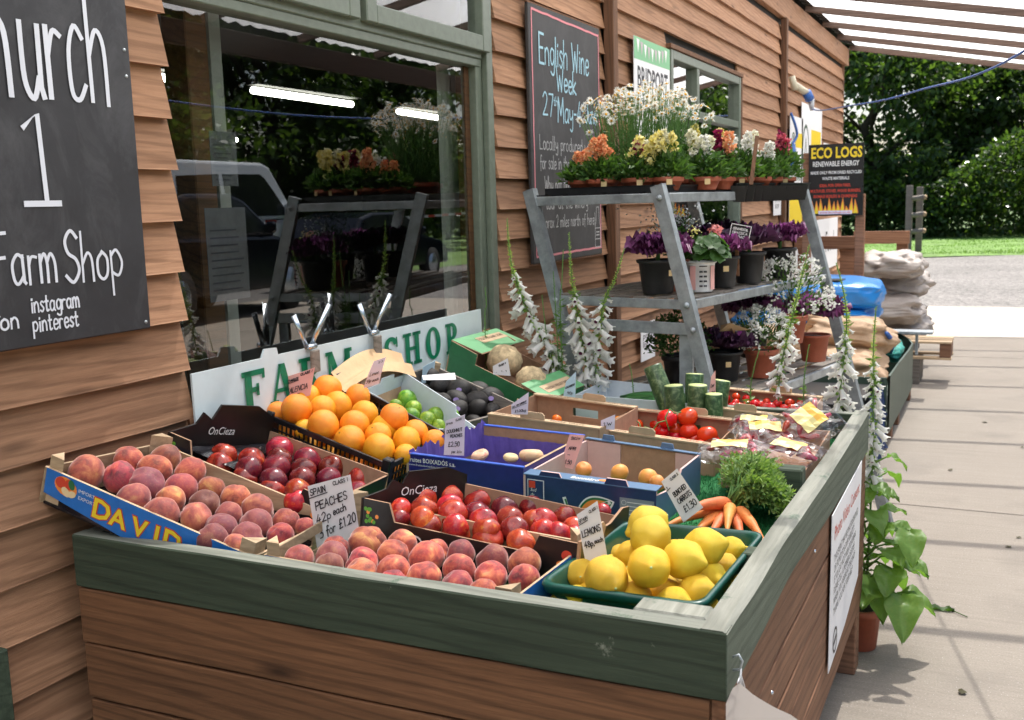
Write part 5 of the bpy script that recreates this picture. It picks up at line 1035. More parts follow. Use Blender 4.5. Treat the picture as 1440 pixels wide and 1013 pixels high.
o=mb.build('tub',MT['green_plastic'],O_.e); sd=o.modifiers.new('s','SOLIDIFY'); sd.thickness=.003
mb=MB()
for (u0,v0,u1,v1) in ((.0,.0,1,0),(1,0,1,1)):
    for i in range(1,5):
        t=i/5; p=O_.pt(u0+(u1-u0)*t,v0+(v1-v0)*t,.0); q=(O_.c-p); q=(q-O_.n*q.dot(O_.n)).normalized()
        mb.tube([p+q*.006-O_.n*.012,p+q*.02-O_.n*.075],.0025,5)
mb.build('rib',MT['green_plastic'],O_.e)

# =============== FRUIT ===============
def blob(name,prof,seg,mats,seed=0,cleft=0.,lump=.0,dimple=True):
    """unit fruit, stem end up (+z)"""
    mb=MB(); n=len(prof); vs=[(0,0,prof[0][1])]
    for r_,z in prof[1:-1]:
        for k in range(seg):
            q=2*PI*k/seg; rr=r_*(1-cleft*math.exp(-((((q+PI)%(2*PI))-PI)/.20)**2)*max(0,min(1,(z+.9))))
            v=Vector((rr*math.cos(q),rr*math.sin(q),z)); v*=1+lump*noise.noise(v*1.7+Vector((seed,0,0))); vs.append(v)
    vs.append((0,0,prof[-1][1])); fs=[(0,1+(k+1)%seg,1+k) if False else (0,1+k,1+(k+1)%seg) for k in range(seg)]
    for i in range(n-3):
        for k in range(seg): a=1+i*seg+k;b=1+i*seg+(k+1)%seg; fs.append((a,a+seg,b+seg,b))
    a=1+(n-3)*seg; fs+=[(len(vs)-1,a+(k+1)%seg,a+k) for k in range(seg)]
    mb.add(vs,fs,0,True); return mb
def sprof(n,fz=1.,dip=.10,dw=.35,bot=.03,tip=0.,neck=0.):
    P=[]
    for i in range(n+1):
        t=PI*i/n; r_=math.sin(t); z=math.cos(t)*fz
        z-=dip*math.exp(-(t/dw)**2)*fz; z+=bot*math.exp(-((PI-t)/.4)**2)
        if tip: 
            z-=tip*math.exp(-((PI-t)/.30)**2); z+=neck*math.exp(-(t/.25)**2)
        P.append((r_,z))
    return P
def fmesh(mb,name,m): return mb.mesh(name,m)
SEG=28
FM={}
FM['peach']=[blob('p',sprof(18,.93,.18,.30),SEG,0,s,.13,.06).mesh('peach_body',[MT['peach']]) for s in range(3)]
FM['nect']=[blob('p',sprof(18,.95,.17,.30),SEG,0,s+9,.08,.06).mesh('nectarine_body',[MT['nect']]) for s in range(3)]
FM['nect2']=[blob('p',sprof(18,.95,.17,.30),SEG,0,s+9,.08,.06).mesh('nectarine_body',[MT['nect_bright']]) for s in range(3)]
def withcap(mb,z,r_,mi=1,dz=.02):
    mb.lathe([(0,z+dz),(r_*.7,z+dz*.9),(r_,z-.04)],8,mi); return mb
FM['orange']=[withcap(blob('o',sprof(18,.97,.05,.22),SEG,0,s+20,0,.02),.925,.07).mesh('orange_body',[MT['orange'],MT['stalk']]) for s in range(3)]
FM['lime']=[withcap(blob('o',sprof(16,1.12,.02,.3,0,.12,.06),24,0,s+30,0,.03),1.15,.06).mesh('lime_body',[MT['lime'],MT['pale_flesh']]) for s in range(2)]
FM['lemon']=[withcap(blob('l',sprof(22,1.10,-.0,.3,0,.26,.10),SEG,0,s+40,0,.08),1.20,.075).mesh('lemon_body',[MT['lemon'],MT['pale_flesh']]) for s in range(4)]
FM['tom']=[blob('t',sprof(18,.88,.10,.30),SEG,0,s+50,0,.03).mesh('tomato_body',[MT['tomato']]) for s in range(2)]
FM['tomo']=[blob('t',sprof(18,.88,.10,.30),SEG,0,s+50,0,.03).mesh('tomato_body',[MT['tomato_orange']]) for s in range(1)]
FM['cherry']=[blob('t',sprof(12,1.25,.03,.30),16,0,s+55,0,.02).mesh('plum_tomato_body',[MT['tomato']]) for s in range(2)]
FM['avo']=[blob('a',sprof(16,1.30,.0,.3,0,-.05,.10),24,0,s+60,0,.04).mesh('avocado_body',[MT['avocado']]) for s in range(2)]
FM['donut']=[blob('d',sprof(18,.60,.42,.48,.10),24,0,s+70,0,.04).mesh('flat_peach_body',[MT['donut']]) for s in range(2)]
FM['apricot']=[blob('d',sprof(16,.95,.14,.3),24,0,s+80,.07,.03).mesh('apricot_body',[MT['apricot']]) for s in range(2)]
ORD=['first','second','third','fourth','fifth','sixth','seventh','eighth','ninth','tenth','eleventh','twelfth']
def place(kind,key,data,name,cat,where,group,rowh,tilt=.5,axis=None,rs=1.0,up=None,fix=None):
    rr=random.Random(key); rows={}
    vmin=min(d[5] for d in data)
    for i,d in enumerate(data): rows.setdefault(int((d[5]-vmin)/rowh+.25),[]).append(i)
    lab={}
    for ri,k in enumerate(sorted(rows)):
        for ci_,i in enumerate(sorted(rows[k],key=lambda q:data[q][4])):
            lab[i]='%s %s from left, %s row from front, %s'%(cat,ORD[min(ci_,11)],ORD[min(ri,11)],where)
    for i,d in enumerate(data):
        ms=FM[fix[i] if fix and i in fix else kind]; me=ms[rr.randrange(len(ms))]
        o=bpy.data.objects.new(name,me); COL.objects.link(o); o.location=d[:3]; s=d[3]*rs*rr.uniform(.97,1.04); o.scale=(s,s,s*rr.uniform(.95,1.03))
        if axis: o.rotation_euler=(axis[0]+rr.uniform(-tilt,tilt),axis[1]+rr.uniform(-tilt,tilt),rr.uniform(0,6.28))
        else: o.rotation_euler=Euler((rr.uniform(-tilt,tilt),rr.uniform(-tilt,tilt),rr.uniform(0,6.28)),'XYZ')
        tag(o,lab[i],cat,group)
place('peach','pA',FR['peachA'],'peach','peach','corner blue crate','peaches in the corner blue crate',.062,1.1)
place('peach','pB',FR['peachB'],'peach','peach','front blue ended crate','peaches in the front crate',.058,1.1,rs=1.02)
place('nect','nC',FR['nectC'],'nectarine','nectarine','left black carton','nectarines in the left black carton',.06,1.0,rs=1.0,fix={16:'nect2',17:'nect2',15:'nect2',18:'nect2'})
place('nect2','nD',FR['nectD'],'nectarine','nectarine','middle black carton','nectarines in the middle black carton',.056,1.0,rs=1.03,fix={5:'nect',10:'nect',9:'nect',16:'nect',15:'nect',18:'nect'})
place('orange','o',FR['orange'],'orange','orange','black mesh crate','oranges in the black mesh crate',.065,1.6)
place('lime','l',FR['lime'],'lime','lime','white lined carton','limes in the white lined carton',.05,1.5)
place('lemon','le',FR['lemon'],'lemon','lemon','green plastic crate','lemons in the green plastic crate',.06,.5,axis=(1.4,.3),rs=.98)
place('avo','av',FR['avocado'],'avocado','avocado','grey wooden crate','avocados in the grey wooden crate',.05,.4,axis=(1.3,0),rs=.95)
place('tom','tk',FR['tomK'],'tomato','tomato','brown vine tomato carton','tomatoes in the brown carton',.05,.4)
place('tomo','tj',FR['tomJ'],'tomato','orange tomato','left brown carton','orange tomatoes in the left brown carton',.08,.4)
place('donut','dn',FR['donut'],'flat_peach','flat peach','royal blue crate','flat peaches in the royal blue crate',.09,.25)
place('apricot','ap',FR['apricot'],'apricot','apricot','navy carton','apricots in the navy carton',.09,.8)
# lower layer that shows between the top fruit
def under(C_,kind,name,cat,where,nu,nv,r_,d,group,sc=1.):
    rr=random.Random(name+where)
    for j in range(nv):
        for i in range(nu):
            p=C_.pt((i+.5+.25*(j%2)-.12)/nu,(j+.5)/nv,d); me=rr.choice(FM[kind]); o=bpy.data.objects.new(name,me); COL.objects.link(o); o.location=p; o.scale=(r_,)*3; o.rotation_euler=(rr.uniform(-1.5,1.5),rr.uniform(-1.5,1.5),rr.uniform(0,6))
            tag(o,'%s down in the lower layer of %s'%(cat,where),cat,group)
under(E_,'orange','orange','orange','the black mesh crate',5,4,.035,.075,'lower layer of oranges')
under(O_,'lemon','lemon','lemon','the green plastic crate',4,6,.030,.052,'lower layer of lemons')
under(K_,'tom','tomato','tomato','the brown vine tomato carton',6,4,.027,.070,'lower layer of tomatoes')
under(G_,'avo','avocado','avocado','the grey wooden crate',6,3,.03,.07,'lower layer of avocados')
# plum tomatoes
rr=random.Random(5)
for j in range(7):
    for i in range(9):
        p=L_.pt((i+.5+.3*(j%2)+rr.uniform(-.2,.2))/9.5,(j+.5+rr.uniform(-.2,.2))/7,.040+rr.uniform(-.008,.012)-.012*(j>3)); o=bpy.data.objects.new('plum_tomato',FM['cherry'][rr.randrange(2)]); COL.objects.link(o); o.location=p; s=.0145*rr.uniform(.9,1.1); o.scale=(s,s,s); o.rotation_euler=(rr.uniform(1,2),rr.uniform(-.5,.5),rr.uniform(0,6)); tag(o,'small red plum tomato in the brown carton at the back right corner','plum tomato','plum tomatoes in the back right carton')
# tomato vines
vn=tag(empty('tomato_vine',(-.9,3.0,.84)),'green tomato vine stalks between the big red tomatoes','tomato vine')
mb=MB()
for a,b,c in (((-.915,3.02,.852),(-.93,3.03,.89),(-.92,3.045,.915)),((-1.00,3.0,.85),(-.985,3.0,.863),(-.96,3.0,.855)),((-.96,3.0,.855),(-.95,3.02,.875),(-.93,3.03,.88)),((-.88,3.03,.91),(-.90,3.03,.905),(-.92,3.045,.915)),((-1.0,3.01,.85),(-1.01,3.02,.87),(-1.02,3.03,.872))): mb.tube([a,b,c],.0022,5)
mb.build('stalk',MT['stem'],vn)
for o in [q for q in COL.objects if q.name.startswith('avocado') and q.get('group')=='avocados in the grey wooden crate'][1:8:2]:
    d=(Vector((0,0,1.55))-o.location).normalized(); Mi=(Matrix.Translation(o.location)@o.rotation_euler.to_matrix().to_4x4()@Matrix.Diagonal((*o.scale,1))).inverted()
    c=o.location+d*o.scale[0]*1.12; mb=MB(); disc(mb,frame(c,d.cross(Vector((0,0,1))),d.cross(d.cross(Vector((0,0,1))))),0,0,.010,.008,0,.0); mb.v=[tuple(Mi@Vector(v)) for v in mb.v]; ob=mb.build('sticker',MT['lilac'],o,world=False)
# celeriac
for (px_,lab,sc) in (((-1.70,3.50,.965),'knobbly pale celeriac at the left of the green carton',.068),((-1.555,3.42,.91),'second celeriac, lower, behind the price card in the green carton',.058)):
    mb=blob('c',sprof(24,.9,.0,.3),34,0,len(lab)); mb.v=[tuple(Vector(v)*(1+.07*noise.noise(Vector(v)*3)+.035*noise.noise(Vector(v)*9))*sc+Vector(px_)) for v in mb.v]; tag(mb.build('celeriac',MT['celeriac']),lab,'celeriac')
# cucumbers
for i in range(5):
    t=.14+.15*i; a=I_.pt(.24,t,.042-.006*(i%2)); b=I_.pt(.99,t+.02,.030); mid=(a+b)/2+Vector((0,0,.008)); mb=MB()
    P=[a+(mid-a)*(k/5)*2 if k<2.5 else mid+(b-mid)*((k/5)*2-1) for k in range(6)]; P=[a.lerp(b,k/8)+Vector((0,0,.008*math.sin(PI*k/8))) for k in range(9)]
    mb.tube(P,[.008,.017,.020,.021,.021,.021,.020,.017,.007],14); tag(mb.build('cucumber',MT['cucumber']),'cucumber %s from the front in the white lined box'%ORD[i],'cucumber','cucumbers in the white lined box')
# =============== VEGETABLES ON THE RIGHT ===============
# courgettes standing on end
for i,(x,y,z,dx,dy,l,r_) in enumerate(((-0.968,3.28,.78,-.01,.0,.165,.033),(-0.997,3.36,.80,-.085,.02,.19,.033),(-0.910,3.31,.78,.005,.0,.165,.033),(-0.943,3.39,.79,.0,.02,.175,.032),(-0.874,3.40,.78,.02,.02,.165,.032),(-0.849,3.30,.77,.0,.0,.15,.030))):
    a=Vector((x,y,z)); b=a+Vector((dx,dy,l)); mb=MB(); mb.tube([a,a.lerp(b,.25),a.lerp(b,.6),a.lerp(b,.97),b],[r_*.8,r_*1.04,r_,r_*.97,r_*.92],18)
    mb.m[-1]=1; tag(mb.build('courgette',[MT['courgette'],MT['pale_flesh']]),['front left upright courgette with a pale cut end','courgette leaning out to the left above the others','middle upright courgette behind the front one','rear courgette behind the middle one','rightmost courgette next to the pink price card','short courgette at the right in front of the bunch'][i],'courgette','courgettes standing on end')
# carrots
def carrot(a,b,r_,lab):
    a,b=Vector(a),Vector(b); n=10; P=[];R=[]
    for i in range(n+1):
        t=i/n; P.append(a.lerp(b,t)+Vector((0,0,.010*math.sin(PI*t)))); R.append(r_*(1-.80*t**1.3)*(1+.05*math.sin(t*40))*(.55 if i==0 else 1))
    mb=MB(); mb.tube(P,R,14); tag(mb.build('carrot',MT['carrot']),lab,'carrot')
carrot((-.590,2.44,.815),(-.655,2.245,.838),.018,'longest carrot pointing left on top of the bunch')
carrot((-.582,2.42,.812),(-.548,2.246,.805),.017,'middle carrot pointing to the front over the crate rim')
carrot((-.565,2.43,.805),(-.463,2.262,.777),.017,'right carrot with thin tip reaching towards the rail')
carrot((-.60,2.43,.80),(-.70,2.24,.800),.016,'lower left carrot under the longest one')
carrot((-.60,2.43,.79),(-.63,2.26,.785),.019,'short carrot tucked beneath the bunch at left')
carrot((-.59,2.43,.79),(-.59,2.25,.785),.018,'small carrot tucked beneath the bunch in the middle')
carrot((-.575,2.42,.79),(-.52,2.28,.775),.018,'small carrot half hidden between middle and right carrots')
ct=tag(empty('carrot_greens',(-.55,2.5,.77)),'feathery green carrot leaves heaped behind the bunched carrots','carrot leaves')
r=np.random.default_rng(21); mb=MB(); PP=[];DD=[]
base=Vector((-.585,2.445,.812))
for i in range(60):
    a=r.uniform(-.45,1.75); l=r.uniform(.12,.27)*(1-.25*max(0,a)); zz=r.uniform(-.015,.050)
    tip=base+Vector((math.sin(a)*l*.75+.03,math.cos(a)*l,zz-.03*l)); tip.x=min(max(tip.x,-.72),-.452 if tip.y<2.5 else -.50); md=base.lerp(tip,.5)+Vector((0,0,.045+zz*.5))
    pts=[base+Vector((r.normal(0,.008),r.normal(0,.006),r.normal(0,.006))),base.lerp(md,.5)+Vector((0,0,.012)),md,md.lerp(tip,.5)+Vector((0,0,.012)),tip]
    mb.tube(pts,[.0028,.0024,.002,.0016,.001],5)
    for k in range(26):
        t=.28+.72*k/25; j=min(3,int(t*4)); q=pts[j].lerp(pts[j+1],t*4-j)
        d=(tip-base).normalized()
        for s in (-1,1):
            side=Vector((-d.y,d.x,0))*s+Vector((0,0,r.uniform(-.6,.8))); ln=r.uniform(.012,.035)
            for m_ in range(4):
                PP.append(tuple(q+side*ln*m_/3.2)); DD.append(tuple(side*r.uniform(.2,1)+d*r.uniform(.2,1.0)+Vector(r.normal(0,.4,3))))
mb.build('stems',MT['stem'],ct)
PP=np.array(PP)-np.array(ct.location); DD=np.array(DD); V,Fc=leaves(PP,DD,r.uniform(.010,.022,len(PP)),r.uniform(.004,.0075,len(PP)),r); o=npmesh('fronds',V,Fc,MT['carrot_top'],ct); o['kind']='stuff'
# big curling stalk
mb=MB(); mb.tube(catmull3d([(-.58,2.50,.86),(-.52,2.51,.868),(-.475,2.48,.845),(-.455,2.43,.80),(-.455,2.40,.785)]),.003,6); mb.tube(catmull3d([(-.55,2.55,.875),(-.50,2.53,.875),(-.465,2.47,.84)]),.0026,6); mb.build('stalk',MT['carrot_top'],ct)
# cellophane packs in a shallow brown box
bx=Crate([(-.665,2.66,.842),(-.455,2.69,.842),(-.455,3.12,.862),(-.715,3.10,.865)],.05,'vegetable_box','shallow brown box under the cellophane packs')
for k in range(4): bx.panel(k,lambda l,h:rectp(0,l,-h,0),.004,MT['card'],MT['card_in'])
bx.base(MT['card_in'])
packs=[((-.655,2.74,.872),(.19,.13,.045),(.10,-.04,.15),'clear bag of red chillies with yellow label, front left in the box'),((-.51,2.78,.872),(.16,.15,.045),(.12,.10,-.25),'clear bag of red chillies with yellow label, front right in the box'),
((-.60,2.92,.885),(.18,.14,.05),(.18,.05,.3),'clear bag with orange label lying behind the front bags'),((-.49,2.95,.915),(.15,.17,.05),(.55,.55,-.45),'purple tinted clear bag with orange label tilted against the side rail'),((-.66,3.05,.88),(.15,.12,.045),(.1,0,.1),'rearmost clear bag by the plum tomato carton')]
for i,(c,(a,b,h),ro,lab) in enumerate(packs):
    e=tag(empty('vegetable_pack',c,ro),lab,'vegetable pack'); rr=random.Random(i+50)
    n=14; vs=[]
    def pil(u,v,s,am=1.):
        x=(u-.5)*a;y=(v-.5)*b; ed=(max(0,1-abs(2*u-1)**4)*max(0,1-abs(2*v-1)**4))**.6
        return (x,y,s*(h/2*ed+.0)+.011*am*noise.noise((u*5,v*5,i+s*3))+.004*am*noise.noise((u*17,v*13,i)))
    mb=MB()
    for s in (1,-1):
        vs=[pil(p/n,q/n,s) for q in range(n+1) for p in range(n+1)]; fs=[(q*(n+1)+p,q*(n+1)+p+1,(q+1)*(n+1)+p+1,(q+1)*(n+1)+p) for q in range(n) for p in range(n)]
        mb.add(vs,fs if s>0 else [tuple(reversed(f)) for f in fs])
    mb.build('cellophane',MT['cello'],e,world=False)
    for k in range(9):
        x=(rr.random()-.5)*a*.65; y=(rr.random()-.5)*b*.6; an=rr.uniform(0,3); l=.028; mb=MB()
        mb.tube([(x-math.cos(an)*l,y-math.sin(an)*l,rr.uniform(-.008,.008)),(x,y,.003),(x+math.cos(an)*l,y+math.sin(an)*l,rr.uniform(-.008,.008))],[.004,.011,.005],8); mb.build('chilli',MT['meat'],e,world=False)
    mb=MB(); m=5; vs=[]
    for q in range(m+1):
        for p in range(m+1):
            u=.22+.5*p/m; v=.30+.45*q/m; P_=pil(u,v,1); vs.append((P_[0],P_[1],P_[2]+.002))
    mb.add(vs,[(q*(m+1)+p,q*(m+1)+p+1,(q+1)*(m+1)+p+1,(q+1)*(m+1)+p) for q in range(m) for p in range(m)],[0 if (q<3) else 1 for q in range(m) for p in range(m)]); mb.build('label',[simple('cream_yellow_label_%d'%i,(.72,.62,.26),.5),simple('orange_label_%d'%i,(.80,.45,.06),.5)],e,world=False)
# =============== PRICE CARDS ===============
CD=DATA2['cards']
def card(key,mt,label,lines,curl=0.,pen=.0016):
    BL,BR,TR,TL=[Vector(p) for p in CD[key]]; e=tag(empty('price_card',(BL+BR)/2),label,'price card')
    mb=MB(); n=8; nz=(BR-BL).cross(TL-BL).normalized(); vs=[]
    for j in range(n+1):
        for i in range(3):
            u,v=i/2,j/n; p=BL*(1-u)*(1-v)+BR*u*(1-v)+TR*u*v+TL*(1-u)*v+nz*curl*math.sin(v*2.2); vs.append(p)
    mb.add(vs,[(j*3+i,j*3+i+1,(j+1)*3+i+1,(j+1)*3+i) for j in range(n) for i in range(2)])
    mb.add([v-nz*.0006 for v in vs],[(j*3+i,(j+1)*3+i,(j+1)*3+i+1,j*3+i+1) for j in range(n) for i in range(2)])
    mb.build('sheet',MT[mt],e)
    tm=MB()
    for (s,x,y,w_,h_) in lines:
        lf=BL.lerp(TL,y); rg=BR.lerp(TR,y); xv=(rg-lf); W_=xv.length; xv=xv/W_; lo=BL.lerp(BR,x); hi=TL.lerp(TR,x); H_2=(hi-lo).length; yv=(hi-lo)/H_2; p=lf.lerp(rg,x)+nz*(.0010+curl*math.sin(y*2.2))
        Mx=Matrix(((xv.x,yv.x,nz.x,p.x),(xv.y,yv.y,nz.y,p.y),(xv.z,yv.z,nz.z,p.z),(0,0,0,1)))
        if s=='_': ribbon(tm,[(0,0),(w_*W_,.001)],pen*.9,Mx)
        else: hand(tm,s,Mx,h_*H_2,w_*W_,pen if h_>.075 else pen*.65,z=.0006,jit=1.6)
    if not lines: return e
    tm.build('handwriting',MT['ink'],e); return e
card('peaches','paper','white card reading peaches 42p each, 3 for £1.20, behind the front peaches',[('SPAIN',.05,.86,.36,.08),('_',.02,.83,.42,0),('CLASS I',.60,.91,.34,.055),('PEACHES',.13,.64,.74,.11),('42p',.10,.45,.34,.12),('each',.50,.48,.30,.10),('3 for £1.20',.12,.24,.86,.13)],pen=.0026)
card('lemons','paper','white card reading lemons 48p each at the left of the lemon crate',[('SPAIN',.06,.80,.40,.07),('_',.04,.77,.40,0),('CLASS I',.58,.88,.38,.05),('LEMONS',.10,.50,.84,.13),('48p,',.12,.28,.44,.12),('each',.58,.31,.38,.08)],pen=.0019)
card('carrots','paper','white card reading bunched carrots £1.30, leaning left of the carrots',[('CLASS 2',.45,.88,.45,.05),('1',.06,.78,.08,.05),('_',.04,.76,.2,0),('BUNCHED',.22,.55,.68,.10),('CARROTS',.24,.37,.70,.11),('£1.30',.30,.14,.60,.14)],pen=.0020)
card('donut','paper_lilac','lilac white card reading doughnut peaches £2.50 over the royal blue crate',[('SPAIN',.05,.86,.34,.05),('CLASS I',.55,.90,.38,.05),('DOUGHNUT',.12,.62,.76,.09),('PEACHES',.30,.48,.60,.08),('£2.50',.22,.24,.56,.13),('per kilo',.40,.07,.50,.07)],pen=.0017)
card('valencia','paper_pink','pink card reading Valencia standing at the back left of the oranges',[('CHARLES',.06,.74,.38,.10),('_',.04,.70,.42,0),('CLASS I',.52,.86,.42,.09),('VALENCIA',.06,.30,.80,.20),('LARGE',.08,.08,.5,.12)],pen=.0022)
card('limes','paper_lilac','curled white card at the left end of the lime carton',[('3/3',.5,.84,.35,.07),('Limes',.2,.42,.6,.14),('59p each',.1,.16,.8,.12)],curl=.006)
card('celeriac','paper','white price card between the two celeriacs in the green carton',[('CLASS 2',.4,.76,.45,.09),('_',.4,.70,.3,0),('.. 1.1',.1,.25,.75,.14)])
card('vine','paper_lilac','white card reading all one weight by the avocados',[('ALL ON WEIGHT',.08,.60,.82,.13),('_',.06,.52,.86,0),('£1.00kg',.24,.16,.65,.18)])
card('cucumber','paper_blue','pale blue cucumber price card at the left end of the cucumber box',[('CUCUMBERS',.08,.50,.84,.12),('90p',.3,.15,.5,.14)])
card('tomatoes','paper_lilac','small white card in front of the orange tomato',[('1.W',.2,.35,.6,.3)])
card('apricot','paper_pink','pink price card between the flat peaches and the apricots',[('Red Cap',.22,.88,.6,.06),('_',.22,.85,.4,0),('APRI',.25,.55,.5,.09),('-',.3,.36,.2,.08),('1.50',.3,.12,.45,.12)])
card('courgette','paper_pink','narrow pink card standing against the courgettes',[('Cour',.2,.62,.6,.1),('gettes',.15,.42,.7,.1),('£1.20',.1,.2,.75,.1)])
# flat card on the avocados and sticker discs
mb=MB(); M=frame((-1.72,2.93,.985),(.95,.25,.02),(-.1,.6,.35)); mb.prism([(0,0),(.11,.0),(.10,.035),(-.01,.025)],.001,M=M); tag(mb.build('loose_card',MT['paper']),'loose white card lying flat across the avocado crate','card')
# =============== FARM SHOP SIGN ===============
fs_=tag(empty('farm_shop_sign',(-1.905,2.9,.93)),'long white board with green serif letters FARM SHOP leaning under the window','sign')
SXp=-1.903
mb=MB(); M=frame((SXp,2.068,.84),(0,1,0),(-.02,0,1)); mb.prism([(0,0),(1.66,0),(1.66,.294),(.36,.294),(.355,.315),(.30,.318),(.285,.294),(0,.294)],.006,M=M); 
mb.build('board',MT['white_sign'],fs_)
def slab(ch,mb,M,x,w_,h,st,se,z):
    """slab-serif capitals from strokes with serifs"""
    th=st; 
    def bar(x0,y0,x1,y1,t): 
        mb.add([(x+x0-t/2,y0,z),(x+x0+t/2,y0,z),(x+x1+t/2,y1,z),(x+x1-t/2,y1,z)],[(0,1,2,3)],M=M)
    def hb(x0,x1,y0,y1): mb.add([(x+x0,y0,z),(x+x1,y0,z),(x+x1,y1,z),(x+x0,y1,z)],[(0,1,2,3)],M=M)
    def ring(cx,cy,rx,ry,a0,a1,t0,t1):
        n=24; vs=[]
        for i in range(n+1):
            a=a0+(a1-a0)*i/n; t=t0*abs(math.cos(a))+t1*abs(math.sin(a)); c_,s_=math.cos(a),math.sin(a)
            vs+=[(x+cx+rx*c_,cy+ry*s_,z),(x+cx+(rx-t)*c_,cy+(ry-min(t,t1*1.2))*s_,z)]
        mb.add(vs,[(2*i,2*i+2,2*i+3,2*i+1) for i in range(n)],M=M)
    if ch=='F': bar(th*.9,0,th*.9,h,th); hb(0,th*1.8,0,se); hb(0,w_,h-se*1.3,h); hb(w_-se,w_,h-.028,h-se); hb(th,w_*.72,h*.46,h*.46+se*1.2); hb(w_*.72-se,w_*.72,h*.36,h*.66)
    if ch=='A': bar(se,0,w_*.45,h,se*1.0); bar(w_-th*.8,0,w_*.50,h,th); hb(-.004,w_*.30,0,se); hb(w_*.58,w_+.004,0,se); hb(w_*.22,w_*.72,h*.28,h*.28+se)
    if ch=='R': bar(th*.9,0,th*.9,h,th); hb(0,th*1.8,0,se); hb(0,w_*.55,h-se,h); ring(w_*.5,h*.74,w_*.42,h*.26,-PI/2,PI/2,th,se); hb(th,w_*.55,h*.48,h*.48+se); bar(w_-th*.5,0,w_*.5,h*.5,th); hb(w_*.72,w_+.008,0,se)
    if ch=='M': bar(se*1.2,0,se*1.2,h,se); hb(-.004,se*2.6,0,se); hb(-.004,th,h-se,h); bar(w_*.5,0.005,th*.6,h,th); bar(w_*.5,0.005,w_-th*.6,h,se); bar(w_-th*.7,0,w_-th*.7,h,th); hb(w_-th*1.5,w_+.006,0,se); hb(w_-th,w_+.006,h-se,h)
    if ch=='S': ring(w_*.5,h*.74,w_*.48,h*.27,.15,PI*1.45,th*.8,se*1.1); ring(w_*.5,h*.27,w_*.5,h*.28,-PI*.92,PI*.45,th*.9,se*1.1); bar(w_*.72,h*.33,w_*.28,h*.66,th*1.1); hb(w_*.86,w_*.96,h*.68,h*.98); hb(.0,w_*.10,h*.02,h*.36)
    if ch=='H': 
        for q in (th*.9,w_-th*.9): bar(q,0,q,h,th); hb(q-th*.95,q+th*.95,0,se); hb(q-th*.95,q+th*.95,h-se,h)
        hb(th,w_-th,h*.46,h*.46+se)
    if ch=='O': ring(w_/2,h/2,w_/2,h/2+.002,0,2*PI,th*1.05,se)
    if ch=='P': bar(th*.9,0,th*.9,h,th); hb(0,th*1.8,0,se); hb(0,w_*.55,h-se,h); ring(w_*.5,h*.72,w_*.45,h*.28,-PI/2,PI/2,th,se); hb(th,w_*.55,h*.44,h*.44+se)
for i,(ch,y0,w_) in enumerate((('F',2.255,.10),('A',2.375,.115),('R',2.515,.11),('M',2.655,.135),('S',2.99,.09),('H',3.115,.12),('O',3.27,.11),('P',3.42,.095))):
    mb=MB(); slab(ch,mb,frame((SXp,0,.84),(0,1,0),(-.02,0,1)),y0,w_,.115,.030,.012,.0015); 
    mb.v=[(a,b,c+.152) for a,b,c in mb.v]; mb.build('letter',MT['sign_green'],fs_)
# spring clips
for i,(y,sc) in enumerate(((2.575,1.0),(2.925,1.05))):
    c_=tag(empty('spring_clip',(-1.90,y,1.13)),['left steel spring clip gripping the top of the sign','right steel spring clip gripping the top of the sign'][i],'clip')
    x=-1.893
    for dy,dz,w_ in ((-.055,.105,.020),(.060,.125,.022)):
        mb=MB(); a=Vector((x-.012,y+dy*.15,1.135)); b=Vector((x+(.03 if dy>0 else -.02),y+dy,1.135+dz)); M=frame(a,b-a,Vector((1,.2,0)))
        l=(b-a).length; mb.add([(0,-.004,-w_/2),(0,.004,0),(0,-.004,w_/2),(l,-.006,-w_/2),(l,.006,0),(l,-.006,w_/2)],[(0,1,4,3),(1,2,5,4)],0,True,M=M); o=mb.build('handle',MT['steel'],c_); s_=o.modifiers.new('s','SOLIDIFY'); s_.thickness=.0015
    mb=MB(); mb.tube([(x-.004,y-.018,1.138),(x-.004,y+.018,1.138)],.009,10); mb.build('spring',MT['steel'],c_)
    mb=MB(); mb.box((x,y-.020,1.06),(x+.012,y+.020,1.128),bev=.003); mb.build('jaw',MT['grey_wood'],c_)
# =============== CHALKBOARDS ===============
cb=tag(empty('chalkboard',(-1.90,1.3,1.27)),'large dark chalkboard with white writing at the left edge of the wall','chalkboard')
BX=-1.893
mb=MB(); mb.box((-1.915,.70,1.272),(BX,1.924,2.62),bev=.003); mb.build('panel',MT['chalkboard'],cb)
W0=lambda y,z: frame((BX+.001,y,z),(0,1,0),(0,0,1))
mb=MB()
hand(mb,'urch',W0(1.615,1.805),.270,.232,.0125,z=.001); hand(mb,'h',W0(1.515,1.805),.270,.072,.0125,z=.001); hand(mb,'c',W0(1.40,1.805),.270,.06,.0125,z=.001)
ribbon(mb,[(-.05,-.05),(.018,.17)],.012,W0(1.500,1.60)); hand(mb,'D',W0(1.32,1.58),.20,.08,.0125)
ribbon(mb,[(-.038,.155),(0,.185),(.006,.0)],.012,W0(1.640,1.582),z=.0021); ribbon(mb,[(-.055,0),(.035,0)],.013,W0(1.645,1.577),z=.0024)
hand(mb,'Farm',W0(1.500,1.408),.108,.155,.007); hand(mb,'Shop',W0(1.680,1.402),.112,.165,.007)
hand(mb,'instagram',W0(1.580,1.346),.038,.128,.0042); hand(mb,'pinterest',W0(1.580,1.304),.038,.122,.0042); hand(mb,'facebook',W0(1.40,1.346),.038,.10,.0042); hand(mb,'on',W0(1.50,1.318),.038,.045,.005)
mb.build('handwriting',MT['chalk'],cb)
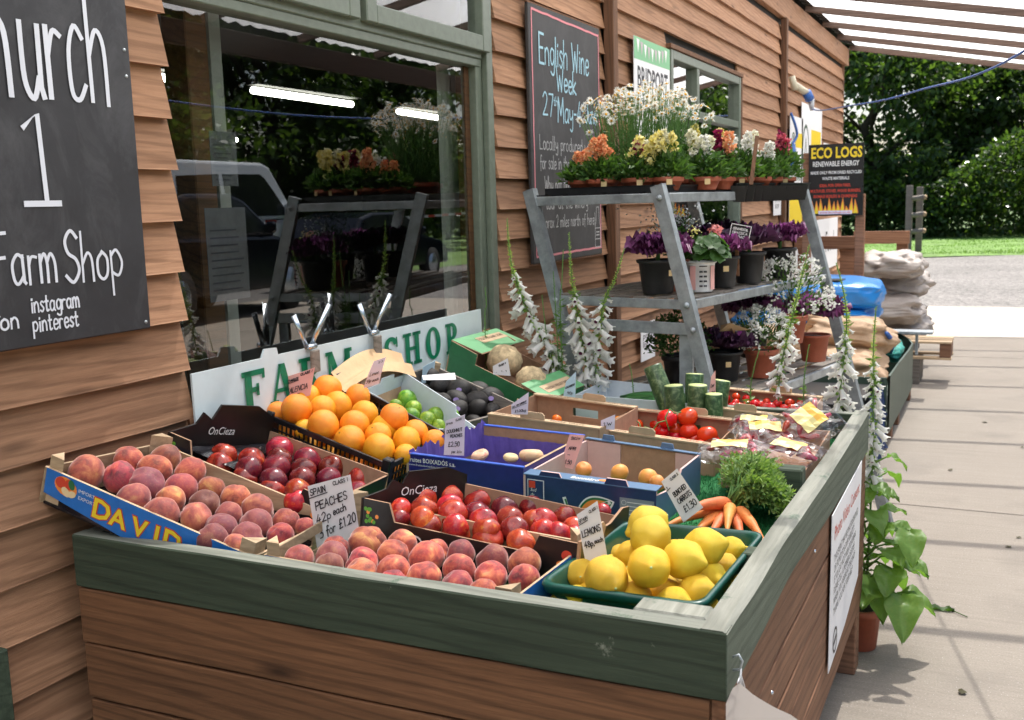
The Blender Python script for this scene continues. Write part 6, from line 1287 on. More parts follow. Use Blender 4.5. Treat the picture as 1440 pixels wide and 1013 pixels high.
for y,z in ((1.907,1.289),(1.907,1.93),(1.907,1.87)):
    mb=MB(); mb.lathe([(0,.002),(.004,.001),(.0045,-.001)],8,M=frame((BX+.001,y,z),(0,1,0),(0,0,1))); mb.build('screw',MT['galv'],cb)
wb=tag(empty('wine_chalkboard',(-1.90,4.67,1.28)),'tall slate chalkboard advertising English Wine Week with pink chalk border','chalkboard')
mb=MB(); mb.box((-1.915,4.235,1.281),(-1.897,5.10,2.40),bev=.004); mb.build('panel',MT['chalkboard2'],wb)
for z_ in (1.274,2.4): mb=MB(); mb.box((-1.912,4.228,z_),(-1.899,5.107,z_+.007)); mb.build('frame_edge',MT['cladend'],wb)
W1=lambda y,z: frame((-1.8965,y,z),(0,1,0),(0,0,1))
mb=MB()
B_=[(.03,.035),(.03,1.095),(.845,1.085),(.845,.035),(.03,.03)]
for a,b in zip(B_[:-1],B_[1:]):
    P=[(a[0]+(b[0]-a[0])*i/14+.004*noise.noise((i*.9,a[0]*9,1)),a[1]+(b[1]-a[1])*i/14+.004*noise.noise((i*.8,a[1]*7,5))) for i in range(15)]
    ribbon(mb,P,.010,W1(4.235,1.281),0,.001)
mb.build('chalk_border',MT['chalk_pink'],wb)
mb=MB()
hand(mb,'English Wine',W1(4.34,2.16),.125,.60,.010); hand(mb,'Week',W1(4.53,2.055),.10,.24,.010); hand(mb,'27',W1(4.365,1.935),.10,.12,.009); hand(mb,'th',W1(4.49,1.985),.04,.05,.006); hand(mb,'May-4',W1(4.54,1.915),.11,.29,.009); hand(mb,'th',W1(4.835,1.98),.04,.05,.006); hand(mb,'June',W1(4.89,1.93),.10,.15,.009)
mb.build('handwriting',MT['chalk_blue'],wb)
mb=MB()
hand(mb,'Locally produced wines',W1(4.325,1.785),.062,.70,.0055); hand(mb,'for sale in the shop',W1(4.325,1.70),.06,.47,.0055); hand(mb,'Why not book a vineyard',W1(4.37,1.60),.065,.62,.0055); hand(mb,'tour at the winery',W1(4.38,1.52),.055,.52,.0055); hand(mb,'(approx 2 miles north of here)',W1(4.30,1.435),.055,.70,.0050)
bo=catmull([(.0,.0),(.0,.10),(.012,.13),(.02,.20)]); 
for s in (-1,1): ribbon(mb,[(s*(.036-px_ ) ,py_) for px_,py_ in bo],.005,W1(5.035,1.32))
ribbon(mb,[(-.036,0),(.036,0)],.005,W1(5.035,1.32)); ribbon(mb,[(-.036,.04),(.036,.04)],.004,W1(5.035,1.32)); ribbon(mb,[(-.036,.095),(.036,.095)],.004,W1(5.035,1.32)); ribbon(mb,[(-.014,.20),(.014,.20)],.004,W1(5.035,1.32)); ribbon(mb,[(-.02,.06),(.02,.06)],.006,W1(5.035,1.32)); ribbon(mb,[(-.02,.075),(.02,.075)],.006,W1(5.035,1.32))
mb.build('handwriting',MT['chalk_grey'],wb)
# posters
def poster(y0,y1,z0,z1,label,mt='paper',x=-1.897,cat='poster'):
    e=tag(empty('wall_poster',(x,(y0+y1)/2,z0)),label,cat); mb=MB(); mb.prism(rectp(0,y1-y0,0,z1-z0),.004,M=frame((x,y0,z0),(0,1,0),(0,0,1))); mb.build('sheet',MT[mt],e); return e,frame((x,y0,z0),(0,1,0),(0,0,1))
e,M=poster(5.64,6.31,1.62,2.44,'white poster with green bunting top reading BRIDPORT behind the daisies')
mb=MB(); mb.prism(rectp(0,.67,.70,.82),.0006,M=M@Matrix.Translation((0,0,.0008))); mb.build('green_band',MT['mint'],e)
otext('BRIDPORT',M@Matrix.Translation((.05,.55,0)),.165,MT['ink'],e,width=.57,bold=.02); otext('FOOD FESTIVAL',M@Matrix.Translation((.05,.43,0)),.09,MT['ink'],e,width=.57)
mb=MB()
for i in range(9):
    x=.04+.065*i; y=.81-.025*math.sin(PI*i/8.5)
    mb.add([(x,y,.0022),(x+.05,y-.004,.0022),(x+.025,y-.075,.0022)],[(0,2,1)],i%2,M=M)
mb.build('bunting',[MT['white_print'],simple('pale_lilac_print',(.5,.42,.45),.6)],e)
e,M=poster(10.18,10.85,1.15,2.30,'white and yellow feed poster on the far wall, nearer of the pair'); mb=MB(); mb.prism(rectp(0,.67,0,.38),.0006,M=M@Matrix.Translation((0,0,.001))); mb.build('yellow_band',MT['yellow'],e); mb=MB(); mb.prism(rectp(.28,.62,.86,1.0),.0006,M=M@Matrix.Translation((0,0,.001))); mb.build('yellow_band',MT['yellow'],e); otext('CHARCOAL\nRESTAURANT\nFUEL',M@Matrix.Translation((.08,.66,0)),.12,simple('faded_green_print',(.12,.2,.14),.6),e,width=.5,z=.002)
mb=MB(); ribbon(mb,[(.17+.10*math.cos(i*PI/10),.86+.13*math.sin(i*PI/10)) for i in range(21)],.02,M); ribbon(mb,[(.17,.76),(.17,.95)],.05,M,0,.0014); mb.build('logo',MT['trough'],e)
e,M=poster(10.78,12.0,1.42,2.46,'larger white and yellow feed poster on the far wall, under the light'); mb=MB(); mb.prism(rectp(.55,1.16,.50,.80),.0006,M=M@Matrix.Translation((0,0,.001))); mb.build('yellow_band',MT['yellow'],e); otext('SOMETHING\nTO BARK ABOUT',M@Matrix.Translation((.42,.38,0)),.13,simple('faded_red_print',(.45,.12,.1),.6),e,width=.7,z=.002)
mb=MB(); ribbon(mb,[(.24+.17*math.cos(i*PI/12),.56+.26*math.sin(i*PI/12)) for i in range(25)],.035,M); ribbon(mb,[(.17,.5),(.24,.7),(.31,.5),(.17,.5)],.04,M,0,.0014); mb.build('logo',MT['trough'],e)
e,M=poster(12.15,12.62,1.62,2.12,'small poster farthest along the wall','paper'); mb=MB(); mb.prism(rectp(.05,.42,.05,.22),.0006,M=M@Matrix.Translation((0,0,.001))); mb.prism(rectp(.05,.42,.28,.44),.0006,M=M@Matrix.Translation((0,0,.001))); mb.build('picture',MT['navy_rim'],e)
e,M=poster(9.45,9.78,1.38,1.63,'small white notice on the wall between the second window and the batten'); otext('PLEASE\nPAY IN\nSHOP',M@Matrix.Translation((.05,.17,0)),.055,MT['ink'],e,width=.22)
e,M=poster(10.55,13.3,.70,1.28,'white banner low on the far wall behind the kale'); otext('Farm Foods',M@Matrix.Translation((1.1,.2,0)),.34,MT['ink'],e,width=1.45); mb=MB(); ribbon(mb,[(.5+.16*math.cos(i*PI/10),.28+.17*math.sin(i*PI/10)) for i in range(21)],.04,M); mb.build('logo',MT['trough'],e)
e,M=poster(5.72,5.98,.62,.84,'small white notice low on the wall under the middle shelf'); otext('price\nlist',M@Matrix.Translation((.03,.13,0)),.05,MT['ink'],e,width=.18)
# flood light and cable
fl=tag(empty('flood_light',(-1.86,10.2,2.45)),'cream outdoor wall socket with blue weatherproof plug','light')
mb=MB(); mb.tube([(-1.88,10.12,2.64),(-1.85,10.15,2.52)],.032,12); mb.build('housing',simple('cream_plastic',(.55,.5,.38),.5),fl)
mb=MB(); mb.tube([(-1.85,10.15,2.56),(-1.77,10.27,2.50)],.032,12); mb.build('plug_body',simple('cream_plastic2',(.55,.5,.38),.5),fl)
mb=MB(); mb.tube([(-1.77,10.27,2.505),(-1.745,10.32,2.44)],.044,12); mb.build('plug_collar',MT['cable'],fl)
mb=MB(); mb.tube([(-1.74,10.34,2.44),(-1.73,10.36,2.34)],[.034,.018],12); mb.build('plug_nose',simple('pale_grey_plastic',(.5,.52,.55),.5),fl)
cbx=tag(empty('blue_cable',(-.6,8,2.2)),'blue electric cable sagging from the wall out under the canopy','cable')
mb=MB(); mb.tube(catmull3d([(-1.73,10.36,2.35),(-1.60,10.1,2.315),(-1.234,9,2.251),(-.82,7.9,2.195),(-.503,7,2.172),(-.2,5.9,2.12),(.025,5,2.121),(.3,4.0,2.2),(.6,3.2,2.4),(.80,2.6,2.62)]),.0058,8); mb.build('flex',MT['cable'],cbx)
mb=MB(); mb.tube(catmull3d([(-1.86,10.0,2.30),(-1.83,10.05,2.2),(-1.82,10.10,2.1),(-1.85,10.02,2.02)]),.012,8); mb.tube([(-1.85,10.02,2.02),(-1.84,10.04,1.78)],[.03,.05],10); mb.build('hanging_plug',MT['cable'],cbx)
# ECO LOGS sign
ec=tag(empty('eco_logs_sign',(-1.25,8.62,0)),'black ECO LOGS sign with yellow lettering and flames on a wooden post','sign')
mb=MB(); mb.box((-1.505,8.63,0),(-1.44,8.69,1.88),bev=.004); mb.box((-1.10,8.63,0),(-1.03,8.69,1.55),bev=.004); mb.build('post',MT['post_wood'],ec)
M=frame((-1.455,8.60,1.385),(1,.0,0),(0,0,1)); mb=MB(); mb.prism(rectp(0,.415,0,.555),.012,M=M); mb.build('board',MT['black_ink'],ec)
otext('ECO LOGS',M@Matrix.Translation((.015,.45,0)),.115,MT['yellow'],ec,width=.385,bold=.03); otext('RENEWABLE ENERGY',M@Matrix.Translation((.03,.385,0)),.055,MT['white_print'],ec,width=.35,bold=.02)
otext('MADE ONLY FROM DRIED RECYCLED',M@Matrix.Translation((.015,.325,0)),.033,MT['white_print'],ec,width=.385,bold=.02); otext('WASTE MATERIALS',M@Matrix.Translation((.105,.28,0)),.033,MT['white_print'],ec,width=.205,bold=.02)
for i,(s,x,w_) in enumerate((('IDEAL FOR OPEN FIRES,',.085,.235),('MULTI-FUEL STOVES, WOOD BURNERS,',.015,.38),('BIOMASS BOILERS & CHIMENEAS',.04,.33))): otext(s,M@Matrix.Translation((x,.225-.042*i,0)),.033,MT['red_print'],ec,width=w_,bold=.02)
mb=MB(); rr=random.Random(2)
for layer,(mi,sc) in enumerate(((0,1.0),(1,.72))):
    for i in range(11):
        x=.03+.033*i; h=(.06+.07*abs(math.sin(i*1.9+.5)))*sc*(1.1 if i in (0,10) else 1); w_=.022*sc
        P=[(x-w_,.018),(x+w_,.018),(x+w_*.7,.018+h*.4),(x+w_*.25*math.sin(i*3),.018+h),(x-w_*.5,.018+h*.45)]
        mb.add([(a,b,.0012+layer*.001+i*2e-5) for a,b in P],[tuple(range(5))],mi,M=M)
mb.build('flames',[MT['orange_print'],MT['yellow']],ec)
mb=MB(); mb.prism(rectp(.08,.335,.012,.040),.0005,M=M@Matrix.Translation((0,0,.003))); mb.build('address_strip',MT['paper_lilac'],ec); otext('www.burnlogs.co.uk',M@Matrix.Translation((.09,.019,.003)),.022,MT['red_print'],ec,width=.235)
# fence rails and posts by the corner
rf=tag(empty('timber_rail',(-1.3,9.6,0)),'reddish timber rail and post behind the ECO LOGS sign','fence')
mb=MB(); mb.box((-1.72,9.48,1.08),(-1.19,9.53,1.19),bev=.004); mb.build('rail',MT['post_wood'],rf)
mb=MB(); mb.box((-1.335,9.535,0),(-1.20,9.62,1.17),bev=.005); mb.build('post',MT['post_wood'],rf)
mb=MB(); mb.box((-1.70,9.54,0),(-1.60,9.62,1.08),bev=.005); mb.build('post',MT['post_wood'],rf)
rf=tag(empty('timber_rail',(-1.2,12,0)),'second timber rail and post farther out, seen against the gravel','fence')
mb=MB(); mb.box((-1.54,11.98,1.01),(-.965,12.03,1.145),bev=.004); mb.build('rail',MT['post_wood'],rf)
mb=MB(); mb.box((-1.10,12.035,0),(-.985,12.13,1.01),bev=.005); mb.build('post',MT['post_wood'],rf)
gp_=tag(empty('old_gatepost',(-2.18,27.5,0)),'weathered gatepost with three cut rail stubs on the lawn','post')
mb=MB(); mb.box((-2.32,27.45,0),(-2.17,27.6,1.72),bev=.01); mb.box((-2.10,27.7,0),(-1.95,27.85,1.68),bev=.01); mb.build('post',MT['grey_wood'],gp_)
for z in (1.40,1.0,.60):
    mb=MB(); mb.tube([(-2.15,27.45,z),(-1.86,27.2,z+.03)],.062,10); mb.m[-1]=1; mb.build('rail_stub',[MT['grey_wood'],MT['pale_wood']],gp_)
# =============== TROUGH, BAGS, PALLET ===============
tg=tag(empty('green_trough',(-1.1,7.6,0)),'dark green metal trough full of sacks beyond the plant stand','trough')
def sheetwall(pts,t,m,name,parent):
    mb=MB(); n=len(pts)
    for off in (0,-t): mb.v+= [ (x+off,y,z) for x,y,z0,z1 in pts for z in (z0,z1)]
    mb.f=[(2*i,2*i+2,2*i+3,2*i+1) for i in range(n-1)]+[(2*n+2*i+1,2*n+2*i+3,2*n+2*i+2,2*n+2*i) for i in range(n-1)]+[(2*i+1,2*i+3,2*n+2*i+3,2*n+2*i+1) for i in range(n-1)]
    mb.m=[0]*len(mb.f); mb.sm=[False]*len(mb.f); mb.build(name,m,parent)
sheetwall([(-.62,6.62,.10,.455),(-.618,7.2,.10,.450),(-.615,7.9,.10,.435),(-.62,8.3,.10,.43),(-.66,8.48,.10,.44),(-.74,8.58,.10,.47),(-.9,8.62,.10,.48)],.012,MT['trough'],'side_panel',tg)
mb=MB(); mb.box((-1.85,8.60,.10),(-.88,8.62,.48)); mb.box((-1.85,6.62,.10),(-.64,6.64,.44)); mb.box((-1.85,6.64,.08),(-.64,8.6,.11)); mb.build('end_panel',MT['trough'],tg)
for y in (6.9,7.35,8.25):
    mb=MB(); mb.box((-.72,y,0),(-.63,y+.09,.10),bev=.004); mb.build('leg',MT['post_wood'],tg)
mb=MB(); mb.box((-.80,8.50,.475),(-.50,8.66,.492)); mb.box((-.63,8.6,.30),(-.61,8.64,.475)); mb.build('shelf_bracket',MT['galv'],tg)
def sack(name,c,size,rot,m,label,cat,group=None,seed=0,amp=.10,pinch=.35,sq=.45):
    if 'blue' in name: sq=.28
    e=tag(empty(name,c,rot),label,cat,group); nu,nv=64,36; L_,W_,H__=size; vs=[]
    for j in range(nv+1):
        for i in range(nu):
            a=2*PI*i/nu; ph=-PI/2+PI*j/nv
            def se(v,p): return math.copysign(abs(v)**p,v)
            x=se(math.cos(ph),sq)*se(math.cos(a),sq); y=se(math.cos(ph),sq)*se(math.sin(a),sq); z=se(math.sin(ph),.8 if sq>.4 else .5)
            ed=max(abs(x),abs(y)); z*=1-(.45 if sq>.4 else .25)*ed**6; q=Vector((x,y,z))
            f=1+amp*noise.noise(q*1.6+Vector((seed,0,0)))+amp*.7*noise.noise(Vector((x*4,y*4,z*2))+Vector((0,seed,0)))-amp*.45*abs(noise.noise(Vector((x*2.5+y*2,y*5,z*4))+Vector((0,seed,3))))-amp*.3*abs(noise.noise(Vector((x*9,y*9,z*6))+Vector((2,seed,3))))
            if pinch: f2=1-pinch*max(0,x-.55)**1.2
            else: f2=1
            vs.append((x*L_/2*f,y*W_/2*f*f2,z*H__/2*f*f2+H__/2))
    mb=MB(); mb.add(vs,[(j*nu+i,j*nu+(i+1)%nu,(j+1)*nu+(i+1)%nu,(j+1)*nu+i) for j in range(nv) for i in range(nu)],0,True); mb.build('sack_body',m,e,world=False); return e
X90=PI/2
e=sack('blue_sack',(-1.31,7.95,.735),(1.0,.95,.22),(.0,.02,.06),MT['blue_bag'],'upper bright blue plastic sack lying on the stack','sack','blue sacks',1,.07,.15)
sack('blue_sack',(-1.33,7.95,.60),(1.0,.95,.16),(0,0,.02),MT['blue_bag'],'lower blue plastic sack under the upper one','sack','blue sacks',2,.07,.15)
mb=MB(); mb.box((-1.28,7.62,.945),(-1.05,7.80,.952)); mb.build('black_print',MT['black_ink'],e)
for i,(x,y,z,rz_,l) in enumerate(((-.93,9.9,.80,.1,.55),(-.90,10.2,.60,-.1,.55),(-.93,9.8,.42,.15,.58),(-.90,10.1,.24,-.05,.58),(-.98,10.6,.68,.2,.55))):
    sack('grey_sack',(x,y,z),(l,.62,.24),(.05,0,rz_),MT['grey_bag'],['top grey woven sack of the pile beside the gravel','second grey sack from the top of the pile','third grey sack down the pile','lowest grey sack at the base of the pile','grey sack behind the top of the pile'][i],'sack','grey woven sacks',10+i,.22,.5)
mb=MB(); mb.box((-1.5,9.6,.06),(-.75,10.8,.22)); tag(mb.build('timber_platform',MT['grey_wood']),'low timber platform beneath the grey sacks','platform')
for i,(x,y,z,h,ro) in enumerate(((-.96,7.28,.50,.24,(.0,.1,.05)),(-.99,7.05,.32,.24,(.0,.05,-.05)),(-1.45,7.1,.42,.26,(0,0,.1)))):
    e=sack('brown_sack',(x,y,z),(.60,.55,h),ro,MT['tan_bag'],['tan paper sack with a blue stitched edge on top','lower tan paper sack under the stitched one','tan paper sack nearer the wall'][i],'sack','tan paper sacks',20+i,.20,.3)
    if i==0:
        mb=MB(); mb.tube([(.24,-.2,.18),(.27,-.05,.12),(.28,.08,.06),(.27,.2,.0)],[.014,.018,.014,.012],6); mb.build('blue_binding',MT['cable'],e,world=False)
        mb=MB(); mb.tube([(-.05,-.28,.05),(.08,-.285,-.02),(.18,-.28,-.10)],.012,6); mb.build('black_tie',MT['black_plastic'],e,world=False)
sack('teal_net_bag',(-.80,7.75,.38),(.30,.55,.14),(0,0,0),MT['teal_net'],'teal netting bag lying inside the trough rim','net bag',None,30,.2,.2)
tp_=tag(empty('blue_tarpaulin',(-.66,6.4,0)),'dark blue tarpaulin hanging over crates in front of the trough','tarpaulin')
mb=MB(); n=20; vs=[]
for j in range(n+1):
    for i in range(n+1):
        y=5.9+.75*i/n; z=.42*(1-j/n)+.01; vs.append((-.66+.035*math.sin(i*1.4)*(j/n)+.02*noise.noise((i*.5,j*.5,0)),y,z))
mb.add(vs,[(j*(n+1)+i,j*(n+1)+i+1,(j+1)*(n+1)+i+1,(j+1)*(n+1)+i) for j in range(n) for i in range(n)],0,True); mb.build('sheet',simple('dark_blue_tarpaulin',(.025,.055,.16),.5,.4,14,.5,bd=.02),tp_)
mb=MB(); mb.box((-1.5,5.9,0),(-.72,6.6,.40)); mb.build('covered_crates',MT['black_plastic'],tp_)
pal=tag(empty('wooden_pallet',(-.7,7.9,.3)),'pale wooden pallet end sticking out beyond the green trough','pallet')
def pbox(a,b,nm,m='pale_wood'): mb=MB(); mb.box(a,b,bev=.003); mb.build(nm,MT[m],pal)
# pallet stands behind the trough at y~9
for i in range(3): pbox((-1.25,9.02+.14*i,.335),(-.385,9.12+.14*i,.352),'deck_board')
pbox((-1.25,9.02,.205),(-.385,9.12,.222),'bottom_board'); pbox((-1.25,9.30,.205),(-.385,9.40,.222),'bottom_board')
for x in (-1.2,-.475): pbox((x,9.03,.223),(x+.085,9.38,.334),'block','post_wood')
mb=MB(); mb.box((-1.3,9.0,0),(-.62,9.42,.204)); tag(mb.build('timber_stack',MT['grey_wood']),'stack of grey timber carrying the wooden pallet','timber')
# =============== PLANT STAND ===============
RO=Vector((-1.174,3.75,0)); RM=Matrix(((.98,.2,0,-1.174),(-.2,.98,0,3.75),(0,0,1,0),(0,0,0,1)))
rk=tag(empty('plant_stand',RO),'galvanised steel three tier plant stand with slanting legs','plant stand')
gv=MT['galv']; SL=.28
def rp(x,y,z): return RM@Vector((x,y,z))
def leg(x,y,ztop=1.60,w_=.05,d_=.032,nm='leg'):
    a=rp(x,y,ztop); b=rp(x+SL*ztop,y,0); M=frame(a,(b-a),RM.to_3x3()@Vector((0,1,0))); l=(b-a).length; mb=MB()
    # channel section open to the back
    mb.box((0,-d_/2,-w_/2),(l,d_/2,-w_/2+.004),M=M); mb.box((0,-d_/2,w_/2-.004),(l,d_/2,w_/2),M=M); mb.box((0,-d_/2,-w_/2+.004),(l,-d_/2+.004,w_/2-.004),M=M); mb.box((-.001,-d_/2,-w_/2),(.004,d_/2,w_/2),M=M); mb.build(nm,gv,rk)
for x,y in ((-.58,0),(0,0),(-.58,1.38),(0,1.38)): leg(x,y)
def bar(a,b,h=.035,t=.02,nm='rail'):
    a=rp(*a);b=rp(*b); mb=MB(); M=frame(a,b-a,(0,0,1)); mb.box((0,-h/2,-t/2),((b-a).length,h/2,t/2),M=M,bev=.002); mb.build(nm,gv,rk)
LV=[(1.555,-.58,.0),(1.165,-.58,.0),(.77,-.58,.0)]
for z,x0,x1 in LV:
    s=SL*(1.6-z)
    bar((x0+s+.02,-.0,z),(x1+s-.02,0,z)); bar((x1+s+.01,.03,z),(x1+s+.01,1.35,z)); bar((x0+s,.03,z),(x0+s,1.35,z)); bar((x0+s+.02,1.38,z),(x1+s-.02,1.38,z))
    # slatted shelf
    nsl=7
    for i in range(nsl):
        xx=x0+s+.03+(x1-x0-.06)*i/(nsl-1); a=rp(xx,.0,z+.021); b=rp(xx,1.38,z+.021); M=frame(a,b-a,(0,0,1)); mb=MB(); mb.box((0,-.003,-.028),((b-a).length,.003,.028),M=M); mb.build('shelf_slat',MT['grey_wood'] if z<1.5 else MT['black_plastic'],rk)
bar((-.58+SL*.525,0,1.075),(0+SL*.525,0,1.075),.045,.006,'cross_brace')
mb=MB(); a=rp(.10,.03,1.075); mb.box((-.025,-.01,-1.0),(.025,.01,0),M=Matrix.Translation(a)); mb.build('upright',gv,rk)
for (x,z) in ((0,1.555),(0,1.165),(-.58,1.165),(0,1.075),(-.58,1.075),(0,.77)):
    for y in (0,1.38):
        if y and z==1.075: continue
        p=rp(x+SL*(1.6-z),y,z); mb=MB(); mb.lathe([(0,.012),(.009,.011),(.010,.002),(.012,0)],8,M=frame(p+Vector((0,-.022,0)),(1,0,0),(0,0,1))); mb.build('bolt',gv,rk)
# black trays on the top shelf
def tray(x0,x1,y0,y1,z,h,lab):
    e=tag(empty('plant_tray',rp((x0+x1)/2,(y0+y1)/2,z)),lab,'tray','black plant trays on the top shelf'); M=RM@Matrix.Translation((0,0,z)); mb=MB()
    mb.box((x0,y0,h-.006),(x1,y0+.012,h),M=M); mb.box((x0,y0,0),(x0+.004,y1,h),M=M); mb.box((x1-.004,y0,0),(x1,y1,h),M=M); mb.box((x0,y0,0),(x1,y0+.004,h),M=M); mb.box((x0,y1-.004,0),(x1,y1,h),M=M); mb.box((x0,y0,0),(x1,y1,.003),M=M); mb.box((x1-.012,y0,h-.006),(x1+.006,y1,h),M=M); mb.build('tray_body',MT['black_plastic'],e)
    return e
tray(-.52,-.03,.02,.58,1.578,.026,'black tray under the orange and yellow snapdragons, near end of the top shelf')
tray(-.50,.03,.60,1.0,1.578,.03,'black tray in the middle of the top shelf'); 
ct_=tray(-.46,.05,1.01,1.36,1.578,.03,'black tray at the far end of the top shelf')
for t in range(9):
    y=.62+.083*t; p=rp(.035,y,1.560); mb=MB(); mb.lathe([(.0,-.030),(.030,-.030),(.048,.036),(.045,.036)],4,M=Matrix.Translation(p)@Matrix.Rotation(PI/4+.2,4,'Z'),smooth=False); mb.build('cell',MT['black_plastic'],ct_)
# =============== PLANTS ===============
def potmesh(mb,c,r0,r1,h,mi=0,soil=1,rim=.18,seg=22):
    M=Matrix.Translation(c); hr=h*rim
    mb.lathe([(0,.002),(r0*.96,0),(r0,.004),(r1*.93,h-hr),(r1*1.0,h-hr),(r1*1.04,h-hr+.003),(r1*1.05,h-.003),(r1*1.02,h),(r1*.95,h),(r1*.93,h-.012)],seg,mi,M=M)
    mb.lathe([(r1*.93,h-.012),(r1*.4,h-.008),(0,h-.006)],seg,soil,M=M)
def foliage(e,c,r,n,rad,hgt,ln,wd,m,name='foliage',z0=0,upb=.35,dens=.5):
    """leafy mound"""
    u=r.normal(size=(n,3)); u/=np.linalg.norm(u,axis=1,keepdims=True); u[:,2]=np.abs(u[:,2]); q=r.uniform(.15,1,n)**dens
    P=np.stack([u[:,0]*rad*q,u[:,1]*rad*q,z0+u[:,2]*hgt*q+r.uniform(0,hgt*.3,n)],1); D=u*np.array([1,1,.5])+r.normal(0,.35,(n,3))+np.array([0,0,upb])
    V,Fc=leaves(P,D,ln*r.uniform(.6,1.3,n),wd*r.uniform(.7,1.3,n),r,.5); V=V+np.array(c)-np.array(wloc(e).translation)
    o=npmesh(name,V,Fc,MT[m],e); o['kind']='stuff'; return o
def tagp(e,o,label,cat,group=None): return e
# shared floret meshes
def floret(name,m,n=7,sz=1.0,seed=0):
    r=np.random.default_rng(seed); P=np.zeros((n,3)); D=r.normal(size=(n,3))+np.array([0,-.3,.15]); V,Fc=leaves(P,D,sz*r.uniform(.7,1.1,n),sz*.85*r.uniform(.8,1.2,n),r,.9); return npmesh(name,V,Fc,MT[m],mesh_only=True)
def spikemesh(m,seed,n=13,h=.10,rad=.022,sz=.024):
    r=np.random.default_rng(seed); P=[];D=[]
    for i in range(n*7):
        t=(i//7)/n; a=(i//7)*2.4; c=np.array([math.cos(a)*rad*(1-.75*t),math.sin(a)*rad*(1-.75*t),h*t]); P.append(c); D.append(np.array([math.cos(a),math.sin(a),.2])+r.normal(0,.9,3))
    V,Fc=leaves(np.array(P),np.array(D),sz*r.uniform(.6,1.1,len(P)),sz*.85,r,.8); return npmesh('flower_spike',V,Fc,MT[m],mesh_only=True)
SPK={m:[spikemesh(m,i*7+len(m)) for i in range(2)] for m in ('petal_white','petal_yellow','petal_orange','petal_crimson','petal_cream','petal_pink')}
def price_sticker(e,c,r,zz,ang,w_=.022,h_=.022):
    a=ang; n=Vector((math.cos(a),math.sin(a),0)); t=Vector((-math.sin(a),math.cos(a),0)); M=frame(Vector(c)+n*(r+.001)+Vector((0,0,zz)),t,(0,0,1)); mb=MB(); mb.prism(rectp(-w_/2,w_/2,-h_/2,h_/2),.0005,M=M); mb.build('price_sticker',MT['tan_sticker'],e)
MT['tan_sticker']=simple('tan_sticker',(.72,.52,.26),.6)
def snap(x,y,cols,lab,seed,z=1.582,pr=.062,ph=.052,hf=.12,sticker=True,nsp=5,lh=.11,spread=1.):
    c=rp(x,y,z); e=tag(empty('potted_snapdragon',c),lab,'potted flower','potted snapdragons on the top shelf'); r=np.random.default_rng(seed)
    mb=MB(); potmesh(mb,c,pr*.72,pr,ph,rim=.36); mb.build('pot',[MT['terracotta'],MT['soil']],e)
    foliage(e,c+Vector((0,0,ph-.01)),r,420,.085,lh,.034,.013,'leaf'); foliage(e,c+Vector((0,0,ph-.01)),r,160,.075,lh*1.15,.03,.011,'leaf_dark',name='inner_foliage')
    for i in range(nsp):
        m=cols[i%len(cols)]; o=bpy.data.objects.new('flower_spike',SPK[m][i%2]); COL.objects.link(o); o.parent=e; a=r.uniform(0,6.28); q=r.uniform(.01,.055)*spread
        o.location=(math.cos(a)*q,math.sin(a)*q,ph+lh*r.uniform(.75,1.15)+hf*.15*i/nsp); s=r.uniform(.6,.95); o.scale=(s,s,s*r.uniform(.7,1.1)); o.rotation_euler=(r.uniform(-.35,.35),r.uniform(-.35,.35),a)
    if sticker: price_sticker(e,c,pr*1.05,ph*.62,-1.15)
    return e
snap(-.30,.10,['petal_orange'],'orange snapdragon in a terracotta pot, nearest on the top shelf',1,lh=.075,hf=.05,nsp=5)
snap(-.165,.14,['petal_yellow','petal_yellow','petal_cream','petal_crimson'],'yellow and crimson snapdragon beside the orange one',2,lh=.075,hf=.05)
snap(-.07,.20,['petal_yellow','petal_yellow','petal_cream'],'tall bright yellow snapdragon above the middle leg of the stand',3,hf=.22,lh=.09,nsp=6)
snap(-.02,.42,['petal_cream','petal_white'],'cream snapdragon with a price sticker right of the middle leg',4,lh=.085,hf=.08)
snap(-.03,.58,['petal_crimson','petal_crimson','petal_yellow','petal_orange'],'dark red and yellow snapdragon in the middle of the shelf',5,lh=.09,sticker=False,hf=.2,nsp=6)
snap(-.02,.74,['petal_white','petal_cream'],'white snapdragon right of the dark red one',6,lh=.10,nsp=6,hf=.2)
snap(-.01,.90,['petal_white'],'white flowered pot next to the small leafy one',7,lh=.08,sticker=False,nsp=5,hf=.06)
snap(.0,1.03,[],'small leafy pot without flowers on the top shelf',8,nsp=0,lh=.075,sticker=False,pr=.05)
snap(-.02,1.20,['petal_pink','petal_crimson'],'pink snapdragon at the far end of the top shelf',9,lh=.12,nsp=4,hf=.14,spread=.4)
snap(-.40,.12,['petal_orange'],'small orange snapdragon half hidden at the left end of the top shelf',10,sticker=False,lh=.06,hf=.04,nsp=3)
snap(-.25,.36,['petal_crimson','petal_white'],'crimson snapdragon in the second row',11,sticker=False,lh=.085,hf=.05,nsp=3)
snap(-.22,.72,['petal_crimson','petal_yellow'],'crimson and yellow snapdragon in the second row',12,sticker=False,lh=.12,nsp=4)
# plant label stake
stk=tag(empty('plant_stake',rp(.06,.74,1.6)),'brown wooden stake standing among the snapdragons','stake'); mb=MB(); a=rp(.07,.66,1.60); b=rp(.06,.74,1.80); mb.box((0,-.008,-.002),((b-a).length,.008,.002),M=frame(a,b-a,(.7,.3,0))); mb.build('blade',MT['cladend'],stk)
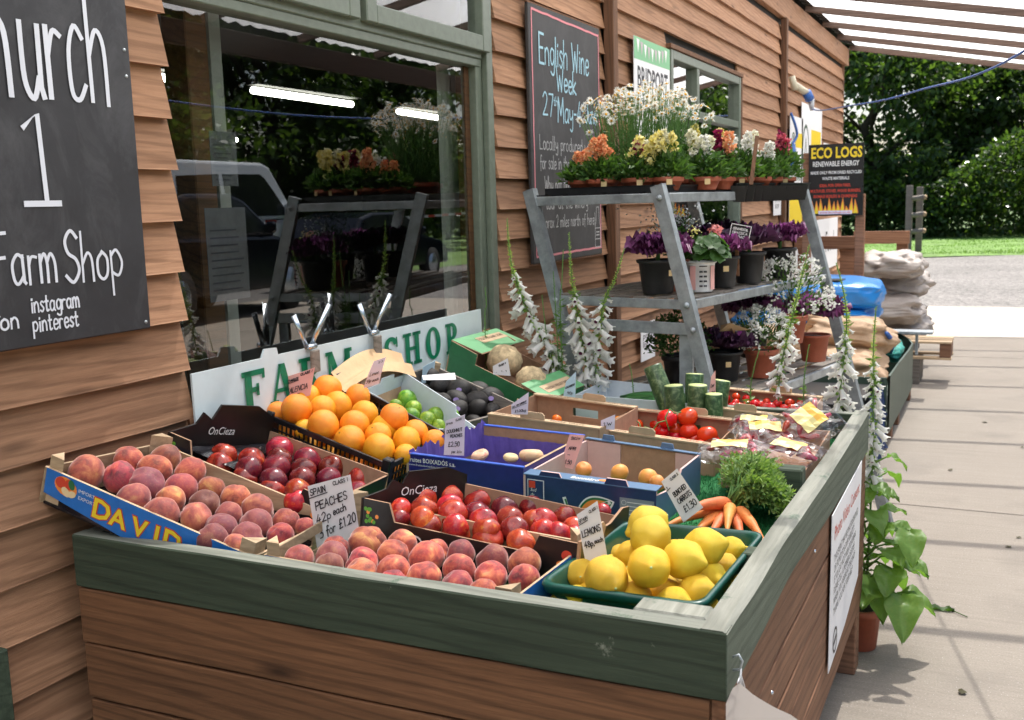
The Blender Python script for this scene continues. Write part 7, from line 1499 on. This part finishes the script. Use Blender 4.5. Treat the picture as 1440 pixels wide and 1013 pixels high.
# daisies
def daisymesh(seed):
    r=random.Random(seed); mb=MB(); n=15
    for i in range(n):
        a=2*PI*i/n+r.uniform(-.08,.08); l=.021*r.uniform(.9,1.08); w_=.0052; dz=r.uniform(-.004,.003); c,s=math.cos(a),math.sin(a)
        mb.add([(c*.004,s*.004,0),(c*l*.6-s*w_*.5,s*l*.6+c*w_*.5,dz*.4+.001),(c*l,s*l,dz),(c*l*.6+s*w_*.5,s*l*.6-c*w_*.5,dz*.4+.001)],[(0,3,2,1)],0)
    mb.lathe([(0,.005),(.0045,.004),(.0065,.0005),(.006,-.001)],8,1); return mb.mesh('daisy_head',[MT['petal_white'],MT['daisy_eye']])
DM=[daisymesh(i) for i in range(3)]
def daisies(x,y,lab,seed,n=120,rad=.20,h0=.27,h1=.44,z=1.582):
    c=rp(x,y,z); e=tag(empty('potted_daisies',c),lab,'potted flower','white daisies on the top shelf'); r=random.Random(seed); rn=np.random.default_rng(seed)
    mb=MB(); potmesh(mb,c,.06,.08,.075,rim=.3); mb.build('pot',[MT['terracotta'],MT['soil']],e)
    foliage(e,c+Vector((0,0,.06)),rn,900,.15,.15,.030,.004,'leaf_dark'); mb=MB(); PP=[];DD=[]
    for i in range(n):
        a=r.uniform(0,6.28); q=rad*r.random()**.5; top=c+Vector((math.cos(a)*q,math.sin(a)*q,h1-(h1-h0)*(q/rad)**2*.7-abs(r.gauss(0,.045)))); b=c+Vector((math.cos(a)*q*.3,math.sin(a)*q*.3,.06)); md=(b+top)/2+Vector((math.cos(a)*q*.12,math.sin(a)*q*.12,.02))
        mb.tube([b,md,top],[.0016,.0014,.001],4,cap=False)
        for k in range(7):
            t=r.random(); p=b.lerp(top,t); PP.append(tuple(p-c)); DD.append((r.gauss(0,1),r.gauss(0,1),.6))
        o=bpy.data.objects.new('flower',DM[i%3]); COL.objects.link(o); o.parent=e; o.location=top-c; s=r.uniform(.7,.98); o.scale=(s,s,s)
        o.rotation_euler=(r.uniform(-.2,1.3),r.uniform(-.7,.7),r.uniform(0,6))
    mb.build('stems',MT['stem'],e); V,Fc=leaves(np.array(PP),np.array(DD),.03*rn.uniform(.5,1.2,len(PP)),.003,rn); o=npmesh('stem_leaves',V,Fc,MT['leaf'],e); o['kind']='stuff'
daisies(-.42,.46,'left clump of tall white daisies behind the snapdragons',31,110,.20,.33,.43); daisies(-.36,.58,'middle clump of tall white daisies under the BRIDPORT poster',32,120,.20,.36,.47); daisies(-.34,.78,'right clump of white daisies in front of the second window',33,80,.17,.30,.42)
# ornamental kale
def kalemesh(seed,m1,m2,n=34,rad=.072):
    r=random.Random(seed); mb=MB(); nu,nv=16,8
    for k in range(n):
        t=k/n; a=k*2.4; el=.10+1.2*t+r.uniform(-.12,.12); l=rad*(1.2-.75*t); w_=l*.95; vs=[]
        for j in range(nv+1):
            for i in range(nu+1):
                u=i/nu*2-1; v=j/nv; ww=w_*(.18+.82*v**.7)*.62; ruf=.009*v**1.5*abs(u)**.5*math.sin(i*1.9+k)+.010*v**2*math.sin(i*2.9+k*2)+.004*math.sin(j*3+i*.8)
                x=v*l; y=u*ww; z=.25*l*v*v*0+ruf+.25*abs(u)*ww
                cx,sx=math.cos(el),math.sin(el); X=x*cx-z*sx; Z=x*sx+z*cx; ca,sa=math.cos(a),math.sin(a); jx=.004*v*math.sin(i*3.3+k); vs.append((X*ca-y*sa+jx,X*sa+y*ca-jx,Z+.004*v*math.sin(i*2.2+k)))
        mb.add(vs,[(j*(nu+1)+i,j*(nu+1)+i+1,(j+1)*(nu+1)+i+1,(j+1)*(nu+1)+i) for j in range(nv) for i in range(nu)],1 if t>.55 else 0,True)
    return mb.mesh('rosette',[MT[m1],MT[m2]])
KM=[kalemesh(1,'kale_dark','kale_dark'),kalemesh(2,'kale_dark','kale_bright'),kalemesh(3,'kale','kale_bright')]
def kale(x,y,z,k,lab,pr=.075,ph=.125,up=.05,s=1.,pot='pot_black',loc=None,sticker=True,sa=-1.1,stalk=True):
    c=loc if loc is not None else rp(x,y,z); e=tag(empty('ornamental_kale',c),lab,'potted plant','ornamental kales on the plant stand')
    mb=MB(); potmesh(mb,c,pr*.74,pr,ph,rim=.10); mb.build('pot',[MT[pot],MT['soil']],e)
    if stalk: 
        mb=MB(); mb.tube([c+Vector((0,0,ph-.01)),c+Vector((.004,.002,ph+up+.01))],[.009,.007],8); mb.build('stalk',MT['petal_cream'] if k==0 else MT['stem'],e)
    o=bpy.data.objects.new('leaves',KM[k]); COL.objects.link(o); o.parent=e; o.location=(0,0,ph+up-.01); s*=1.3; o.scale=(s,s,s); o.rotation_euler=(.12,-.1,x*9+y*5)
    if sticker: price_sticker(e,c,pr*.95,ph*.62,sa)
    return e
kale(-.05,.085,1.195,2,'dark purple kale in a black pot nearest on the middle shelf',.078,.13,.035,1.15,sa=-.55)
kale(.06,.415,1.195,2,'purple kale with pink blooms in the black stickered pot on the middle shelf',.066,.125,.03,1.0)
kale(.07,.645,1.195,1,'bright purple kale in the third black pot',.068,.13,.035,1.15,sticker=False)
kale(.07,.965,1.195,2,'purple kale in the farthest black pot of the middle shelf',.072,.13,.04,1.15,sticker=False)
kale(-.12,.86,1.195,1,'purple kale behind the two farthest pots of the middle shelf',.07,.13,.05,1.2,sticker=False)
kale(-.14,.56,1.195,1,'purple kale behind the black chalk label',.07,.13,.05,1.1,sticker=False)
mb=MB(); c=rp(-.06,.215,1.195); e=tag(empty('plant_pot',c),'dark terracotta pot behind the slanting leg on the middle shelf','potted plant'); potmesh(mb,c,.05,.068,.12); mb.build('pot',[MT['terracotta'],MT['soil']],e); foliage(e,c+Vector((0,0,.11)),np.random.default_rng(77),380,.10,.16,.022,.008,'leaf_dark')
r7=np.random.default_rng(78); n=260; V,Fc=leaves(np.stack([r7.normal(0,.06,n),r7.normal(0,.06,n),.24+r7.uniform(0,.09,n)],1),r7.normal(size=(n,3)),.012,.009,r7); o=npmesh('small_flowers',V,Fc,simple('grey_white_floret',(.40,.42,.42),.7),e); o['kind']='stuff'
# geranium in white pot with coral bloom
c=rp(.065,.215,1.195); e=tag(empty('potted_geranium',c),'geranium with coral pink bloom in a white printed pot','potted flower')
mb=MB(); potmesh(mb,c,.045,.058,.115,rim=.05); mb.build('pot',[MT['paper'],MT['soil']],e)
for i,ang in enumerate((-1.9,-.35)):
    M=frame(c+Vector((math.cos(ang)*.0545,math.sin(ang)*.0545,.055)),(-math.sin(ang),math.cos(ang),0),(0,0,1)); mb=MB(); mb.prism(rectp(-.012,.012,-.045,.045),.001,M=M); mb.build('pink_stripe',MT['paper_pink'],e)
ang=-1.15; M=frame(c+Vector((math.cos(ang)*.0560,math.sin(ang)*.0560,.055)),(-math.sin(ang),math.cos(ang),0),(0,0,1)); mb=MB()
for i in range(4):
    for j in range(2): ribbon(mb,[(-.012+.016*j,-.03+.018*i),(-.004+.016*j,-.03+.018*i)],.007,M)
ribbon(mb,[(-.014,.045),(.014,.045)],.004,M); mb.build('pot_print',MT['ink'],e)
r7=np.random.default_rng(79)
def scallop(mb,c,nrm,rad,mi=0):
    nrm=Vector(nrm).normalized(); x=nrm.orthogonal().normalized(); y=nrm.cross(x); n=16; vs=[c]+[c+(x*math.cos(2*PI*i/n)+y*math.sin(2*PI*i/n))*rad*(1+.08*math.cos(i*PI))+nrm*rad*(.22+.1*math.sin(i*1.9)) for i in range(n)]; mb.add(vs,[(0,1+i,1+(i+1)%n) for i in range(n)],mi,True)
mb=MB()
for i in range(46):
    a=r7.uniform(0,6.28);q=r7.uniform(.2,1)**.6; p=c+Vector((math.cos(a)*.085*q+.02,math.sin(a)*.085*q,.10+.13*(1-q*q*.6)*r7.uniform(.4,1))); scallop(mb,p,(math.cos(a)*q,math.sin(a)*q,.7),.028*r7.uniform(.7,1.2))
mb.build('leaves',MT['leaf_dark'],e)
for (dx,dy,dz,m,sc,n) in ((.035,.09,.225,'petal_coral',.017,70),(-.02,-.02,.235,'petal_yellow',.009,40)):
    V,Fc=leaves(r7.normal(0,.012,(n,3))+np.array([dx,dy,dz]),r7.normal(size=(n,3)),sc,sc*.9,r7,.6); o=npmesh('bloom',V,Fc,MT[m],e)
# black chalk label
e=card('kale','black_ink','small black slate label with white edge on a stick among the kales',[])
BL,BR,TR,TL=[Vector(p) for p in CD['kale']]
mb=MB(); xv=(BR-BL).normalized(); yv=(TL-BL).normalized(); nz=xv.cross(yv); M=Matrix(((xv.x,yv.x,nz.x,BL.x),(xv.y,yv.y,nz.y,BL.y),(xv.z,yv.z,nz.z,BL.z),(0,0,0,1))); w_=(BR-BL).length;h_=(TL-BL).length
for q in ([(0,0),(w_,0)],[(w_,0),(w_,h_)],[(w_,h_),(0,h_)],[(0,h_),(0,0)]): ribbon(mb,q,.003,M)
for i,(s,y) in enumerate((('ORNAMENTAL',.72),('BRASSICA',.52),('CABBAGE',.32),('£3.95',.10))): hand(mb,s,M@Matrix.Translation((.12*w_,y*h_,0)),h_*.13,w_*.76,.0016,jit=2)
mb.build('chalk_lettering',MT['white_print'],e)
mb=MB(); a=(BL*.55+BR*.45); b=a+Vector((-.008,.05,-.13)); mb.box((0,-.007,-.003),((b-a).length,.007,.003),M=frame(a+Vector((0,.003,0)),b-a,(1,0,0))); mb.build('stick',MT['post_wood'],e)
# lower shelf
kale(.03,.50,.80,1,'purple kale in a black pot on the lowest shelf, left',.072,.125,.02,1.2,stalk=False)
def mound(x,y,z,lab,m,seed,pot='terracotta',pr=.07,ph=.12,n=420,fl=.013,hh=.14,rad=.12,leafm='leaf'):
    c=rp(x,y,z); e=tag(empty('potted_flowers',c),lab,'potted flower'); r=np.random.default_rng(seed); mb=MB(); potmesh(mb,c,pr*.74,pr,ph); mb.build('pot',[MT[pot],MT['soil']],e)
    foliage(e,c+Vector((0,0,ph-.01)),r,520,rad,hh,.028,.009,leafm)
    u=r.normal(size=(n,3)); u/=np.linalg.norm(u,axis=1,keepdims=True); u[:,2]=np.abs(u[:,2]); keep=np.array([noise.noise(Vector(q)*3.2+Vector((seed,0,0)))>-.05 for q in u]); u=u[keep]; n=len(u)
    P=u*np.array([rad*1.05,rad*1.05,hh*1.1])+np.array([0,0,ph+.02])+r.normal(0,.006,(n,3)); P=np.repeat(P,4,0)+r.normal(0,.004,(n*4,3)); V,Fc=leaves(P,r.normal(size=(n*4,3))+np.array([0,0,.5]),fl,fl*.9,r,.5); o=npmesh('flower_heads',V,Fc,MT[m],e); o['kind']='stuff'; return e
mound(.12,.66,.80,'white flowered plant in a terracotta pot on the lowest shelf','petal_white',41,rad=.13)
mound(.16,.88,.92,'tall white flowering plant at the middle of the lowest shelf','petal_white',42,rad=.17,hh=.22,n=620)
kale(.20,1.05,.82,2,'purple and magenta kale at the far end of the lowest shelf',.07,.12,.10,1.25,pot='terracotta',stalk=False,sticker=False)
kale(.02,.80,.86,2,'magenta kale between the white flowers',.07,.12,.09,1.1,stalk=False,sticker=False)
mound(-.10,.35,.80,'dark leafy plant at the back of the lowest shelf','leaf_dark',43,pot='pot_black',leafm='leaf_dark')
e=tag(empty('dried_leaves',rp(.02,.62,1.0)),'crumpled brown paper wrapped plant behind the white flowers','potted plant'); mb=MB(); rr=random.Random(8)
for i in range(9):
    c=rp(.0+rr.uniform(-.1,.1),.62+rr.uniform(-.2,.25),.98+rr.uniform(-.03,.05)); vs=[(c.x+rr.uniform(-.07,.07),c.y+rr.uniform(-.07,.07),c.z+rr.uniform(-.05,.05)) for _ in range(4)]; mb.add(vs,[(0,1,2),(1,2,3),(0,2,3)])
mb.build('brown_leaf',MT['kraft'],e)
# =============== WHITE FOXGLOVES ===============
def bellmesh():
    mb=MB(); P=[(.0015,0),(.006,-.006),(.0075,-.020),(.0085,-.033),(.0118,-.041)]
    mb.lathe(P,9,0)
    n=9
    # flared lower lip lobes
    for i in range(5):
        a=2*PI*i/5; c,s=math.cos(a),math.sin(a); mb.add([(c*.0105-s*.0045,s*.0105+c*.0045,-.0405),(c*.0105+s*.0045,s*.0105-c*.0045,-.0405),(c*.0165+s*.003,s*.0165-c*.003,-.046),(c*.0165-s*.003,s*.0165+c*.003,-.045)],[(0,1,2,3)],0)
    mb.lathe([(.006,-.034),(.004,-.028),(0,-.026)],8,1); mb.lathe([(0,.002),(.005,-.001),(.0062,-.007)],6,2); return mb.mesh('bell',[MT['petal_white'],MT['throat'],MT['leaf_lime']])
BELL=bellmesh()
def spire(key,lab,fl0,fl1,z0=None,seed=0,base=None,leafy=True,ns=34,dens=1.,nb=None,wide=1.):
    P=[Vector(p) for p in DATA2['spires'][key]]; 
    if base is not None: P=P+[Vector(b) for b in base]
    P=P[::-1]; C_=catmull3d(P,8); e=tag(empty('foxglove',P[0]),lab,'flower','white foxgloves growing behind the stall'); r=random.Random(seed); rn=np.random.default_rng(seed)
    L_=[0]; 
    for a,b in zip(C_[:-1],C_[1:]): L_.append(L_[-1]+(b-a).length)
    T_=L_[-1]
    def at(s):
        s=max(0,min(T_-1e-6,s)); i=max(j for j in range(len(L_)-1) if L_[j]<=s); f=(s-L_[i])/(L_[i+1]-L_[i]+1e-9); return C_[i].lerp(C_[i+1],f),(C_[i+1]-C_[i]).normalized()
    mb=MB(); mb.tube(C_,[.0045-.0028*(l/T_) for l in L_],6); mb.build('stem',MT['stem'],e)
    # flowers between fl0..fl1 measured from the tip (m)
    if fl1>fl0:
        n=int((fl1-fl0)/.0088*dens)
        for i in range(n):
            s=T_-(fl0+(fl1-fl0)*(i+r.random()*.5)/n); p,t=at(s); a=i*2.4+r.uniform(-.4,.4); k=.5+.5*min(1,i/(n*.35)); d=Vector((math.cos(a),math.sin(a),0))
            o=bpy.data.objects.new('bell',BELL); COL.objects.link(o); o.parent=e; o.location=p+d*.006-P[0]; sc=k*r.uniform(.55,1.12)*wide*1.0; o.scale=(sc,)*3
            zax=-(d*r.uniform(.35,1.1)+Vector((r.gauss(0,.15),r.gauss(0,.15),-r.uniform(.3,1.0)))).normalized(); o.rotation_euler=zax.to_track_quat('Z','Y').to_euler()
    # buds / bracts up the tip
    PP=[];DD=[];LN=[]
    nb_=nb or int(min(T_,max(fl0,.12)+.10)/.0024)
    for i in range(nb_):
        s=T_-(max(fl0,.10)+.10)*i/nb_*1.0 if fl1>fl0 else T_-T_*.9*i/nb_
        p,t=at(s); a=i*2.4; k=.35+.65*min(1,i/(nb_*.6)); PP.append(tuple(p-P[0])); DD.append((math.cos(a),math.sin(a),r.uniform(.1,.9))); LN.append(.015*k*r.uniform(.8,1.2))
    V,Fc=leaves(np.array(PP),np.array(DD),np.array(LN),np.array(LN)*.42,rn,.6); o=npmesh('buds',V,Fc,MT['leaf_lime' if fl1>fl0 else 'leaf_bright'],e); o['kind']='stuff'
    if leafy:
        PP=[];DD=[];LN=[]
        for i in range(170):
            s=T_*r.uniform(.05,.85); p,t=at(s); a=r.uniform(0,6.28); PP.append(tuple(p-P[0])); DD.append((math.cos(a),math.sin(a),r.uniform(-.2,.6))); LN.append(r.uniform(.012,.035))
        V,Fc=leaves(np.array(PP),np.array(DD),np.array(LN),np.array(LN)*.3,rn,.5); o=npmesh('bracts',V,Fc,MT['leaf_bright'],e); o['kind']='stuff'
    return e
def gnd(key,dz=0):
    p=DATA2['spires'][key][-1]; return [(p[0]+.01,p[1],.55),(p[0],p[1]+.0,.12)]
spire('s1','leftmost white foxglove leaning to the right by the window frame',.20,.62,seed=1,base=gnd('s1'),wide=1.45)
spire('s2','tall upright white foxglove in front of the chalkboard',.22,.58,seed=2,base=gnd('s2'),wide=1.4)
spire('s3','white foxglove whose tip bends to the right near the kale pot',.20,.52,seed=3,base=gnd('s3'),wide=1.4)
for k,l in (('b1','green foxglove bud spike against the green window frame'),('b2','green bud spike between the two left foxgloves'),('b3','short green bud spike right of the leftmost foxglove'),('b4','small opening bud cluster above the cucumber box'),('b5','bright green bud spike below the plant stand, right'),('b6','short green bud spike by the lowest black pot'),('b7','thin green bud spike behind the tall upright foxglove')):
    spire(k,l,0,0,seed=len(l),base=gnd(k),nb=150)
spire('s4','white foxglove with long green tip crossing the slanting leg of the stand',.26,.50,seed=5,base=gnd('s4'),dens=.9)
spire('s5','white foxglove in front of the blue sacks',.22,.52,seed=6,base=gnd('s5'),wide=1.15)
spire('s6','tall white foxglove at the outer corner rising from the leafy pot',.18,.62,seed=7,wide=1.1)
# leafy pot at the corner
c=Vector((-.415,3.61,0)); e=tag(empty('leafy_pot_plant',c),'big leaved plant in a terracotta pot on the concrete at the stall corner','potted plant')
mb=MB(); potmesh(mb,c,.055,.072,.15); mb.build('pot',[MT['terracotta'],MT['soil']],e)
def bigleaf(mb,c,d,l,w_,droop,r):
    d=Vector(d).normalized(); side=d.cross(Vector((0,0,1))).normalized(); upv=side.cross(d); nu,nv=6,9; vs=[]
    for j in range(nv+1):
        t=j/nv; cen=c+d*l*t+Vector((0,0,-droop*l*t*t)); ww=w_*.5*math.sin(PI*min(.995,t**.75*.97+.03))**.75
        for i in range(nu+1):
            u=i/nu*2-1; vs.append(cen+side*u*ww+upv*(abs(u)*ww*.35+.006*math.sin(t*13+u*3+r)+.004*math.sin(u*9+t*5)))
    mb.add(vs,[(j*(nu+1)+i,j*(nu+1)+i+1,(j+1)*(nu+1)+i+1,(j+1)*(nu+1)+i) for j in range(nv) for i in range(nu)],0,True)
rr=random.Random(17); 
for i in range(44):
    z=.16+.46*(i/44)**1.15; a=i*2.4; k=1-.55*(i/44); R=.05+.12*k*rr.uniform(.5,1.1); dx,dy=math.cos(a),math.sin(a)
    b=c+Vector((rr.uniform(-.02,.02),rr.uniform(-.02,.02),z)); R*=.75; t=b+Vector((dx*R,dy*R,rr.uniform(.02,.08)))
    if t.x<-.36 and t.z<.9 and t.y<3.53: t.x+=.12
    mb=MB(); mb.tube([b,b.lerp(t,.5)+Vector((0,0,.02)),t],[.004,.0035,.003],5); bigleaf(mb,t,(dx,dy,rr.uniform(-.3,.2)),(.080*k+.035)*rr.uniform(.7,1.15),(.10*k+.025),rr.uniform(.2,.8),i); mb.build('leaf',MT['broad_leaf'],e)
# small debris on the concrete
dl=tag(empty('fallen_leaf',(-.186,4.05,.004)),'withered green leaf lying on the concrete','leaf'); mb=MB(); bigleaf(mb,Vector((-.22,4.05,.006)),(1,-.1,.02),.09,.03,.0,1); mb.tube([(-.14,4.045,.006),(-.11,4.02,.006),(-.085,4.0,.005)],.002,5); mb.build('blade',MT['leaf'],dl)
for i,(px_,py_,s,lab) in enumerate(((-.08,3.363,.012,'small dark clod on the concrete at lower right'),(.05,4.9,.013,'flat brown leaf scrap on the concrete'),(.09,5.05,.010,'thin brown twig scrap on the concrete'),(-.10,7.6,.016,'dry leaf scrap further along the path'),(.12,6.9,.012,'small dark leaf scrap mid path'),(-.25,6.2,.012,'tiny stone beside the slab joint'))):
    mb=MB(); r_=random.Random(i); vs=[(px_+s*math.cos(a)*r_.uniform(.6,1.5),py_+s*math.sin(a)*r_.uniform(.6,1.5),r_.uniform(.003,.010)) for a in [k*PI/4 for k in range(8)]]+[(px_,py_,.016 if i==0 else .006)]
    mb.add(vs,[(8,k,(k+1)%8) for k in range(8)]); tag(mb.build('debris_scrap',MT['stalk']),lab,'debris')
